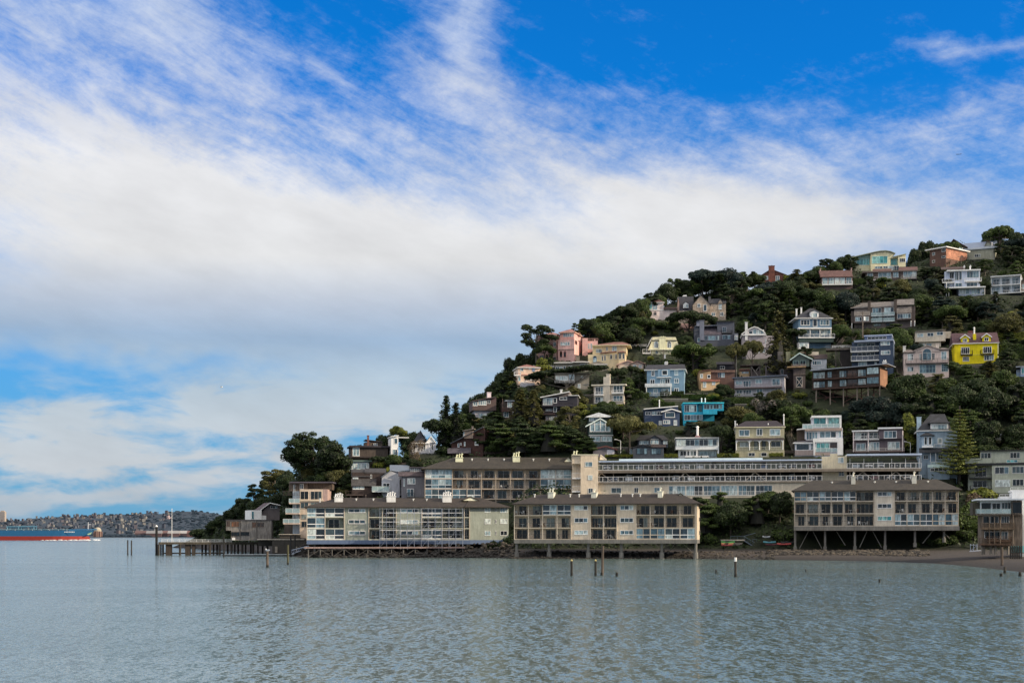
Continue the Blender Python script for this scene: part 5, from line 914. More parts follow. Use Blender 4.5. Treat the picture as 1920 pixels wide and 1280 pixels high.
h.body((965, 1345, 378, 750, 1.5, 8), (1340, 1700, 350, 500, .3, 8), (1340, 1725, 500, 750, 1.5, 8)); h.box('roof', 938, 1330, 364, 384, -.3, 8, mt('#c0b0ae', 'paint')); h.box('roof', 1325, 1695, 328, 352, -.5, 8, mt('#c0b0ae', 'paint'))
h.win((985, 400, 1170, 495, 4), (1195, 400, 1330, 488, 2), d=1.45, g='mix', t=.12); h.win((1418, 382, 1610, 490, 3), d=.25, g='blue', t=.14); h.win((1000, 560, 1145, 668, 2), (1172, 545, 1350, 665, 4), (1475, 545, 1658, 660, 3), d=1.45, g='pale', t=.13); h.win((1010, 715, 1150, 745, 2), (1180, 715, 1350, 745, 3), (1480, 715, 1640, 745, 3), d=1.45, g='blue', t=.12)
h.balc(965, 1345, 450, 498, 1.2, 1.4, mt('#b0a8a6')); h.balc(980, 1725, 640, 680, 1.4, 1.4, mt('#b0a49c'), slab=mt('#6a5a56')); h.balc(1000, 1750, 700, 742, 1.8, 1.4, mt('#b0a49c'), slab=mt('#6a5a56')) if 0 else None
for x in (962, 1185, 1700): h.bar('post', (x, 385, .1), (x, 690, .1), .13, mt('#a89c9a', 'paint'))

h = H('garage', 'dark garage roof wedged under the blue grey rambling house behind the tree trunk', 'K', 925, 1120, 190, 2, '#33323a', 'siding', ytop=105)
h.body((930, 1115, 130, 195, 0, 6)); h.pitch(920, 1125, 132, 108, -.4, 4, mt('#3d3a42', 'shingle')); h.win((960, 145, 1010, 180, 2), g='dark')
h = H('hillside_shed', 'dark timber stair tower left of the slate blue four storey building', 'H', 375, 500, 470, 0, '#2c2628', 'wood', ytop=290)
h.body((415, 500, 330, 475, 0, 4)); h.box('deck', 300, 502, 318, 330, -.6, 4, mt('#5c5450', 'wood')); h.rail(300, 500, 292, 318, -.5, mt('#7a726c', 'wood')); h.bar('post', (380, 330, 0), (380, 470, 0), .12, mt('#5c5450', 'wood')); h.bar('brace', (380, 335, 0), (430, 460, 0), .1, mt('#5c5450', 'wood'))
h = H('cottage', 'low flat roofed cottage behind the norfolk pine above the grey green block', 'Fv', 900, 1200, 240, 0, '#5a5c58', 'siding', ytop=205)
h.body((905, 1200, 215, 245, 0, 6)); h.box('roof', 890, 1210, 208, 216, -.5, 6, mt('#6a6c70', 'metal')); h.win((1090, 220, 1140, 238, 3), g='mix')
h = H('cottage', 'small pale cottage between the cream mansard house and the salmon garage', 'I', 20, 150, 1190, 4, '#8f7a70', 'stucco', ytop=1110)
h.body((20, 150, 1140, 1195, 0, 6)); h.gable(10, 160, 1142, 1112, 0, 6, mt('#7a5a50', 'shingle')); h.win((40, 1150, 75, 1180, 2), (100, 1150, 130, 1180, 2), g='pale')
# ================================================================== terrain, vegetation, shore
def ground_mat():
    m, n, l, p = nt('hill_ground')
    g = N(n, 'ShaderNodeNewGeometry'); s = N(n, 'ShaderNodeSeparateXYZ'); l.new(g.outputs['Position'], s.inputs[0])
    n1 = N(n, 'ShaderNodeTexNoise', Scale=.12, Detail=8.0, Roughness=.7); l.new(g.outputs['Position'], n1.inputs['Vector'])
    n2 = N(n, 'ShaderNodeTexNoise', Scale=2.5, Detail=6.0, Roughness=.7); l.new(g.outputs['Position'], n2.inputs['Vector'])
    cr = N(n, 'ShaderNodeValToRGB'); e = cr.color_ramp.elements
    e[0].position = .35; e[0].color = (.006, .010, .005, 1); e[1].position = .7; e[1].color = (.028, .04, .013, 1); l.new(n1.outputs[0], cr.inputs[0])  # near-black green: shadow between the trees is put into the ground colour
    sand = N(n, 'ShaderNodeValToRGB'); e = sand.color_ramp.elements
    e[0].position = .3; e[0].color = (.025, .021, .020, 1); e[1].position = .7; e[1].color = (.06, .05, .046, 1); l.new(n2.outputs[0], sand.inputs[0])
    wet = N(n, 'ShaderNodeMapRange'); l.new(s.outputs[2], wet.inputs[0]); wet.inputs[1].default_value = .1; wet.inputs[2].default_value = .7; wet.inputs[3].default_value = .3; wet.inputs[4].default_value = 1.0
    sc_ = N(n, 'ShaderNodeVectorMath', _operation='SCALE'); l.new(sand.outputs[0], sc_.inputs[0]); l.new(wet.outputs[0], sc_.inputs['Scale'])
    ad = N(n, 'ShaderNodeMath', _operation='ADD'); l.new(s.outputs[2], ad.inputs[0]); ml = N(n, 'ShaderNodeMath', _operation='MULTIPLY'); l.new(n2.outputs[0], ml.inputs[0]); ml.inputs[1].default_value = 1.2; l.new(ml.outputs[0], ad.inputs[1])
    f = N(n, 'ShaderNodeMapRange'); l.new(ad.outputs[0], f.inputs[0]); f.inputs[1].default_value = 2.3; f.inputs[2].default_value = 2.9
    mx = N(n, 'ShaderNodeMix', _data_type='RGBA'); l.new(f.outputs[0], mx.inputs[0]); l.new(sc_.outputs[0], mx.inputs[6]); l.new(cr.outputs[0], mx.inputs[7])
    l.new(mx.outputs[2], p.inputs['Base Color']); p.inputs['Roughness'].default_value = .9
    b = N(n, 'ShaderNodeBump', Strength=.8, Distance=.4); l.new(n2.outputs[0], b.inputs['Height']); l.new(b.outputs[0], p.inputs['Normal'])
    return m
GM = ground_mat()
def in_pad(x, Y):
    for q in PADS:
        dx, dy = x - q.cx, Y - q.cy
        if dx * dx + dy * dy < 3600:
            u_, v_ = dx * q.c + dy * q.s_, -dx * q.s_ + dy * q.c
            if q.bx[0] - .5 < u_ < q.bx[1] + .5 and -3.5 < v_ < 13: return True
    return False
def gzl(px, Y):
    z = ground_z(px, Y)
    if px < 385: z -= (385 - px) * .1
    return max(z, -3.0)
cols_ = list(range(190, 2000, 5)) + list(range(2000, 2760, 20)); vs = []; fs = []
NR = 12 + 56 + 14
for px in cols_:
    ys, yb = lerp_nodes(SHORE, px), lerp_nodes(FOOT, px); yr = max(hillY(px, lerp_nodes(RIDGE, px)), yb + 8)
    Ys = [ys - 14 + (yb - ys + 14) * i / 12 for i in range(12)] + [yb + (yr - yb) * i / 56 for i in range(56)] + [yr + 1500 * (i / 13) ** 2 for i in range(14)]
    for Y in Ys:
        z = gzl(px, Y); x = (px - 960) / F * Y
        z += mnoise.noise(Vector((x * .08, Y * .08, 0))) * (.5 if Y > yb else .12) * (1 if z > .1 else .3)
        for q in PADS:      # each house stands on a levelled pad cut into the slope
            dx, dy = x - q.cx, Y - q.cy
            if dx * dx + dy * dy > 3600: continue
            u_, v_ = dx * q.c + dy * q.s_, -dx * q.s_ + dy * q.c
            if q.bx[0] - 2.5 < u_ < q.bx[1] + 2.5 and -7 < v_ < 7: z = min(z, q.z0 - .15 + max(0, v_ - 4) * .9)
        vs.append((x, Y, z))
for i in range(len(cols_) - 1):
    for j in range(NR - 1):
        a_ = i * NR + j; fs.append((a_, a_ + NR, a_ + NR + 1, a_ + 1))
b_ = MB(); b_.add(vs, fs, GM); tag(b_.build('hillside_ground', smooth=True), kind='structure')

def water_mat():
    m, n, l, p = nt('bay_water')
    p.inputs['Base Color'].default_value = (.115, .17, .165, 1); p.inputs['Roughness'].default_value = .1; p.inputs['IOR'].default_value = 1.9
    g = N(n, 'ShaderNodeNewGeometry')
    def nz(lx, ly, det, rot=0, rough=.6, colr=True):
        mr = N(n, 'ShaderNodeMapping'); mr.inputs['Rotation'].default_value = (0, 0, rot); l.new(g.outputs['Position'], mr.inputs[0])
        mp = N(n, 'ShaderNodeMapping'); mp.inputs['Scale'].default_value = (1 / lx, 1 / ly, 1)
        l.new(mr.outputs[0], mp.inputs[0]); t = N(n, 'ShaderNodeTexNoise', Scale=1.0, Detail=det, Roughness=rough); l.new(mp.outputs[0], t.inputs['Vector']); return t.outputs[1 if colr else 0]
    def vmath(op, a_, b_=None):
        v = n.new('ShaderNodeVectorMath'); v.operation = op
        for i, q in enumerate((a_, b_)):
            if q is None: continue
            if isinstance(q, tuple): v.inputs[i].default_value = q
            else: l.new(q, v.inputs[i])
        return v
    # wave facets: slopes taken straight from several octaves of noise
    acc = None
    for lx, ly, det, rot, ax, ay in ((.14, .18, 2, .2, 1.0, 1.05), (.25, .4, 3, -.15, .85, 1.0), (.30, 1.1, 3, .05, .40, .80), (.42, 3.0, 3, -.03, .22, .50)):
        c_ = vmath('SUBTRACT', nz(lx, ly, det, rot), (.5, .5, .5)); m_ = vmath('MULTIPLY', c_.outputs[0], (ax, ay, 0)).outputs[0]
        acc = m_ if acc is None else vmath('ADD', acc, m_).outputs[0]
    r = N(n, 'ShaderNodeMapRange'); l.new(nz(70, 18, 4, .08, .6, False), r.inputs[0]); r.inputs[1].default_value = .35; r.inputs[2].default_value = .68; r.inputs[3].default_value = .6; r.inputs[4].default_value = 1.5
    sc_ = vmath('SCALE', acc); l.new(r.outputs[0], sc_.inputs['Scale'])
    nn_ = vmath('NORMALIZE', vmath('ADD', sc_.outputs[0], (0, 0, 1)).outputs[0]); l.new(nn_.outputs[0], p.inputs['Normal'])
    return m
WM = water_mat()
b_ = MB(); b_.add([(-9000, -1500, 0), (9000, -1500, 0), (9000, 14000, 0), (-9000, 14000, 0)], [(0, 1, 2, 3)], WM); tag(b_.build('bay_water'), kind='structure')
b_ = MB(); b_.add([(-9000, -1500, -4), (9000, -1500, -4), (9000, 14000, -4), (-9000, 14000, -4)], [(0, 1, 2, 3)], mt('#3a3a32')); tag(b_.build('sea_bed'), kind='structure')

# ---- foliage
def leaf_mat(name, c0, c1, tr=.15):
    m, n, l, p = nt(name)
    g = N(n, 'ShaderNodeNewGeometry'); oi = N(n, 'ShaderNodeObjectInfo'); tc = N(n, 'ShaderNodeTexCoord')
    nz = N(n, 'ShaderNodeTexNoise', Scale=.55, Detail=3.0); l.new(g.outputs['Position'], nz.inputs['Vector'])
    a = N(n, 'ShaderNodeMath', _operation='MULTIPLY_ADD'); l.new(g.outputs['Random Per Island'], a.inputs[0]); a.inputs[1].default_value = .45; l.new(nz.outputs[0], a.inputs[2])
    a2 = N(n, 'ShaderNodeMath', _operation='MULTIPLY_ADD'); l.new(oi.outputs['Random'], a2.inputs[0]); a2.inputs[1].default_value = .35; l.new(a.outputs[0], a2.inputs[2])
    cr = N(n, 'ShaderNodeValToRGB'); e = cr.color_ramp.elements; e[0].position = .42; e[0].color = (*c0, 1); e[1].position = 1.1 if 0 else 1.0; e[1].color = (*c1, 1); l.new(a2.outputs[0], cr.inputs[0])
    l.new(cr.outputs[0], p.inputs['Base Color']); p.inputs['Roughness'].default_value = .55; p.inputs['Specular IOR Level'].default_value = .25
    t = N(n, 'ShaderNodeBsdfTranslucent'); l.new(cr.outputs[0], t.inputs[0]); mx = N(n, 'ShaderNodeMixShader'); mx.inputs[0].default_value = tr
    out = [x for x in n if x.type == 'OUTPUT_MATERIAL'][0]; l.new(p.outputs[0], mx.inputs[1]); l.new(t.outputs[0], mx.inputs[2]); l.new(mx.outputs[0], out.inputs[0])
    return m
LEAF = dict(dark=leaf_mat('leaves_dark_green', (.003, .007, .004), (.028, .048, .014)), mid=leaf_mat('leaves_mid_green', (.005, .012, .004), (.060, .095, .022)),
            olive=leaf_mat('leaves_olive', (.010, .013, .005), (.11, .11, .035)), bright=leaf_mat('leaves_yellow_green', (.045, .065, .014), (.22, .24, .04)),
            pine=leaf_mat('leaves_pine_green', (.03, .04, .012), (.2, .23, .06)), blue=leaf_mat('leaves_blue_green', (.004, .009, .009), (.02, .04, .034)), brown=leaf_mat('leaves_brown', (.04, .03, .02), (.15, .11, .07)),
            blossom=leaf_mat('twigs_with_blossom', (.06, .05, .045), (.3, .27, .25)))
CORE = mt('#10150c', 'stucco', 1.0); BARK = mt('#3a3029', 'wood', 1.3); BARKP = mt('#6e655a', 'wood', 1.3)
def leafq(v, f, c, nrm, s, rr):
    nrm = (nrm + Vector((rr.uniform(-1, 1), rr.uniform(-1, 1), rr.uniform(-1, 1))) * .9)
    if nrm.length < .01: nrm = Vector((0, 0, 1))
    nrm.normalize(); u = nrm.orthogonal().normalized(); w = nrm.cross(u); t = rr.uniform(0, 6.28)
    a, b2 = (u * math.cos(t) + w * math.sin(t)) * s, (w * math.cos(t) - u * math.sin(t)) * s * rr.uniform(.5, .9)
    o = len(v); v += [c - a, c + b2, c + a, c - b2]; f.append((o, o + 1, o + 2, o + 3))
def lobes_crown(lobes, n, s, lm, seed, core=.78, up=-.35):
    rr = random.Random(seed); v = []; f = []
    wts = [(r[0] * r[1] + r[0] * r[2]) for c, r in lobes]
    for _ in range(n):
        c, r = rr.choices(lobes, wts)[0]
        while True:
            d = Vector((rr.gauss(0, 1), rr.gauss(0, 1), rr.gauss(0, 1))).normalized()
            if d.z > up or rr.random() < .3: break
        k = rr.uniform(.82, 1.1) + .22 * mnoise.noise(d * 2.2 + Vector(c))
        leafq(v, f, Vector((c[0] + d.x * r[0] * k, c[1] + d.y * r[1] * k, c[2] + d.z * r[2] * k)), d, s * rr.uniform(.6, 1.3), rr)
    b2 = MB(); b2.add(v, f, lm)
    if core:
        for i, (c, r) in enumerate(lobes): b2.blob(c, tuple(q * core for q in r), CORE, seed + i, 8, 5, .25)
    return b2
def trunk(h, r, branches, seed, bark=None, lean=0):
    b2 = MB(); rr = random.Random(seed); p = Vector((0, 0, -1.5)); bark = bark or BARK
    k = 5; pts = [Vector((lean * h * (i / k) ** 1.5 + rr.uniform(-.1, .1) * i / k, rr.uniform(-.1, .1) * i / k, -1.5 + (h + 1.5) * i / k)) for i in range(k + 1)]
    for i in range(k): b2.tube(pts[i], pts[i + 1], r * (1 - .55 * i / k), bark, r * (1 - .55 * (i + 1) / k), 7)
    for c in branches:
        st = pts[rr.randint(2, k - 1)]; c = Vector(c); mid = st.lerp(c, .5) + Vector((0, 0, -.06 * (c - st).length))
        b2.tube(st, mid, r * .42, bark, r * .3, 5); b2.tube(mid, c, r * .3, bark, r * .12, 5)
    return b2
_proto = {}
def proto(kind, colr, seed):
    key = (kind, colr, seed)
    if key in _proto: return _proto[key]
    rr = random.Random(hash(kind) % 1 + seed * 17 + len(kind)); lm = LEAF[colr]; tm = None
    if kind == 'round':         # 9 wide, 8.5 high
        L = [((0, 0, 4.6), (2.7, 2.7, 2.5))]
        for i in range(11):
            a2 = rr.uniform(0, 6.28); q = rr.uniform(1.6, 3.0); z = rr.uniform(2.4, 6.4); q *= 1 - max(0, z - 4.5) * .22; rad_ = rr.uniform(1.1, 1.9)
            L.append(((q * math.cos(a2), q * math.sin(a2), z), (rad_, rad_, rad_ * .8)))
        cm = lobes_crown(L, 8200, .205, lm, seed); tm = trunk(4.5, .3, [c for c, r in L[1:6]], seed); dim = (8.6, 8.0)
    elif kind == 'airy':        # tall open crown with sky gaps, 10 wide 12 high
        L = []
        for i in range(30):
            z = rr.uniform(3.5, 11.2); q = 4.2 * math.sqrt(max(.05, 1 - ((z - 6.8) / 5.2) ** 2)) * rr.uniform(.35, 1); a2 = rr.uniform(0, 6.28); r_ = rr.uniform(.7, 1.35)
            L.append(((q * math.cos(a2), q * math.sin(a2), z), (r_, r_, r_ * .62)))
        cm = lobes_crown(L, 9000, .2, lm, seed, core=.45); tm = trunk(8, .34, [c for c, r in L[::2]], seed, BARKP); dim = (10, 12)
    elif kind == 'grand':       # big domed crown, many small clumps, 16 wide 13.5 high
        L = []
        for i in range(95):
            d = Vector((rr.gauss(0, 1), rr.gauss(0, 1), rr.gauss(.25, .9))).normalized(); q = rr.uniform(.62, 1); r_ = rr.uniform(.9, 1.6)
            L.append(((7.0 * d.x * q, 7.0 * d.y * q, 7.0 + 5.6 * d.z * q), (r_, r_, r_ * .75)))
        cm = lobes_crown(L, 17000, .23, lm, seed, core=.5); tm = trunk(8, .5, [c for c, r in L[::4]], seed, BARK); dim = (16, 13.6)
    elif kind == 'layered':     # broad cypress of flat spreading boughs, 11 wide 9.5 high
        L = []
        for i in range(34):
            z = rr.uniform(1.6, 8.8); q = (5.0 * (1 - (z / 11) ** 1.5) + .3) * rr.uniform(.45, 1); a2 = rr.uniform(0, 6.28); r_ = rr.uniform(1.1, 1.9) * (1.1 - z * .05)
            L.append(((q * math.cos(a2), q * math.sin(a2), z), (r_, r_, r_ * .3)))
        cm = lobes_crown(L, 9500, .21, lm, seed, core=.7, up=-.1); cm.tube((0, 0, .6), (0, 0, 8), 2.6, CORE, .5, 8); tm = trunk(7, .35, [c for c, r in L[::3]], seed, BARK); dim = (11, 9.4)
    elif kind == 'umbrella':    # flat top, bare forked trunk
        L = []
        for i in range(16):
            a2 = rr.uniform(0, 6.28); q = 4.0 * math.sqrt(rr.random()); r_ = rr.uniform(.9, 1.7)
            L.append(((q * math.cos(a2), q * math.sin(a2), 5.6 - q * .28 + rr.uniform(-.5, .5)), (r_, r_, r_ * .55)))
        cm = lobes_crown(L, 8000, .2, lm, seed, core=.6); tm = trunk(4.8, .28, [c for c, r in L[::2]], seed, BARK, .03); dim = (10, 6.8)
    elif kind == 'cone':        # full conifer 7 wide 14 high
        v = []; f = []; B = []
        for i in range(150):
            z = 1.0 + 12.6 * (i / 150); Lg = 3.5 * (1 - (z / 14.4)) ** .8 * rr.uniform(.6, 1.15) + .25; a2 = rr.uniform(0, 6.28)
            nn = int(10 + Lg * 14)
            for k in range(nn):
                t = (k + rr.random()) / nn; c = Vector((math.cos(a2) * Lg * t, math.sin(a2) * Lg * t, z - .28 * Lg * t * t + .05)); sp = .28 + .25 * Lg * (1 - t) * .5
                c += Vector((rr.uniform(-sp, sp), rr.uniform(-sp, sp), rr.uniform(-.16, .16)))
                leafq(v, f, c, Vector((math.cos(a2) * .3, math.sin(a2) * .3, 1)), .2 * rr.uniform(.7, 1.3), rr)
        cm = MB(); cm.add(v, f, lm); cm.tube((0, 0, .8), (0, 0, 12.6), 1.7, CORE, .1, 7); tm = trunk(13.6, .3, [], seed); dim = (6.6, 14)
    elif kind == 'tiered':      # norfolk pine: separate flat tiers, 9 wide 18 high
        v = []; f = []; br = MB()
        for i in range(19):
            z = 2.2 + 15.4 * (i / 19) ** .92; Lg = 4.9 * (1 - z / 18.4) ** 1.1 + .22
            for j in range(9):
                a2 = 6.28 * (j + rr.uniform(-.2, .2)) / 9 + i; nn = int(12 + Lg * 16)
                br.tube((0, 0, z), (math.cos(a2) * Lg * .9, math.sin(a2) * Lg * .9, z + .1 * Lg), .05, BARK, .02, 4)
                for k in range(nn):
                    t = .12 + .88 * (k + rr.random()) / nn; w_ = .32 * Lg * .5 * math.sin(min(1, t * 1.2) * 2.6) + .1
                    c = Vector((math.cos(a2) * Lg * t - math.sin(a2) * rr.uniform(-w_, w_), math.sin(a2) * Lg * t + math.cos(a2) * rr.uniform(-w_, w_), z + .13 * Lg * t * t + rr.uniform(-.08, .1)))
                    leafq(v, f, c, Vector((0, 0, 1)), .16 * rr.uniform(.7, 1.3), rr)
        cm = MB(); cm.add(v, f, lm); tm = trunk(18, .26, [], seed); o = len(tm.v); tm.add(br.v, br.f, BARK); dim = (8.8, 18.2)
    elif kind == 'bush':        # 4 wide, 2.6 high
        L = [((rr.uniform(-1.1, 1.1), rr.uniform(-.8, .8), rr.uniform(.5, 1.3)), (rr.uniform(.7, 1.1),) * 2 + (rr.uniform(.6, .95),)) for i in range(7)]
        cm = lobes_crown(L, 1900, .17, lm, seed, core=.8); dim = (4.0, 2.4)
    elif kind == 'hedge':       # clipped, 6 wide 1.6 high
        v = []; f = []
        for i in range(2800):
            x, y, z = rr.uniform(-3, 3), rr.uniform(-.7, .7), rr.uniform(0, 1.5); q = rr.random()
            if q < .45: z = 1.5; nn = Vector((0, 0, 1))
            elif q < .85: y = -.7; nn = Vector((0, -1, 0))
            else: x = 3 if rr.random() < .5 else -3; nn = Vector((1 if x > 0 else -1, 0, 0))
            leafq(v, f, Vector((x, y, z + .1 * math.sin(x * 3))) + nn * rr.uniform(-.1, .1), nn, .13, rr)
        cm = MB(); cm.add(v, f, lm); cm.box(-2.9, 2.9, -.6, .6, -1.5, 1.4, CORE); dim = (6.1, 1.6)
    elif kind == 'column':      # 3.4 wide 9 high
        L = [((rr.uniform(-.3, .3), rr.uniform(-.3, .3), 1 + i * .95), (1.4 - .05 * i, 1.4 - .05 * i, 1.0)) for i in range(8)]
        cm = lobes_crown(L, 3600, .2, lm, seed, core=.8); dim = (3.2, 8.8)
    elif kind == 'windswept':   # wide flat canopy on twisted trunks
        L = [((x, rr.uniform(-1.5, 1.5), 4.4 + .16 * x - .018 * x * x + rr.uniform(-.12, .12)), (1.5, 1.4, .5)) for x in [-6 + .75 * i for i in range(17)]]
        cm = lobes_crown(L, 5600, .23, lm, seed, core=.75); tm = trunk(2.2, .35, [(c[0], c[1], c[2] - .2) for c, r in L[::2]], seed, BARKP); dim = (13.6, 5.2)
    elif kind == 'twiggy':
        L = [((rr.uniform(-2.6, 2.6), rr.uniform(-2, 2), rr.uniform(2, 6)), (1.2, 1.2, 1)) for i in range(14)]
        cm = lobes_crown(L, 2600, .13, lm, seed, core=0); tm = trunk(3.5, .2, [c for c, r in L] + [(c[0] * 1.2, c[1] * 1.2, c[2] + .6) for c, r in L], seed, BARKP); dim = (7.4, 6.8)
    _proto[key] = (cm.mesh('crown'), tm.mesh('trunk') if tm else None, dim)
    return _proto[key]
NAMES = dict(layered='cypress_tree', grand='eucalyptus_tree', round='broadleaf_tree', airy='eucalyptus_tree', umbrella='cypress_tree', cone='conifer_tree', tiered='norfolk_pine', bush='shrub', hedge='clipped_hedge', column='columnar_tree', windswept='windswept_cypress', twiggy='blossom_tree')
CATS = dict(bush='shrub', hedge='hedge')
def tree(kind, colr, px, py, h, w=None, label=None, group=None, seed=None, Y=None, rz=None):
    seed = R.randint(1, 3) if seed is None else seed
    cme, tme, dim = proto(kind, colr, seed); Y = Y or hillY(px, py); m = Y / F
    sz = h * m / dim[1]; sx = (w * m / dim[0]) if w else sz
    z = H0 + (HZ - py) / F * Y; x = (px - 960) / F * Y
    rz = (R.uniform(0, 6.28) if kind not in ('hedge', 'windswept') else (-math.atan((px - 960) / F))) if rz is None else rz
    if tme is None:
        o = bpy.data.objects.new(NAMES[kind], cme); col.objects.link(o); o.location = (x, Y, z - .1)
    else:
        o = bpy.data.objects.new(NAMES[kind], None); col.objects.link(o); o.location = (x, Y, z - .1)
        for nm, me in (('trunk', tme), ('crown', cme)):
            c = bpy.data.objects.new(nm, me); col.objects.link(c); c.parent = o
    o.rotation_euler = (0, 0, rz); o.scale = (sx, sx, sz)
    tag(o, label, CATS.get(kind, 'tree'), group)
    return o
TREES = [] 
def TT(*a, **k):
    TREES.append((a[2], a[3], a[4])); return tree(*a, **k)
# landmark trees (px, base row, height px, width px)
TT('grand', 'dark', 586, 900, 94, 118, 'huge dark rounded tree with sky showing through, tallest on the left end of the hill', seed=1)
TT('round', 'dark', 622, 897, 72, 78, 'dense round tree against the right side of the huge dark rounded tree')
TT('airy', 'olive', 515, 945, 68, 78, 'grey olive open crowned tree on the slope below and left of the huge dark tree', seed=2)
TT('airy', 'dark', 478, 958, 58, 56, 'dark ragged tree leaning out at the left edge of the headland wood', seed=3)
TT('airy', 'dark', 1006, 672, 70, 80, 'lone flat topped pine silhouetted on the sky in front of the pink villa', seed=1)
TT('windswept', 'dark', 1062, 727, 40, 142, 'wide wind swept flat cypress with pale twisted trunks below the pink villa', seed=1)
TT('cone', 'olive', 975, 805, 78, 62, 'big brownish conifer left of the black modern house', seed=1)
TT('cone', 'olive', 1000, 800, 72, 50, 'second brownish conifer touching the black modern house, the slimmer of that pair', seed=2)
TT('cone', 'dark', 836, 835, 97, 46, 'tall dark pointed conifer at the left shoulder, right one of the close pair', seed=3)
TT('cone', 'dark', 855, 838, 86, 52, 'dark conifer just left of the reddish cabin on the left slope', seed=2)
TT('cone', 'olive', 1459, 705, 126, 66, 'tall brownish redwood rising between the grey mansard house and the blue colonial house', seed=2)
TT('tiered', 'pine', 1799, 905, 147, 100, 'tall yellow green norfolk pine with separate tiers beside the light blue victorian house', seed=1)
TT('column', 'bright', 1703, 842, 70, 26, 'narrow bright green ivy clad tree right of the brown and grey modern house')
TT('airy', 'olive', 1068, 820, 64, 58, 'pale olive eucalyptus between the black modern house and the teal house', seed=1)
TT('umbrella', 'olive', 1181, 850, 78, 96, 'spreading olive tree with a pale forked trunk right of the teal house', seed=2)
TT('umbrella', 'dark', 1292, 628, 50, 84, 'dark spreading cypress in front of the tan stone manor', seed=3)
TT('umbrella', 'mid', 1300, 700, 62, 84, 'rounded dark cypress right of the cream mansard house', seed=2)
TT('umbrella', 'olive', 1379, 706, 70, 46, 'olive flat topped tree with a bare trunk in front of the blue grey rambling house', seed=1)
TT('umbrella', 'olive', 1411, 690, 60, 40, 'smaller olive flat topped tree in front of the mansard house with the curved gable', seed=3)
TT('twiggy', 'blossom', 1432, 795, 52, 52, 'leafless grey tree with pale blossom below the long pale grey house', seed=1)
TT('umbrella', 'mid', 1487, 812, 58, 66, 'dark flat topped tree with a bare trunk left of the white glass terraces house', seed=1)
TT('round', 'olive', 1458, 762, 34, 42, 'olive round shrubby tree over the right corner of the long pale grey house')
TT('round', 'olive', 1383, 804, 45, 62, 'olive round tree right of the turquoise house')
TT('column', 'bright', 1412, 800, 30, 16, 'small yellow green tree beside the olive round tree right of the turquoise house')
TT('umbrella', 'dark', 1352, 850, 62, 48, 'dark tree with bare trunks between the white glass band house and the olive yellow house', seed=3)
TT('round', 'blue', 1612, 795, 48, 58, 'blue green tree at the foot of the stilts of the brown glass house')
TT('round', 'blue', 1640, 803, 64, 78, 'large blue green tree above the brown and grey modern house')
TT('round', 'blue', 1674, 803, 52, 56, 'blue green tree right of the large one above the brown and grey modern house')
TT('round', 'dark', 1706, 775, 78, 86, 'large dark green tree with a visible trunk below the pale pink villa')
TT('round', 'mid', 1690, 668, 58, 48, 'olive green tree right of the slate blue four storey building', seed=2)
TT('round', 'olive', 1885, 640, 58, 70, 'large yellowish olive tree above the hedges at the right edge')
TT('round', 'mid', 1848, 622, 24, 34, 'round green tree in front of the cream block wall above the yellow house')
TT('round', 'dark', 1904, 492, 62, 34, 'dark pine on the skyline at the right edge', seed=1)
TT('airy', 'dark', 1878, 486, 34, 36, 'dark open crowned pine right of the hilltop house', seed=1)
TT('round', 'bright', 746, 822, 26, 36, 'rounded yellow green tree behind the brown plank house at the left end')
TT('twiggy', 'brown', 780, 872, 48, 36, 'bare brown tree in front of the turreted white cottage', seed=2)
TT('round', 'bright', 1338, 752, 18, 34, 'small bright green bush tree right of the light blue three storey house')
TT('column', 'mid', 571, 1010, 44, 22, 'climbing green ivy bush against the left end of the sage green apartment block')
for px, py, h_, w_, c_, s_ in ((1320, 1003, 78, 74, 'mid', 1), (1370, 1006, 74, 70, 'dark', 2), (1350, 985, 72, 60, 'mid', 3), (1418, 985, 66, 70, 'mid', 1), (1462, 980, 64, 60, 'dark', 2), (1306, 975, 50, 46, 'dark', 3), (1440, 960, 44, 60, 'mid', 2)):
    TT('layered' if s_ != 2 else 'round', c_, px, py, h_, w_, 'broad dark green tree in the grove between the two beige blocks on piles', 'grove between the two blocks on piles', seed=s_)
for px, h_ in ((1465, 34), (1300, 28), (1330, 22)): TT('bush', 'mid', px, 1018, h_, h_ * 1.4, 'rounded green bush at the foot of the grove between the two blocks on piles', 'bushes at the foot of the grove')
for px, py, h_, w_, c_ in ((905, 842, 50, 62, 'dark'), (940, 848, 56, 70, 'mid'), (985, 852, 60, 76, 'dark'), (1030, 850, 54, 72, 'mid'), (1075, 848, 44, 58, 'dark'), (925, 815, 44, 54, 'mid'), (1095, 850, 36, 46, 'mid')):
    TT('layered', c_, px, py, h_ * 1.1, w_ * 1.15, 'dense spreading cypress in the dark row behind the long tan block', 'cypresses behind the long tan block')
for px, py, h_, w_, c_ in ((1745, 800, 70, 76, 'dark'), (1800, 790, 76, 80, 'dark'), (1858, 800, 84, 84, 'dark'), (1905, 790, 80, 70, 'dark'), (1772, 755, 50, 56, 'mid'), (1825, 742, 52, 62, 'mid'), (1880, 745, 54, 60, 'mid'), (1750, 850, 60, 60, 'dark'), (1850, 850, 66, 70, 'dark'), (1900, 850, 60, 60, 'dark'), (1915, 830, 66, 60, 'dark'), (1725, 820, 50, 46, 'dark'), (1780, 700, 24, 40, 'mid'), (1812, 712, 30, 46, 'mid'), (1887, 690, 40, 44, 'dark'), (1860, 712, 36, 46, 'dark')):
    TT('layered' if px % 2 else 'round', c_, px, py, h_, w_, 'big dark tree in the shaded wood below the yellow house', 'trees in the shaded wood below the yellow house')
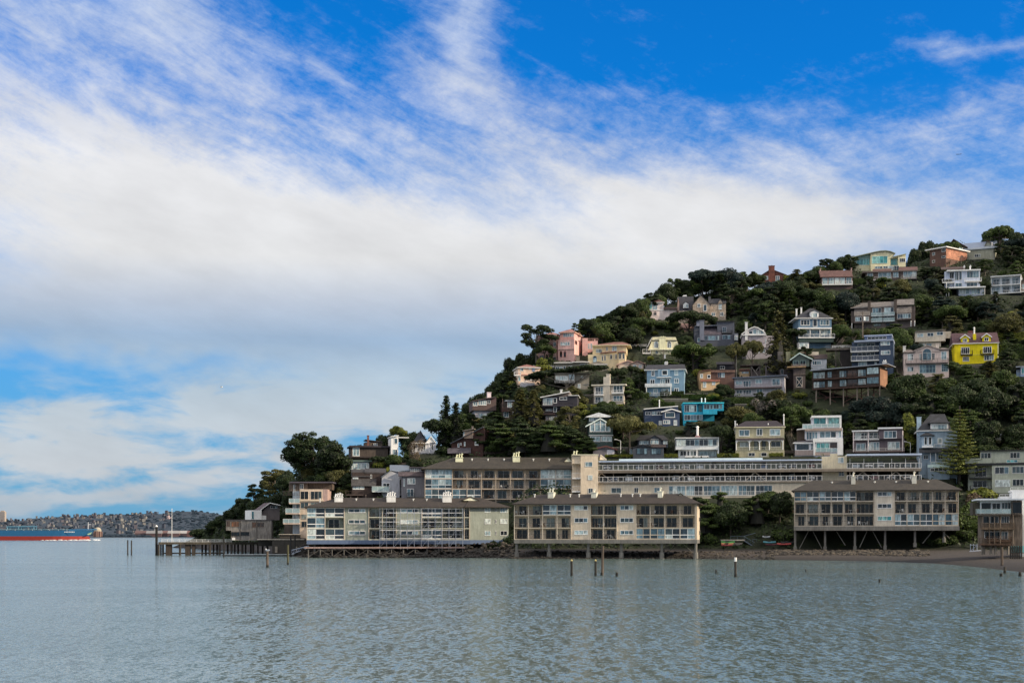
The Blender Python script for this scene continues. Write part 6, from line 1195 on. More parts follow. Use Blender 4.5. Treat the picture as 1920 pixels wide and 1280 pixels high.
# skyline trees along the ridge
k = 0
for px in range(1085, 1600, 15):
    if 1425 < px < 1478: continue
    py = lerp_nodes(RIDGE, px) + R.uniform(-1, 5); h_ = R.uniform(30, 42)
    if 1200 < px < 1345: h_ += 6
    TT('airy' if k % 3 == 0 else 'round', 'dark' if k % 2 else 'mid', px, py, h_, R.uniform(34, 48), 'dark bushy tree on the skyline of the ridge', 'skyline trees along the ridge'); k += 1
for px, h_ in ((945, 36), (962, 44), (985, 40), (1005, 36), (1045, 24), (1065, 26), (900, 38), (880, 34), (862, 30), (925, 34), (700, 34), (722, 42), (768, 44), (785, 40), (690, 30), (540, 30), (1715, 26), (1738, 34), (1755, 26), (1852, 24), (1868, 30), (668, 32)):
    rp = lerp_nodes(RIDGE, px); Yt = hillY(px, rp) + 13; pt = HZ - (ground_z(px, Yt) - H0) / Yt * F
    TT('round', 'dark', px, pt, h_ + pt - rp + 4, h_ * 1.25, Y=Yt, label='dark bushy tree on the skyline of the left and right shoulders', group='skyline trees on the shoulders of the hill')
for px, py, h_, w_ in ((398, 1003, 26, 34), (415, 996, 34, 44), (440, 990, 44, 52), (465, 985, 48, 52), (490, 980, 50, 56), (455, 965, 34, 44), (520, 965, 44, 50), (545, 960, 40, 44), (505, 925, 34, 44), (535, 925, 40, 44), (560, 935, 36, 40), (430, 1004, 26, 34), (540, 1000, 44, 44), (520, 1003, 40, 40)):
    TT('round', 'dark', px, py, h_, w_, 'dark tree of the wooded headland behind the old pier', 'trees of the wooded headland')
TT('bush', 'dark', 374, 1006, 20, 42, 'small brown mound of scrub standing off the tip of the headland')
# hedges
HG = 'clipped green hedge running along a terrace of the hillside'
for px, py, w_, h_ in ((1199, 746, 36, 10), (1310, 748, 64, 9), (1388, 757, 50, 12), (1260, 742, 44, 9), (1245, 762, 40, 8), (1890, 640, 60, 16), (1900, 672, 70, 26), (1165, 856, 60, 5), (1215, 857, 40, 5), (1255, 856, 30, 6), (1365, 856, 40, 7), (1395, 854, 24, 9), (1455, 854, 26, 6), (1138, 770, 60, 12), (1610, 532, 26, 10), (1500, 525, 60, 10)):
    TT('hedge', 'bright' if py > 850 or w_ == 60 else 'mid', px, py, h_, w_, HG, 'clipped hedges on the hillside terraces')
TT('bush', 'bright', 1838, 936, 26, 68, 'wide golden brown hedge behind the right block on stilts'); TT('bush', 'brown', 1830, 950, 30, 60, 'brown undergrowth below the golden hedge at the right')
for px, py, h_ in ((1745, 1022, 16), (1765, 1023, 18), (1785, 1020, 20), (1808, 1012, 26), (1825, 1000, 34), (1720, 1024, 10), (1805, 990, 40), (1822, 975, 44), (1650, 1024, 8), (1580, 1024, 8)):
    TT('bush', 'mid', px, py, h_, h_ * 1.5, 'low green shrub behind the beach at the right', 'shrubs behind the beach')
for px, py, h_ in ((925, 1030, 20), (945, 1032, 24), (958, 1026, 24)):
    TT('bush', 'dark', px, py, h_, h_ * 1.3, 'dark shrub in the gap between the sage green and the beige block', 'shrubs in the gap between the front blocks')
# filler: the wood between the houses
HOUSES.append((1524, 1662, 715, 768, hillY(1592, 766)))
SPECIAL = [(1121, 1727, 850, 932, 345), (796, 1078, 850, 940, 345), (570, 960, 925, 1040, 330), (960, 1320, 915, 1040, 300), (1484, 1805, 890, 1030, 300)]
def clear(px, py, w, h, Y, tol=10):
    for x0, x1, y0, y1, hy in HOUSES:
        if px + w * .42 < x0 or px - w * .42 > x1: continue
        if hy >= Y - 1:      # house behind: crown must stay under its front
            if py - h < y1 - tol and py > y0: return False
        else:
            if Y < hy + 11 and x0 - 4 < px < x1 + 4: return False
    for x0, x1, y0, y1, hy in SPECIAL:
        if x0 - w / 2 < px < x1 + w / 2 and y0 + 6 < py < y1 + 10: return False
    return True
spots = []; nT = nS = 0
FL = dict(dark='dark green tree in the wood between the hillside houses', mid='mid green tree in the wood between the hillside houses', olive='olive brown tree in the wood between the hillside houses', blue='blue green tree in the wood between the hillside houses')
for tries in range(16000):
    px = R.uniform(560, 1935); top = lerp_nodes(RIDGE, px)
    py = R.uniform(top + 4, 925)
    h_ = R.choice((R.uniform(24, 38), R.uniform(36, 66))); w_ = h_ * R.uniform(.95, 1.35)
    if any((px - a_) ** 2 + ((py - c_) * 1.7) ** 2 < 14.5 ** 2 for a_, c_ in spots): continue
    Y = hillY(px, py)
    if not clear(px, py, w_, h_, Y): continue
    spots.append((px, py)); c_ = R.choices(['dark', 'mid', 'olive', 'blue'], [5, 4, 1.6, 1])[0]
    tree(R.choices(['round', 'airy', 'umbrella', 'cone', 'layered'], [3, 2, 2, 1, 2.4])[0], c_, px, py, h_, w_, FL[c_], 'wood between the hillside houses'); nT += 1
    if nT >= 300: break
sp2 = []
for tries in range(14000):
    px = R.uniform(560, 1935); top = lerp_nodes(RIDGE, px); py = R.uniform(top + 2, 935)
    h_ = R.uniform(8, 17); w_ = h_ * R.uniform(1.3, 2.2)
    if any((px - a_) ** 2 + ((py - c_) * 1.6) ** 2 < 11 ** 2 for a_, c_ in sp2): continue
    Y = hillY(px, py)
    if not clear(px, py, w_, h_, Y, 6): continue
    sp2.append((px, py)); c_ = R.choices(['dark', 'mid', 'olive', 'bright'], [4, 5, 2, .8])[0]
    tree('bush', c_, px, py, h_, w_, {'dark': 'dark', 'mid': 'green', 'olive': 'olive', 'bright': 'yellow green'}[c_] + ' garden shrub on the slope among the hillside houses', 'garden shrubs on the slope'); nS += 1
    if nS >= 290: break
print('fill', nT, nS)
# undergrowth
v = []; f = []; rr = random.Random(3)
for i in range(85000):
    px = rr.uniform(370, 2000); yb = lerp_nodes(FOOT, px); yr = max(hillY(px, lerp_nodes(RIDGE, px)), yb + 8); Y = yb + (yr + 10 - yb) * rr.random(); x = (px - 960) / F * Y
    z = gzl(px, Y)
    if z < 1.5 or in_pad(x, Y): continue
    leafq(v, f, Vector((x, Y, z + rr.uniform(.05, 1.3) * (.25 + max(0, mnoise.noise(Vector((x * .22, Y * .22, 0)))) * 3.6))), Vector((0, -.5, 1)), .42 * rr.uniform(.6, 1.4), rr)
b_ = MB(); b_.add(v, f, LEAF['dark']); tag(b_.build('hillside_undergrowth'), 'low green undergrowth covering the hillside between trees and houses', 'undergrowth', kind='stuff')
# the wood goes on along the hill beyond the right end of the houses
b_ = MB(); v = []; f = []; rr = random.Random(8)
for i in range(420):
    px = rr.uniform(1985, 2720); yb = lerp_nodes(FOOT, px); yr = max(hillY(px, lerp_nodes(RIDGE, px)), yb + 8); Y = yb + 2 + (yr + 8 - yb) * rr.random() ** 1.3; x = (px - 960) / F * Y; z = gzl(px, Y); s_ = rr.uniform(2.6, 4.6)
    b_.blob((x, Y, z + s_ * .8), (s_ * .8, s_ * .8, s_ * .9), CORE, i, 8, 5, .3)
    for k in range(190):
        d = Vector((rr.gauss(0, 1), rr.gauss(0, 1), rr.gauss(.3, 1))).normalized(); q_ = s_ * rr.uniform(.85, 1.15); leafq(v, f, Vector((x, Y, z + s_ * .8)) + Vector((d.x * q_, d.y * q_, d.z * q_)), d, .42 * rr.uniform(.6, 1.3), rr)
b_.add(v, f, LEAF['dark']); tag(b_.build('hillside_wood'), 'dark wood covering the hill beyond the right edge', 'wood', kind='stuff')
# shore rocks
RK = mt('#544c42', 'concrete', 1.1); RKD = mt('#2f2c29', 'concrete', 1.0)
b_ = MB(); rr = random.Random(5)
for i in range(2300):
    px = rr.choice([rr.uniform(560, 965), rr.uniform(960, 1500), rr.uniform(1440, 1740)]); ys, yb = lerp_nodes(SHORE, px), lerp_nodes(FOOT, px)
    t = rr.random() if px < 965 else (rr.random() ** 1.3 * .8 if px < 1450 else rr.uniform(.45, .85)); Y = ys - 1 + (yb - ys) * t; z = gzl(px, Y)
    r_ = rr.uniform(.18, .55) * (1.15 if px > 1440 or px < 965 else .75)
    if px < 965: z += 1.4 * t
    b_.blob(((px - 960) / F * Y, Y, z + r_ * .15), (r_, r_ * .8, r_ * .65), RKD if (z < .45 or rr.random() < .45 or px < 940) else RK, i, 6, 4, .35)
tag(b_.build('shore_rocks'), 'dark and tan boulders heaped along the shore below the waterfront blocks', 'rocks', kind='stuff')
# ---- piles in the water
def pile(px, yt, yb, w, label, m=None, cap=None, Y=None, name='wooden_pile', lean=0):
    Y = Y or H0 * F / (yb - HZ); r_ = w / 2 * Y / F; zt = H0 + (HZ - yt) / F * Y; x = (px - 960) / F * Y
    o = empty(name, (x, Y, 0), 0, label, 'pile'); q = MB(); q.tube((0, 0, -3), (lean, 0, zt), r_ * 1.08, m or PILEW, r_, 9); q.build('shaft', o)
    q = MB(); q.tube((0, 0, -.4), (0, 0, .35), r_ * 1.2, mt('#14130f', 'wood'), r_ * 1.12, 9); q.build('tide_line', o)
    if cap: q = MB(); q.tube((lean, 0, zt), (lean, 0, zt + r_ * 1.6), r_ * 1.1, cap, r_ * .2, 9); q.build('cap', o)
    return o, x, Y, zt
GRN = mt('#4f4c24', 'wood', 1.2); PBR = mt('#5a4a3c', 'wood', 1.2)
pile(239.5, 1012, 1040, 2.4, 'left one of two thin dark piles standing alone left of the pier'); pile(246.5, 1012.5, 1040, 2.4, 'right one of two thin dark piles standing alone left of the pier')
pile(293.5, 987, 1040, 4.5, 'tall black pile with a white cap at the outer end of the pier', mt('#141416'), WHITE)
pile(419.5, 1006, 1044, 2.6, 'dark pile holding the left end of the floating dock', mt('#1c1c1e')); pile(545, 1002, 1043, 3, 'left one of the pair of dark piles at the gangway', mt('#222224')); pile(553, 1003, 1042.4, 3, 'right one of the pair of dark piles at the gangway', mt('#222224'))
g1 = pile(501.3, 1033.5, 1063, 4.6, 'brown pile with a gull perched on top in front of the floating dock', PBR); pile(539.8, 1021, 1058, 3.6, 'green stained pile right of the pile with the gull', GRN)
pile(1071.7, 1051, 1079, 4.4, 'yellow topped dark pile, leftmost in front of the beige block', mt('#2c2820', 'wood'), mt('#8a7a30')); pile(1116.7, 1051, 1078.6, 4.2, 'short dark pile just left of the tallest pile in front of the beige block', mt('#2c2820', 'wood'), mt('#8a7a30')); pile(1128.5, 1023, 1078, 4.8, 'tallest brown pile standing in the water in front of the beige block', PBR, lean=.12)
pile(1156.5, 1072.5, 1079.5, 4.6, 'stubby black pile stump right of the tallest pile'); pile(1379, 1052, 1081, 4.6, 'dark pile with a white painted top in front of the gap with the kayaks'); 
o, x, Y, zt = pile(1379.3, 1044.5, 1055, 4.4, 'white painted board fixed on the dark pile', Y=H0 * F / 78, name='pile_marker', m=WHITE) if 0 else (None, 0, 0, 0)
Y = H0 * F / 78; q = MB(); r_ = 2.4 * Y / F; q.tube((0, 0, 0), (0, 0, 7.6 * Y / F), r_, WHITE, r_, 8); o = q.build('pile_cap', None, ((1379 - 960) / F * Y, Y, H0 + (HZ - 1052) / F * Y)); tag(o, 'white cap sleeve on the dark pile in front of the gap with the kayaks', 'cap')
pile(1342.6, 1067, 1074.5, 2.6, 'tiny dark stump left of the white topped pile'); pile(1511, 1067.5, 1071.5, 2.2, 'tiny dark stump far right of the white topped pile'); pile(1649, 1087.5, 1091, 3, 'tiny black stump nearest the camera on the right')
pile(1878.7, 1025, 1063, 4.6, 'tall weathered pile on the water edge at the right', PBR); pile(1884, 1062, 1074, 4.6, 'short black pile in the shallows beside the tall weathered one'); pile(1877, 1074.5, 1080, 5, 'pair of low black stumps in the shallows at the right'); pile(1912.5, 1071.5, 1079.5, 5, 'low square black stump at the right edge')
def gull(loc, s, label, fly=False, rz=0):
    o = empty('gull', loc, rz, label, 'bird'); q = MB(); W2 = mt('#d8d8d4', 'paint'); G2 = mt('#7b8088', 'paint')
    q.blob((0, 0, .13), (.24, .1, .1), W2, 1, 10, 6, .02); q.blob((.2, 0, .27), (.075, .06, .06), W2, 2, 8, 6, .02); q.tube((.12, 0, .17), (.2, 0, .27), .07, W2, .05, 7); q.tube((.26, 0, .26), (.34, 0, .25), .02, mt('#a88420', 'paint'), .008, 5); q.build('body', o, smooth=True)
    for sg in (-1, 1):
        q = MB()
        if fly: q.prism([(.1, sg * .05, .18), (-.1, sg * .05, .18), (-.06, sg * .42, .32), (-.2, sg * .8, .24), (.08, sg * .42, .33)], (0, 0, .015), G2)
        else: q.blob((-.06, sg * .08, .16), (.27, .035, .08), G2, 3, 8, 5, .02)
        q.build('wing', o)
        if not fly: q = MB(); q.tube((0, sg * .04, 0), (0, sg * .04, .07), .012, mt('#a88420', 'paint'), n=4); q.build('leg', o)
    o.scale = (s, s, s); return o
gull((g1[1], g1[2], g1[3]), 1.5, 'white gull perched on the brown pile in front of the floating dock', rz=2.6); gull(at(415, 727, 260), .9, 'gull flying in the sky above the left headland', True)
gull(at(1128.5, 1022.6, g1[2])*0 + Vector((0,0,0)), 1, 'x') if 0 else None
# ---- small shore things
def kayak(px, py, L, colr, label, rz=0, z=None):
    Y = hillY(px, py) - 4; q = MB(); m_ = mt(colr, 'paint', 1.2); n = 10; vs = []; fs = []
    for i in range(n + 1):
        t = i / n * 2 - 1; w_ = .36 * (1 - abs(t) ** 2.4) + .01; hh = .2 + .1 * t * t; x = t * L / 2
        vs += [(x, -w_, .12 + hh * .4), (x, -w_ * .6, -.08 + .12 * t * t), (x, w_ * .6, -.08 + .12 * t * t), (x, w_, .12 + hh * .4), (x, 0, hh + .08)]
    for i in range(n):
        for k in range(5): a_ = i * 5 + k; b2 = i * 5 + (k + 1) % 5; fs.append((a_, a_ + 5, b2 + 5, b2))
    q.add(vs, fs, m_); o = empty('kayak', at(px, py, Y), rz, label, 'kayak'); q.build('hull', o, smooth=True); q = MB(); q.tube((.2, 0, .27), (-.6, 0, .27), .24, BLACK, .2, 8); q.build('cockpit', o); return o
kayak(1365, 1017, 3.2, '#2fae3a', 'bright green kayak on the rack, upper one'); kayak(1364, 1020, 2.9, '#c8923a', 'orange kayak in the middle of the rack below the green one'); kayak(1363, 1022.5, 2.6, '#b0303a', 'red kayak lowest on the rack under the orange one')
kayak(1443, 1017, 3.0, '#2f9ab0', 'teal kayak lying on the sand right of the metal stairs', .1); kayak(1470, 1020.5, 3.2, '#c03030', 'red kayak upside down on the sand beside the right block on stilts', -.1); kayak(1476, 1017.5, 3.0, '#20242a', 'black kayak leaning behind the red kayak on the sand', -.1); kayak(1446, 1021.5, 2.6, '#5a2030', 'dark maroon kayak in front of the teal kayak'); kayak(1437, 1007, 1.8, '#a8b0b8', 'small pale grey dinghy above the teal kayak')
rk = Bld('kayak_rack', 'low pale wall and rack behind the kayaks under the grove', 'rack', 'E', 380, 600, 1100, 0, mt('#77706a', 'concrete'), Y=hillY(1365, 1022)); rk.body((400, 600, 1050, 1100, 0, 1), ext=1); rk.box('ledge', 380, 620, 1018, 1030, -.6, .6, mt('#8a857c', 'concrete'))
st = Bld('metal_stairs', 'blue grey metal stairs with railings going down to the beach beside the kayaks', 'stairs', 'E', 610, 740, 1090, 0, Y=hillY(1410, 1022)); SB = mt('#47586c', 'metal')
for k in range(7): st.box('step', 615 + k * 14, 632 + k * 14, 1030 + k * 9, 1033 + k * 9, 0, 1.2, SB)
for d in (0, 1.2):
    st.bar('handrail', (612, 985, d), (720, 1048, d), .05, SB); st.bar('stringer', (612, 1030, d), (715, 1092, d), .09, SB)
    for k in range(7): st.bar('baluster', (614 + k * 16, 988 + k * 9, d), (614 + k * 16, 1030 + k * 9, d), .025, SB, 4)
st.rail(480, 615, 985, 1025, 0, SB); st.bar('handrail', (612, 985, 1.2), (730, 952, 1.2), .06, SB); st.rail(700, 740, 1015, 1090, 1.4, SB)
# ---- cars on the decks
PAINTS = ['#c8ccd2', '#9aa3ad', '#2a3038', '#31507c', '#6c2024', '#b8bcc0', '#3f4a46', '#7d8894', '#e0e2e4', '#51606e']
CN = {'#c8ccd2': 'silver', '#9aa3ad': 'grey', '#2a3038': 'black', '#31507c': 'blue', '#6c2024': 'dark red', '#b8bcc0': 'pale grey', '#3f4a46': 'dark green', '#7d8894': 'slate grey', '#e0e2e4': 'white', '#51606e': 'dull blue'}
def carpaint(hx):
    m = mt(hx, 'metal', 1.2); m.node_tree.nodes['Principled BSDF'].inputs['Coat Weight'].default_value = .6; return m
def car(hx, suv):
    o = empty('parked_car', (0, 0, 0)); P_ = carpaint(hx); hgt = 1.7 if suv else 1.42; W_ = .88
    side = [(-2.15, .35), (-2.2, .75), (-2.05, .95), (-1.15, 1.02), (2.0, 1.05), (2.15, .85), (2.15, .35)]
    q = MB(); q.prism([(-W_, y, z) for y, z in side], (2 * W_, 0, 0), P_); q.build('body', o)
    cab = [(-1.2, 1.0), (-.5, hgt), (1.2 + .5 * suv, hgt), (1.95, 1.03)]
    q = MB(); vs = [(-W_ * .97, y, z) if z < 1.1 else (-W_ * .78, y, z) for y, z in cab] + [(W_ * .97, y, z) if z < 1.1 else (W_ * .78, y, z) for y, z in cab]
    q.add(vs, [(0, 1, 2, 3), (7, 6, 5, 4), (0, 4, 5, 1), (2, 6, 7, 3)], glass('dark')); q.build('windows', o)
    q = MB(); q.box(-W_ * .78, W_ * .78, -.5, 1.2 + .5 * suv, hgt - .01, hgt + .05, P_); q.build('roof', o)
    for sx in (-1, 1):
        for y in (-1.35, 1.35):
            q = MB(); q.tube((sx * .93, y, .33), (sx * .72, y, .33), .33, BLACK, n=12); w_ = q.build('wheel', o); q = MB(); q.tube((sx * .94, y, .33), (sx * .92, y, .33), .2, mt('#9a9a9a', 'metal'), n=8); q.build('rim', w_)
        q = MB(); q.box(sx * .82, sx * .5, -2.23, -2.17, .64, .8, mt('#e6e8ea', 'paint')); q.build('headlight', o)
    q = MB(); q.box(-.45, .45, -2.24, -2.17, .45, .62, BLACK); q.build('grille', o); q = MB(); q.box(-.9, .9, -2.27, -2.15, .34, .44, mt('#3a3d42', 'paint')); q.build('bumper', o)
    return o
cproto = {}
pm_ = Matrix.Translation(pk.root.location) @ Matrix.Rotation(pk.yaw, 4, 'Z')
xs_ = {0: [1140, 1200, 1238, 1262, 1285, 1312, 1338, 1372, 1402, 1432, 1466, 1486, 1520, 1604, 1628, 1650, 1676, 1700], 1: [1152, 1180, 1208, 1240, 1268, 1296, 1330, 1370, 1428, 1462, 1485, 1520, 1610, 1640, 1668, 1700]}
used = set()
for lev, (deck_y, nm) in enumerate(((879.4, 'upper'), (901.4, 'lower'))):
    for i, x in enumerate(xs_[lev]):
        hx = PAINTS[(i * 7 + lev * 3) % 10]; suv = (i * 5 + lev) % 3 == 0; key = (hx, suv)
        if key not in cproto: cproto[key] = c = car(hx, suv)
        else:
            s_ = cproto[key]; c = s_.copy(); col.objects.link(c)
            for ch in list(s_.children):
                d_ = ch.copy(); col.objects.link(d_); d_.parent = c
                for g_ in ch.children: e_ = g_.copy(); col.objects.link(e_); e_.parent = d_
        p_ = pm_ @ Vector((pk.lx(x, 2.6), 2.6, pk.lz(deck_y) + .01)); c.location = p_; c.rotation_euler = (0, 0, pk.yaw + R.uniform(-.03, .03) + (math.pi if i % 4 == 1 else 0))
        frac = 'left end' if x < 1230 else 'left half' if x < 1330 else 'middle' if x < 1460 else 'part just left of the stained tower' if x < 1560 else 'section right of the stained tower'
        tag(c, f"{CN[hx]} {'tall' if suv else 'low'} car parked on the {nm} deck, {frac}", 'car', 'cars parked on the open decks')
# ---- terraces, fences and steps on the slope
def slopewall(px0, px1, py, hp, hx, label, name='retaining_wall', kind='concrete', cat='wall'):
    w_ = Bld(name, label, cat, 'P1', px0, px1, py, 0, mt(hx, kind)); w_.box('wall', px0, px1, py - hp, py, 0, .5, None, 2); w_.box('coping', px0 - .3, px1 + .3, py - hp - .8, py - hp, -.08, .6, mt('#8a857c', 'concrete')); PADS.pop(); HOUSES.pop()
def fence(px0, px1, py, hp, hx, label, name='garden_fence', step=1.6):
    w_ = Bld(name, label, 'fence', 'P1', px0, px1, py, 0, mt(hx, 'wood')); a_, b2 = w_.lx(px0), w_.lx(px1); z = w_.lz(py - hp); n_ = max(2, round((b2 - a_) / step))
    for i in range(n_ + 1): q = MB(); x = a_ + (b2 - a_) * i / n_; q.box(x - .06, x + .06, -.06, .06, -1.5, z + .1, w_.wall); q.build('post', w_.root)
    q = MB(); q.box(a_, b2, -.09, -.063, .1, z, w_.wall); q.build('panel', w_.root); PADS.pop(); HOUSES.pop()
def steps(px0, py0, px1, py1, hx, label):
    a_ = Vector(at(px0, py0, hillY(px0, py0))); b2 = Vector(at(px1, py1, hillY(px1, py1))); o = empty('garden_stairs', a_, 0, label, 'stairs'); d = b2 - a_; n_ = 18; m_ = mt(hx, 'wood')
    for i in range(n_): q = MB(); c = d * (i / n_) + Vector((0, 0, .9)); q.box(c.x - .6, c.x + .6, c.y - .25, c.y + .25, c.z, c.z + .12, m_); q.build('step', o)
    for sx in (-.65, .65): q = MB(); q.tube(Vector((sx, 0, 1.9)), d + Vector((sx, 0, 1.9)), .05, m_, n=4); q.tube(Vector((sx, 0, .8)), d + Vector((sx, 0, .8)), .08, m_, n=4); q.build('handrail', o)
slopewall(1225, 1290, 752, 4, '#5c5750', 'grey garden wall under the light blue three storey house'); slopewall(1378, 1475, 762, 5, '#57524c', 'low stone wall under the long pale grey house'); slopewall(1275, 1372, 742, 4, '#4f4a44', 'low wall above the turquoise house'); slopewall(1790, 1880, 690, 5, '#5a564c', 'stone wall under the yellow house')
slopewall(1110, 1185, 845, 6, '#4a4642', 'dark wall left of the teal house garage'); slopewall(1490, 1700, 566, 4, '#4c4a40', 'long low wall under the brown shingled house near the crest'); slopewall(1040, 1130, 745, 5, '#57534c', 'grey wall between the low cottage wing and the taupe house')
fence(1440, 1500, 850, 6, '#4a3c32', 'brown plank fence between the olive yellow house and the white glass terraces'); fence(1585, 1602, 850, 7, '#3c3430', 'dark plank fence between the two modern houses above the car decks'); fence(1700, 1722, 868, 6, '#5a5048', 'weathered fence left of the light blue victorian house'); fence(1560, 1600, 652, 5, '#9a9a98', 'pale railing fence right of the blue colonial house'); fence(1180, 1212, 650, 5, '#a8a49c', 'pale garden fence left of the cream mansard house'); fence(900, 945, 852, 6, '#4a3a32', 'brown fence at the foot of the dark red shingled house')
fence(1300, 1330, 612, 4, '#8a7c70', 'tan fence under the stone manor'); fence(1000, 1040, 690, 5, '#8d8a88', 'grey fence under the pink villa'); fence(1725, 1760, 560, 5, '#8d8d8c', 'grey fence left of the white and grey three storey house'); fence(740, 800, 872, 5, '#4c4038', 'brown fence under the turreted cottage')
steps(1572, 652, 1592, 622, '#5c5450', 'wooden stairs climbing right of the blue colonial house'); steps(1490, 850, 1476, 815, '#6a645c', 'grey stairs left of the white glass terraces'); steps(1192, 640, 1206, 610, '#6a645c', 'grey stairs up to the small pinkish villa'); steps(1690, 720, 1683, 690, '#4a423c', 'dark stairs left of the pale pink villa'); steps(1098, 850, 1094, 815, '#5a524a', 'brown stairs left of the teal house')
# roof vents on the long blocks
for b_i, (bb, xs_v, yv) in enumerate(((BLK[0], (600, 668, 700, 775, 800), 938), (BLK[1], (300, 620, 700, 1075, 1180, 1250), 525), (BLK[2], (1560, 1640, 1680, 1740), 906), (BLK[3], (885, 915, 945, 1000, 1030), 863))):
    for x in xs_v:
        q = MB(); X = bb.lx(x, 5); Z0 = bb.lz(yv, 5); m_ = mt('#a8a8a4', 'metal'); q.tube((X, 5, Z0 - .8), (X, 5, Z0 + .35), .13, m_, n=7); q.tube((X, 5, Z0 + .3), (X, 5, Z0 + .5), .24, m_, n=7); q.build('roof_vent', bb.root)
# ---- balcony chairs
rr = random.Random(4); cms = []
for hx in ('#d8d8d6', '#6a4a34', '#3a4450'):
    q = MB(); m_ = mt(hx, 'paint', 1.1); q.box(-.25, .25, -.25, .25, .4, .46, m_); q.box(-.25, .25, .2, .26, .463, .95, m_)
    for sx in (-.22, .22):
        for sy in (-.22, .22): q.tube((sx, sy, 0), (sx, sy, .4), .03, m_, n=4)
        q.box(sx - .03, sx + .03, -.25, .2, .6, .64, m_)
    cms.append(q.mesh('patio_chair'))
q = MB(); m_ = mt('#cfd2d2', 'paint', 1.1); q.tube((0, 0, .68), (0, 0, .73), .5, m_, n=10); q.tube((0, 0, 0), (0, 0, .68), .05, m_, n=5); q.tube((0, 0, 0), (0, 0, .04), .28, m_, n=8); tme_ = q.mesh('patio_table')
for s_, x, z in SEATS:
    for k in range(rr.choice((0, 1, 2, 3))):
        tb = k == 1; me_ = tme_ if tb else rr.choice(cms); o = bpy.data.objects.new('patio_table' if tb else 'patio_chair', me_); col.objects.link(o)
        p_ = Vector((s_.cx, s_.cy, s_.z0)) + Vector((s_.c * (x + (k - 1) * .75) - s_.s_ * .8, s_.s_ * (x + (k - 1) * .75) + s_.c * .8, z + .01)); o.location = p_; o.rotation_euler = (0, 0, s_.yaw + rr.uniform(-2, 2))
        tag(o, ('round white patio table on an open balcony' if tb else {0: 'white', 1: 'brown', 2: 'dark blue grey'}[cms.index(me_)] + ' patio chair on an open balcony') + ' of the apartment blocks', 'table' if tb else 'chair', 'patio furniture on the balconies')
# ---- poles
def pole(px, yt, yb, label, r_=.16, arms=1, trans=False, lamp=False, Y=None, m=None):
    Y = Y or hillY(px, yb); b0 = at(px, yb, Y); hgt = (yb - yt) / F * Y; o = empty('street_lamp' if lamp else 'utility_pole', b0, 0, label, 'street lamp' if lamp else 'utility pole')
    m = m or mt('#6a6058', 'wood', 1.3); q = MB(); q.tube((0, 0, -1.5), (0, 0, hgt), r_, m, r_ * .75, 8); q.build('pole', o)
    if lamp: q = MB(); q.tube((0, 0, hgt), (-1.2, 0, hgt + .35), .06, m, n=5); q.build('arm', o); q = MB(); q.box(-1.7, -1.1, -.15, .15, hgt + .28, hgt + .45, WHITE); q.build('lamp_head', o)
    for k in range(arms if not lamp else 0): q = MB(); q.box(-1.1, 1.1, -.08, .08, hgt - .7 - k * 1.0, hgt - .55 - k * 1.0, m); q.build('crossarm', o)
    if trans: q = MB(); q.tube((.45, 0, hgt - 2.8), (.45, 0, hgt - 1.6), .32, mt('#a8adb0', 'metal'), n=10); q.build('transformer', o)
    return b0 + Vector((0, 0, hgt - .6))
w1 = pole(1617.5, 584, 640, 'tall pole with a pale transformer in front of the slate blue building', .2, 1, True); w2 = pole(1866, 550, 582, 'pole with a transformer among the trees right of the olive slope', .18, 2, True)
w3 = pole(1885.6, 444, 486, 'leaning dark pole on the skyline left of the edge pine', .14); w4 = pole(1903.5, 457, 494, 'pale pole in front of the dark pine on the skyline', .14); pole(1802, 478, 500, 'short pole in front of the orange brick house', .13)
pole(1163.7, 826, 856, 'white street lamp beside the spreading olive tree above the car deck', .09, lamp=True, m=WHITE); pole(1380.5, 655, 708, 'pale pole in front of the blue grey rambling house', .13, 1, m=mt('#8a8680', 'wood', 1.3)); pole(1244, 655, 682, 'thin pole in front of the cream mansard house', .11, 1, True); pole(1707, 830, 850, 'white street lamp right of the brown and grey modern house', .08, lamp=True, m=WHITE)
def wire(a_, b2, label):
    q = MB(); n = 10; pts = [a_.lerp(b2, i / n) - Vector((0, 0, 1.6 * math.sin(math.pi * i / n))) for i in range(n + 1)]
    for p_, r_ in zip(pts, pts[1:]): q.tube(p_, r_, .018, mt('#30302e', 'paint'), n=3)
    tag(q.build('power_line'), label, 'power line')
wire(w1, w2, 'power line sagging between the two poles with transformers'); wire(w3, w4, 'power line between the two skyline poles')
# ---- flag on the pier
fo = at(322.3, 1016, 374); o = empty('flagpole', fo, 0, 'white flagpole with a drooping striped flag on the pier', 'flagpole'); q = MB(); hp = 61.5 / F * 374; q.tube((0, 0, -.5), (0, 0, hp), .09, WHITE, .05, 8); q.build('pole', o); q = MB(); q.blob((0, 0, hp + .08), .13, WHITE, 0, 8, 6, 0); q.build('finial', o)
q = MB(); FR_, FW_, FB_ = mt('#8a2c34', 'paint', 1.2), mt('#c8c4c4', 'paint', 1.2), mt('#2c3558', 'paint', 1.2)
for i in range(13):
    for k in range(10):
        def fp(u, v_): return (-.05 - u * 1.35, .18 * math.sin(u * 7 + v_), hp - 1.25 - v_ * .95 - u * .55 - .1 * math.sin(u * 5))
        u0, u1, v0, v1 = k / 10, (k + 1) / 10, i / 13, (i + 1) / 13
        q.add([fp(u0, v0), fp(u1, v0), fp(u1, v1), fp(u0, v1)], [(0, 1, 2, 3)], FB_ if (u1 <= .4 and i < 7) else (FR_ if i % 2 == 0 else FW_))
q.build('flag', o)
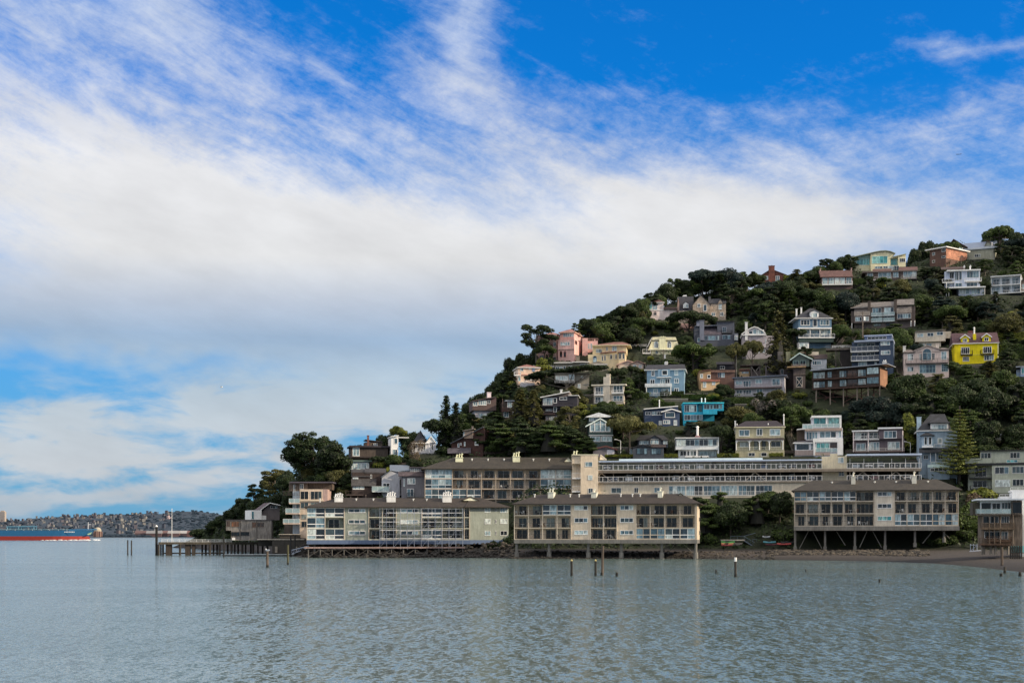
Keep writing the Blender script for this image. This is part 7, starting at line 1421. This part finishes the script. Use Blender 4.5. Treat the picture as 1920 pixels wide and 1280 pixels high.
# ---- tanker
HB, HR = mt('#1c6a9c', 'paint', .8), mt('#8a2a22', 'paint', 1.1)
Ysh = 1500; xb = (176 - 960) / F * Ysh; sh = empty('tanker_ship', (xb - 100, Ysh, 0), 0, 'long blue and red tanker ship heading right, cut by the left edge of the photo', 'ship')
def hullsec(z0, z1, mat, name, f0, f1):
    q = MB(); n = 24; pts = []
    for z, fwd in ((z0, f0), (z1, f1)):
        ring = []
        for i in range(n + 1):
            t = i / n; x = -110 + t * (208 + fwd) if 1 else 0; w_ = 15 * min(1, (1 - t) * 7) ** .6 * min(1, .5 + t * 8); ring.append((x, w_, z))
        pts.append(ring)
    vs = []
    for ring in pts: vs += [(x, -w_, z) for x, w_, z in ring] + [(x, w_, z) for x, w_, z in reversed(ring)]
    L = 2 * (n + 1); fs = [(i, (i + 1) % L, L + (i + 1) % L, L + i) for i in range(L)] + [tuple(range(L, 2 * L))]
    q.add(vs, fs, mat); return q.build(name, sh)
hullsec(-3, 4.2, HR, 'lower_hull', 0, -3); hullsec(4.2, 10.2, HB, 'upper_hull', -3, 2.5)
q = MB(); q.prism([(78, -12.5, 10.2), (103, -.4, 10.8), (103, .4, 10.8), (78, 12.5, 10.2)], (0, 0, 1.2), HB); q.build('forecastle', sh)
q = MB(); q.tube((94, 0, 11), (94, 0, 19), .35, WHITE, .2, 8); q.tube((94, 0, 16.5), (97, 0, 16.5), .25, WHITE, n=6); q.build('mast', sh)
q = MB(); GT = mt('#2f6a80', 'metal')
for x in (10, 22, 38): q.tube((x, -4, 10), (x, -4, 14), .5, GT, n=6); q.tube((x, 4, 10), (x, 4, 14), .5, GT, n=6)
q.tube((8, 0, 14), (40, 0, 14.6), .7, GT, n=6); q.tube((8, 0, 13), (40, 0, 13), .4, GT, n=6); q.build('deck_crane', sh)
q = MB()
for y in (-9, -3, 3): q.tube((-100, y, 11), (80, y, 11), .5, mt('#3a6a78', 'metal'), n=6)
for k in range(20): q.tube((-95 + k * 9, -14, 10.2), (-95 + k * 9, -14, 11.4), .12, WHITE, n=4)
q.build('deck_piping', sh)
q = MB()
for k in range(9): q.box(70 + k * 1.6, 71 + k * 1.6, -9.4 + k * .0, -9.3, 8.2, 9.2, WHITE)
q.build('name_lettering', sh).location = (0, -4.4, 0)
q = MB(); q.prism([(95, -6.6, 6.6), (99, -3.4, 8.6), (98, -3.8, 6.4), (95.5, -6.2, 5.6)], (.2, -.6, 0), mt('#5f7a58', 'paint')); q.build('bow_emblem', sh)
q = MB(); rr = random.Random(2)
for i in range(50): t = rr.random(); q.blob((xb - 100 + 103 - t * 60 + rr.uniform(0, 6), Ysh - 14 + rr.uniform(-2, 2) + (t < .15) * 9, .1), (rr.uniform(1, 3.2), 1.2, (.9 - t * .6) * rr.uniform(.5, 1.2)), mt('#e8eaec', 'paint', 1.0), i, 7, 4, .3)
tag(q.build('bow_wave_foam', smooth=True), kind='structure')
# ---- far city across the bay
CT = [(-400, 980), (-100, 974), (0, 973), (40, 972), (85, 967), (150, 965), (200, 962), (260, 960), (300, 959), (322, 957), (345, 955), (365, 954.5), (390, 957.5), (410, 960), (440, 966), (500, 975), (620, 985)]
FY0, FY1 = 3150, 4400
def far_z(px, Y):
    t = (Y - FY0) / (FY1 - FY0); ztop = H0 + (HZ - lerp_nodes(CT, px) - 3) / F * FY1; return 1.0 + (ztop - 1) * max(0, min(1, t)) ** 1.15
HZM, n_, l_, p_ = nt('far_hill'); gq = N(n_, 'ShaderNodeNewGeometry'); nq = N(n_, 'ShaderNodeTexNoise', Scale=.012, Detail=6.0, Roughness=.7); l_.new(gq.outputs['Position'], nq.inputs['Vector']); cq = N(n_, 'ShaderNodeValToRGB'); e = cq.color_ramp.elements; e[0].position = .4; e[0].color = (.010, .023, .042, 1); e[1].position = .65; e[1].color = (.018, .036, .058, 1); l_.new(nq.outputs[0], cq.inputs[0]); l_.new(cq.outputs[0], p_.inputs['Base Color']); p_.inputs['Roughness'].default_value = 1  # bluish base colour stands in for haze over the far shore
vs = []; fs = []; PC = list(range(-400, 640, 10)); NQ = 16
for px in PC:
    for j in range(NQ):
        Y = FY0 - 40 + (FY1 + 300 - FY0 + 40) * j / (NQ - 1); z = far_z(px, Y) + 5 * mnoise.noise(Vector((px * .05, Y * .004, 2))) * (1 if Y > FY0 + 200 else 0)
        if j == 0: z = -1
        if j == NQ - 1: z -= 40
        vs.append(((px - 960) / F * Y, Y, z))
for i in range(len(PC) - 1):
    for j in range(NQ - 1): a_ = i * NQ + j; fs.append((a_, a_ + NQ, a_ + NQ + 1, a_ + 1))
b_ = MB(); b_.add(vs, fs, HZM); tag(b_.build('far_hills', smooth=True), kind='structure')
FM, n_, l_, p_ = nt('haze_tinted_house_walls'); oi = N(n_, 'ShaderNodeObjectInfo'); cq = N(n_, 'ShaderNodeValToRGB'); cq.color_ramp.interpolation = 'CONSTANT'; pal = ['#8b93a3', '#a9adb6', '#7a8496', '#b6b3b0', '#6e7486', '#98909a', '#c2c0bc', '#5d6880']; e = cq.color_ramp.elements  # muted grey-blue wall tones carry the distance haze in the colour
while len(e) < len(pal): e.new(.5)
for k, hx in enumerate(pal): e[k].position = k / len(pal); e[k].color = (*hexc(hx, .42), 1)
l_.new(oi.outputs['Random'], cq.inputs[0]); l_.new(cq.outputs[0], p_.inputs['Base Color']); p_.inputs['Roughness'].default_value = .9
RFM = mt('#3c4356', 'stucco', 1.0); FWN = mt('#3a465c', 'paint', 1.0); rr = random.Random(11)  # roof and window colours hold the same painted haze
def farhouse(kind):
    q = MB(); w_, d_, h_ = ((12, 12, 10), (9, 12, 13), (18, 14, 11), (14, 12, 20))[kind]; q.box(-w_ / 2, w_ / 2, 0, d_, -8, h_, FM)
    if kind in (0, 2): q.prism([(-w_ / 2 - .4, -.4, h_), (w_ / 2 + .4, -.4, h_), (0, -.4, h_ + 3.5)], (0, d_ + .8, 0), RFM)
    else: q.box(-w_ / 2 - .3, w_ / 2 + .3, -.3, d_, h_ + .003, h_ + .8, RFM)
    for r_ in range(int(h_ / 3.3)):
        for c_ in range(int(w_ / 3.5)):
            x = -w_ / 2 + 1.3 + c_ * 3.4; q.box(x, x + 1.5, -.12, 0, 1.2 + r_ * 3.3, 2.8 + r_ * 3.3, FWN)
    return q.mesh('distant_house')
fms = [farhouse(k) for k in range(4)]
for i in range(290):
    px = rr.uniform(-8, 318); t = rr.random() ** .8
    if 165 < px < 200 and t < .25: t += .3
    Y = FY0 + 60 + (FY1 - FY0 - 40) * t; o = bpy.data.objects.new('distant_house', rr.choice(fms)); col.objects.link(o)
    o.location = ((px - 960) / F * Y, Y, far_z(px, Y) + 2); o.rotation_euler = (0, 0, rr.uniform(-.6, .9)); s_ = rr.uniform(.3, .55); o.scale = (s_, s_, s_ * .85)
    tag(o, 'tiny pale house among hundreds on the hill across the bay', 'house', 'distant houses across the bay')
for px, Y, L, hx, hr in ((288, 3180, 34, '#5e4448', '#7c7c80'), (308, 3190, 28, '#5e4448', '#6a4a4a'), (325, 3180, 26, '#684a4c', '#8c8a8c'), (345, 3190, 36, '#56484e', '#9a989a'), (265, 3190, 30, '#5c4e52', '#62484a'), (290, 3240, 20, '#b0aca8', '#c8b890'), (357, 3170, 16, '#6e4440', '#6a4444'), (378, 3200, 30, '#8090a4', '#b8bcc4')):
    q = MB(); q.box(-L / 2, L / 2, 0, 16, -2, 8, mt(hx, 'paint', 1.1)); q.prism([(-L / 2 - .5, -.5, 8), (-L / 2 - .5, 16.5, 8), (-L / 2 - .5, 8, 14)], (L + 1, 0, 0), mt(hr, 'paint', 1.1)); o = q.build('harbour_shed', None, ((px - 960) / F * Y, Y, 1.5)); tag(o, 'long low harbour shed with a pitched roof on the far shore', 'shed', 'harbour sheds on the far shore')
Y = 3180; o = empty('domed_rotunda', ((183.5 - 960) / F * Y, Y, 1.5), 0, 'rotunda with a pale dome and reddish drum on the far shore behind the tanker bow', 'rotunda'); q = MB(); q.tube((0, 0, -2), (0, 0, 13), 8.4, mt('#7a5a50', 'stucco', 1.2), 8.0, 12); q.build('drum', o); q = MB(); q.blob((0, 0, 13.2), (8.0, 8.0, 8.5), mt('#a39a88', 'stucco', 1.2), 0, 16, 10, 0); q.build('dome', o, smooth=True)
for k in range(8): q = MB(); a_ = k * .785; q.tube((9.4 * math.cos(a_), 9.4 * math.sin(a_), 0), (9.4 * math.cos(a_), 9.4 * math.sin(a_), 12), .9, mt('#8a6456', 'stucco', 1.2), n=6); q.build('column', o)
Y = 4350; q = MB(); q.box(-8, 8, 0, 14, -5, 30, mt('#b5a79c', 'stucco', 1.0)); q.box(-5, 5, 2, 12, 30, 33, mt('#b5a79c', 'stucco', 1.0)); o = empty('tower_block', ((4 - 960) / F * Y, Y, far_z(4, Y)), 0, 'lone pale tower block on the far skyline at the left edge', 'tower block'); c = q.build('wall', o)
for k in range(8): q = MB(); q.box(-7, 7, -.15, -.003, 2 + k * 3.5, 3.6 + k * 3.5, mt('#7a7f8c', 'paint', 1.0)); q.build('window_band', o)
# distant trees (far wood)
v = []; f = []; b_ = MB()
for i in range(1000):
    px = rr.choice([rr.uniform(-5, 320), rr.uniform(195, 285), rr.uniform(315, 440)]); t = rr.random() ** .9
    if 195 < px < 285 and rr.random() < .6: t = rr.uniform(0, .06)
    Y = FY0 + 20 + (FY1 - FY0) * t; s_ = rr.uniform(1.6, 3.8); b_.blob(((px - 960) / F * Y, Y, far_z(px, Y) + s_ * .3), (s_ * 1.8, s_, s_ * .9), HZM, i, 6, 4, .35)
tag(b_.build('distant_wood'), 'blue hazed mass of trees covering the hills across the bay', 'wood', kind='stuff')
# ---- airliner
o = empty('airliner', at(1797, 289.5, 5000), rad(80), 'tiny airliner high in the blue sky at the right', 'airplane'); DK = mt('#3a4048', 'paint', 1.0)
q = MB(); q.tube((0, -9, 0), (0, 9, 0), .95, DK, .7, 8); q.tube((0, 9, 0), (0, 11, .3), .7, DK, .1, 8); q.build('fuselage', o); q = MB()
for sg in (-1, 1): q = MB(); q.prism([(0, -2, -.2), (sg * 8.5, 3.4, .5), (sg * 8.5, 4.6, .5), (0, 2, -.2)], (0, 0, .25), DK); q.build('wing', o); q = MB(); q.prism([(0, 8, .3), (sg * 3, 10, .5), (sg * 3, 10.8, .5), (0, 10, .3)], (0, 0, .15), DK); q.build('tailplane', o); q = MB(); q.tube((sg * 3, -1, -.7), (sg * 3, 1.2, -.7), .5, DK, n=7); q.build('engine', o)
q = MB(); q.prism([(-.08, 7.6, .4), (-.08, 10.6, 3.2), (-.08, 11.4, 3.2), (-.08, 10.8, .4)], (.16, 0, 0), DK); q.build('tail_fin', o); o.rotation_euler = (rad(5), rad(12), rad(-75))
# ================================================================== camera, sun, sky
cam = bpy.data.cameras.new('camera'); co = bpy.data.objects.new('camera', cam); col.objects.link(co); sc.camera = co
co.location = (0, 0, H0); co.rotation_euler = (rad(90), 0, 0); cam.sensor_width = 36; cam.lens = F / 1920 * 36; cam.shift_y = (HZ - 640) / 1920; cam.clip_start = .5; cam.clip_end = 40000
SUN = Vector((.90, -.25, .42)).normalized()
sl = bpy.data.lights.new('sun', 'SUN'); sl.energy = 5.0; sl.angle = rad(.6); sl.color = (1, .83, .60); so = bpy.data.objects.new('sun', sl); col.objects.link(so); so.rotation_euler = SUN.to_track_quat('Z', 'Y').to_euler()
sc.view_settings.view_transform = 'Standard'; sc.view_settings.look = 'None'; sc.view_settings.exposure = 0
sc.cycles.max_bounces = 6; sc.cycles.transparent_max_bounces = 8; sc.cycles.use_denoising = True
w = bpy.data.worlds.new('World'); sc.world = w; w.use_nodes = True; n = w.node_tree.nodes; l = w.node_tree.links; n.clear()
out = N(n, 'ShaderNodeOutputWorld'); bg = N(n, 'ShaderNodeBackground'); l.new(bg.outputs[0], out.inputs[0]); bg.inputs[1].default_value = 1.0
sky = N(n, 'ShaderNodeTexSky'); sky.sky_type = 'NISHITA'; sky.sun_disc = False; sky.sun_elevation = math.asin(SUN.z); sky.sun_rotation = math.atan2(SUN.x, SUN.y); sky.air_density = 1.0; sky.dust_density = .4; sky.ozone_density = 2.5
def math_(op, a, b=None, c=None, clamp=False):
    x = n.new('ShaderNodeMath'); x.operation = op; x.use_clamp = clamp
    for i, q in enumerate((a, b, c)):
        if q is None: continue
        if isinstance(q, (int, float)): x.inputs[i].default_value = q
        else: l.new(q, x.inputs[i])
    return x.outputs[0]
tc = N(n, 'ShaderNodeTexCoord'); sp = N(n, 'ShaderNodeSeparateXYZ'); l.new(tc.outputs['Generated'], sp.inputs[0])
X, Y_, Z_ = sp.outputs
az = math_('ARCTAN2', X, Y_); el = math_('ARCSINE', Z_)
A = math_('MULTIPLY', az, F / 1000); E = math_('MULTIPLY', el, F / 1000)     # degrees-like units: 1.0 = 1000 photo pixels near the view axis
def noise_(sx, sy, rot, scale, det, rough=.6, off=0.0, dist=0.0):
    cb = N(n, 'ShaderNodeCombineXYZ'); l.new(A, cb.inputs[0]); l.new(E, cb.inputs[1]); cb.inputs[2].default_value = off
    mr = N(n, 'ShaderNodeMapping'); mr.inputs['Rotation'].default_value = (0, 0, rot); l.new(cb.outputs[0], mr.inputs[0])
    mp = N(n, 'ShaderNodeMapping'); mp.inputs['Scale'].default_value = (sx, sy, 1); l.new(mr.outputs[0], mp.inputs[0])
    t = N(n, 'ShaderNodeTexNoise', Scale=scale, Detail=det, Roughness=rough, Distortion=dist); l.new(mp.outputs[0], t.inputs['Vector']); return t.outputs[0]
warp = noise_(1, 1.3, 0, 2.2, 4.0, .55, 3.0); warp2 = noise_(1, 1.3, 0, 2.2, 4.0, .55, 9.0)
Aw = math_('ADD', A, math_('MULTIPLY', math_('SUBTRACT', warp, .5), .34)); Ew = math_('ADD', E, math_('MULTIPLY', math_('SUBTRACT', warp2, .5), .26))
def blob(px, py, rx, ry, rot, amp):
    a0, e0 = (px - 960) / 1000, (HZ - py) / 1000; c, s = math.cos(rad(rot)), math.sin(rad(rot))
    da, de = math_('SUBTRACT', Aw, a0), math_('SUBTRACT', Ew, e0)
    u = math_('DIVIDE', math_('ADD', math_('MULTIPLY', da, c), math_('MULTIPLY', de, s)), rx / 1000)
    v = math_('DIVIDE', math_('SUBTRACT', math_('MULTIPLY', de, c), math_('MULTIPLY', da, s)), ry / 1000)
    r2 = math_('ADD', math_('MULTIPLY', u, u), math_('MULTIPLY', v, v))
    return math_('MULTIPLY', math_('EXPONENT', math_('MULTIPLY', r2, -1.0)), amp)
BL = [ # px, py, rx, ry, rotation, amount of cloud
 (300, 430, 620, 185, -14, 1.08), (820, 520, 560, 110, -4, .75), (1350, 440, 430, 70, -3, .52), (140, 260, 420, 80, -22, .22), (560, 200, 420, 60, -24, .28), (870, 90, 60, 150, 25, .42),
 (960, 270, 330, 90, -28, .26), (1300, 370, 300, 120, -10, .30), (1600, 460, 420, 80, 0, .42), (1650, 330, 330, 90, 0, .26), (1180, 290, 240, 120, -35, .06), (760, 290, 260, 60, -25, -.14), (1820, 165, 150, 14, -8, .50), (1820, 260, 140, 40, 12, .30), (1200, 200, 200, 26, -8, .26),
 (160, 40, 420, 90, -10, .28), (250, 810, 460, 60, 0, .65), (330, 935, 200, 24, 2, .85), (80, 925, 130, 26, 0, .80), (200, 880, 400, 30, 0, .35), (700, 780, 300, 70, 5, .42), (1250, 560, 300, 60, 0, .28),
 (1500, 60, 560, 160, 0, -.35), (640, 50, 240, 70, -10, -.30), (1040, 60, 120, 120, 0, -.20), (845, 70, 34, 110, 12, .22), (880, 150, 40, 100, 22, .16), (300, 60, 520, 130, 0, .22), (1120, 330, 90, 160, -40, -.18), (120, 700, 420, 30, 2, -.60), (350, 620, 900, 70, 0, .85), (350, 770, 600, 50, 0, .55), (700, 690, 350, 60, 0, .35), (300, 150, 600, 160, -10, .02), (620, 90, 220, 40, -28, -.22)]
acc = None
for b_ in BL:
    o_ = blob(*b_); acc = o_ if acc is None else math_('ADD', acc, o_)
streak = noise_(1.0, 4.2, rad(24), 3.4, 9.0, .68, 0.0, .35); streak2 = noise_(1.0, 5.0, rad(-6), 4.5, 8.0, .66, 5.0, .25); fine = noise_(1.0, 1.8, rad(15), 13.0, 7.0, .7, 1.0, .2)
selr = math_('MULTIPLY_ADD', A, .9, .35, clamp=True)
st_ = math_('ADD', math_('MULTIPLY', streak, math_('SUBTRACT', 1.0, selr)), math_('MULTIPLY', math_('ADD', math_('MULTIPLY', streak2, .5), math_('MULTIPLY', streak, .5)), selr))
wt = N(n, 'ShaderNodeMapRange'); l.new(el, wt.inputs[0]); wt.inputs[1].default_value = .17; wt.inputs[2].default_value = .27; wt.inputs[3].default_value = .35; wt.inputs[4].default_value = 1.25
lo = N(n, 'ShaderNodeMapRange'); l.new(el, lo.inputs[0]); lo.inputs[1].default_value = .085; lo.inputs[2].default_value = .125; lo.inputs[3].default_value = 1.0; lo.inputs[4].default_value = 0
puff = noise_(1.0, 3.4, 0, 5.5, 9.0, .6, 2.0, .3)
fine2 = noise_(1.0, 1.5, rad(-20), 24.0, 6.0, .75, 4.0, .5)
det = math_('ADD', math_('MULTIPLY', math_('ADD', math_('ADD', math_('MULTIPLY', math_('SUBTRACT', st_, .5), 1.35), math_('MULTIPLY', math_('SUBTRACT', fine, .5), .75)), math_('MULTIPLY', math_('SUBTRACT', fine2, .5), .35)), wt.outputs[0]),
            math_('MULTIPLY', math_('MULTIPLY', math_('SUBTRACT', puff, .48), 4.2), lo.outputs[0]))
# away from the view the sky keeps a general broken cover
back = N(n, 'ShaderNodeMapRange'); l.new(math_('ABSOLUTE', az), back.inputs[0]); back.inputs[1].default_value = .45; back.inputs[2].default_value = 1.1; back.inputs[3].default_value = 0; back.inputs[4].default_value = .85
up = N(n, 'ShaderNodeMapRange'); l.new(el, up.inputs[0]); up.inputs[1].default_value = .42; up.inputs[2].default_value = .8; up.inputs[3].default_value = 0; up.inputs[4].default_value = .3
dens = math_('ADD', math_('ADD', acc, det), math_('ADD', back.outputs[0], up.outputs[0]))
ss = N(n, 'ShaderNodeMapRange'); ss.interpolation_type = 'SMOOTHSTEP'; l.new(dens, ss.inputs[0]); ss.inputs[1].default_value = -.22; ss.inputs[2].default_value = 1.08; ss.inputs[3].default_value = 0; ss.inputs[4].default_value = .97
# blue of the clear sky: nishita, tinted deeper away from the horizon
tint = N(n, 'ShaderNodeMix', _data_type='RGBA', _blend_type='MULTIPLY'); tint.inputs[0].default_value = 1; l.new(sky.outputs[0], tint.inputs[6]); tint.inputs[7].default_value = (.003, .086, .18, 1)
# cloud colour: brightened and warmed overhead to lift the house fronts, grey-blue near the horizon
cc = N(n, 'ShaderNodeValToRGB'); l.new(el, cc.inputs[0]); e = cc.color_ramp.elements
e[0].position = 0.0; e[0].color = (.30, .42, .54, 1); e[1].position = .50; e[1].color = (1.45, 1.36, 1.24, 1)
for pos, c_ in ((.022, (.46, .53, .60)), (.045, (.58, .62, .66)), (.08, (.54, .61, .67)), (.11, (.48, .59, .69)), (.135, (.35, .48, .65)), (.158, (.52, .59, .70)), (.19, (.77, .77, .77)), (.25, (.84, .84, .85)), (.29, (.68, .72, .82)), (.36, (.56, .66, .86))):
    q = e.new(pos); q.color = (*c_, 1)
shd = N(n, 'ShaderNodeMapRange'); l.new(noise_(1, 2.6, rad(12), 3.0, 5.0, .6, 7.0), shd.inputs[0]); shd.inputs[1].default_value = .3; shd.inputs[2].default_value = .7; shd.inputs[3].default_value = .90; shd.inputs[4].default_value = 1.10
vm = N(n, 'ShaderNodeVectorMath', _operation='SCALE'); l.new(cc.outputs[0], vm.inputs[0]); l.new(shd.outputs[0], vm.inputs['Scale'])
hz = N(n, 'ShaderNodeMapRange'); l.new(el, hz.inputs[0]); hz.inputs[1].default_value = 0.0; hz.inputs[2].default_value = .30; hz.inputs[3].default_value = .9; hz.inputs[4].default_value = 0.0
hm = N(n, 'ShaderNodeMix', _data_type='RGBA'); l.new(hz.outputs[0], hm.inputs[0]); l.new(tint.outputs[2], hm.inputs[6]); hm.inputs[7].default_value = (.17, .38, .60, 1)
mx = N(n, 'ShaderNodeMix', _data_type='RGBA'); l.new(ss.outputs[0], mx.inputs[0]); l.new(hm.outputs[2], mx.inputs[6]); l.new(vm.outputs[0], mx.inputs[7]); l.new(mx.outputs[2], bg.inputs[0])
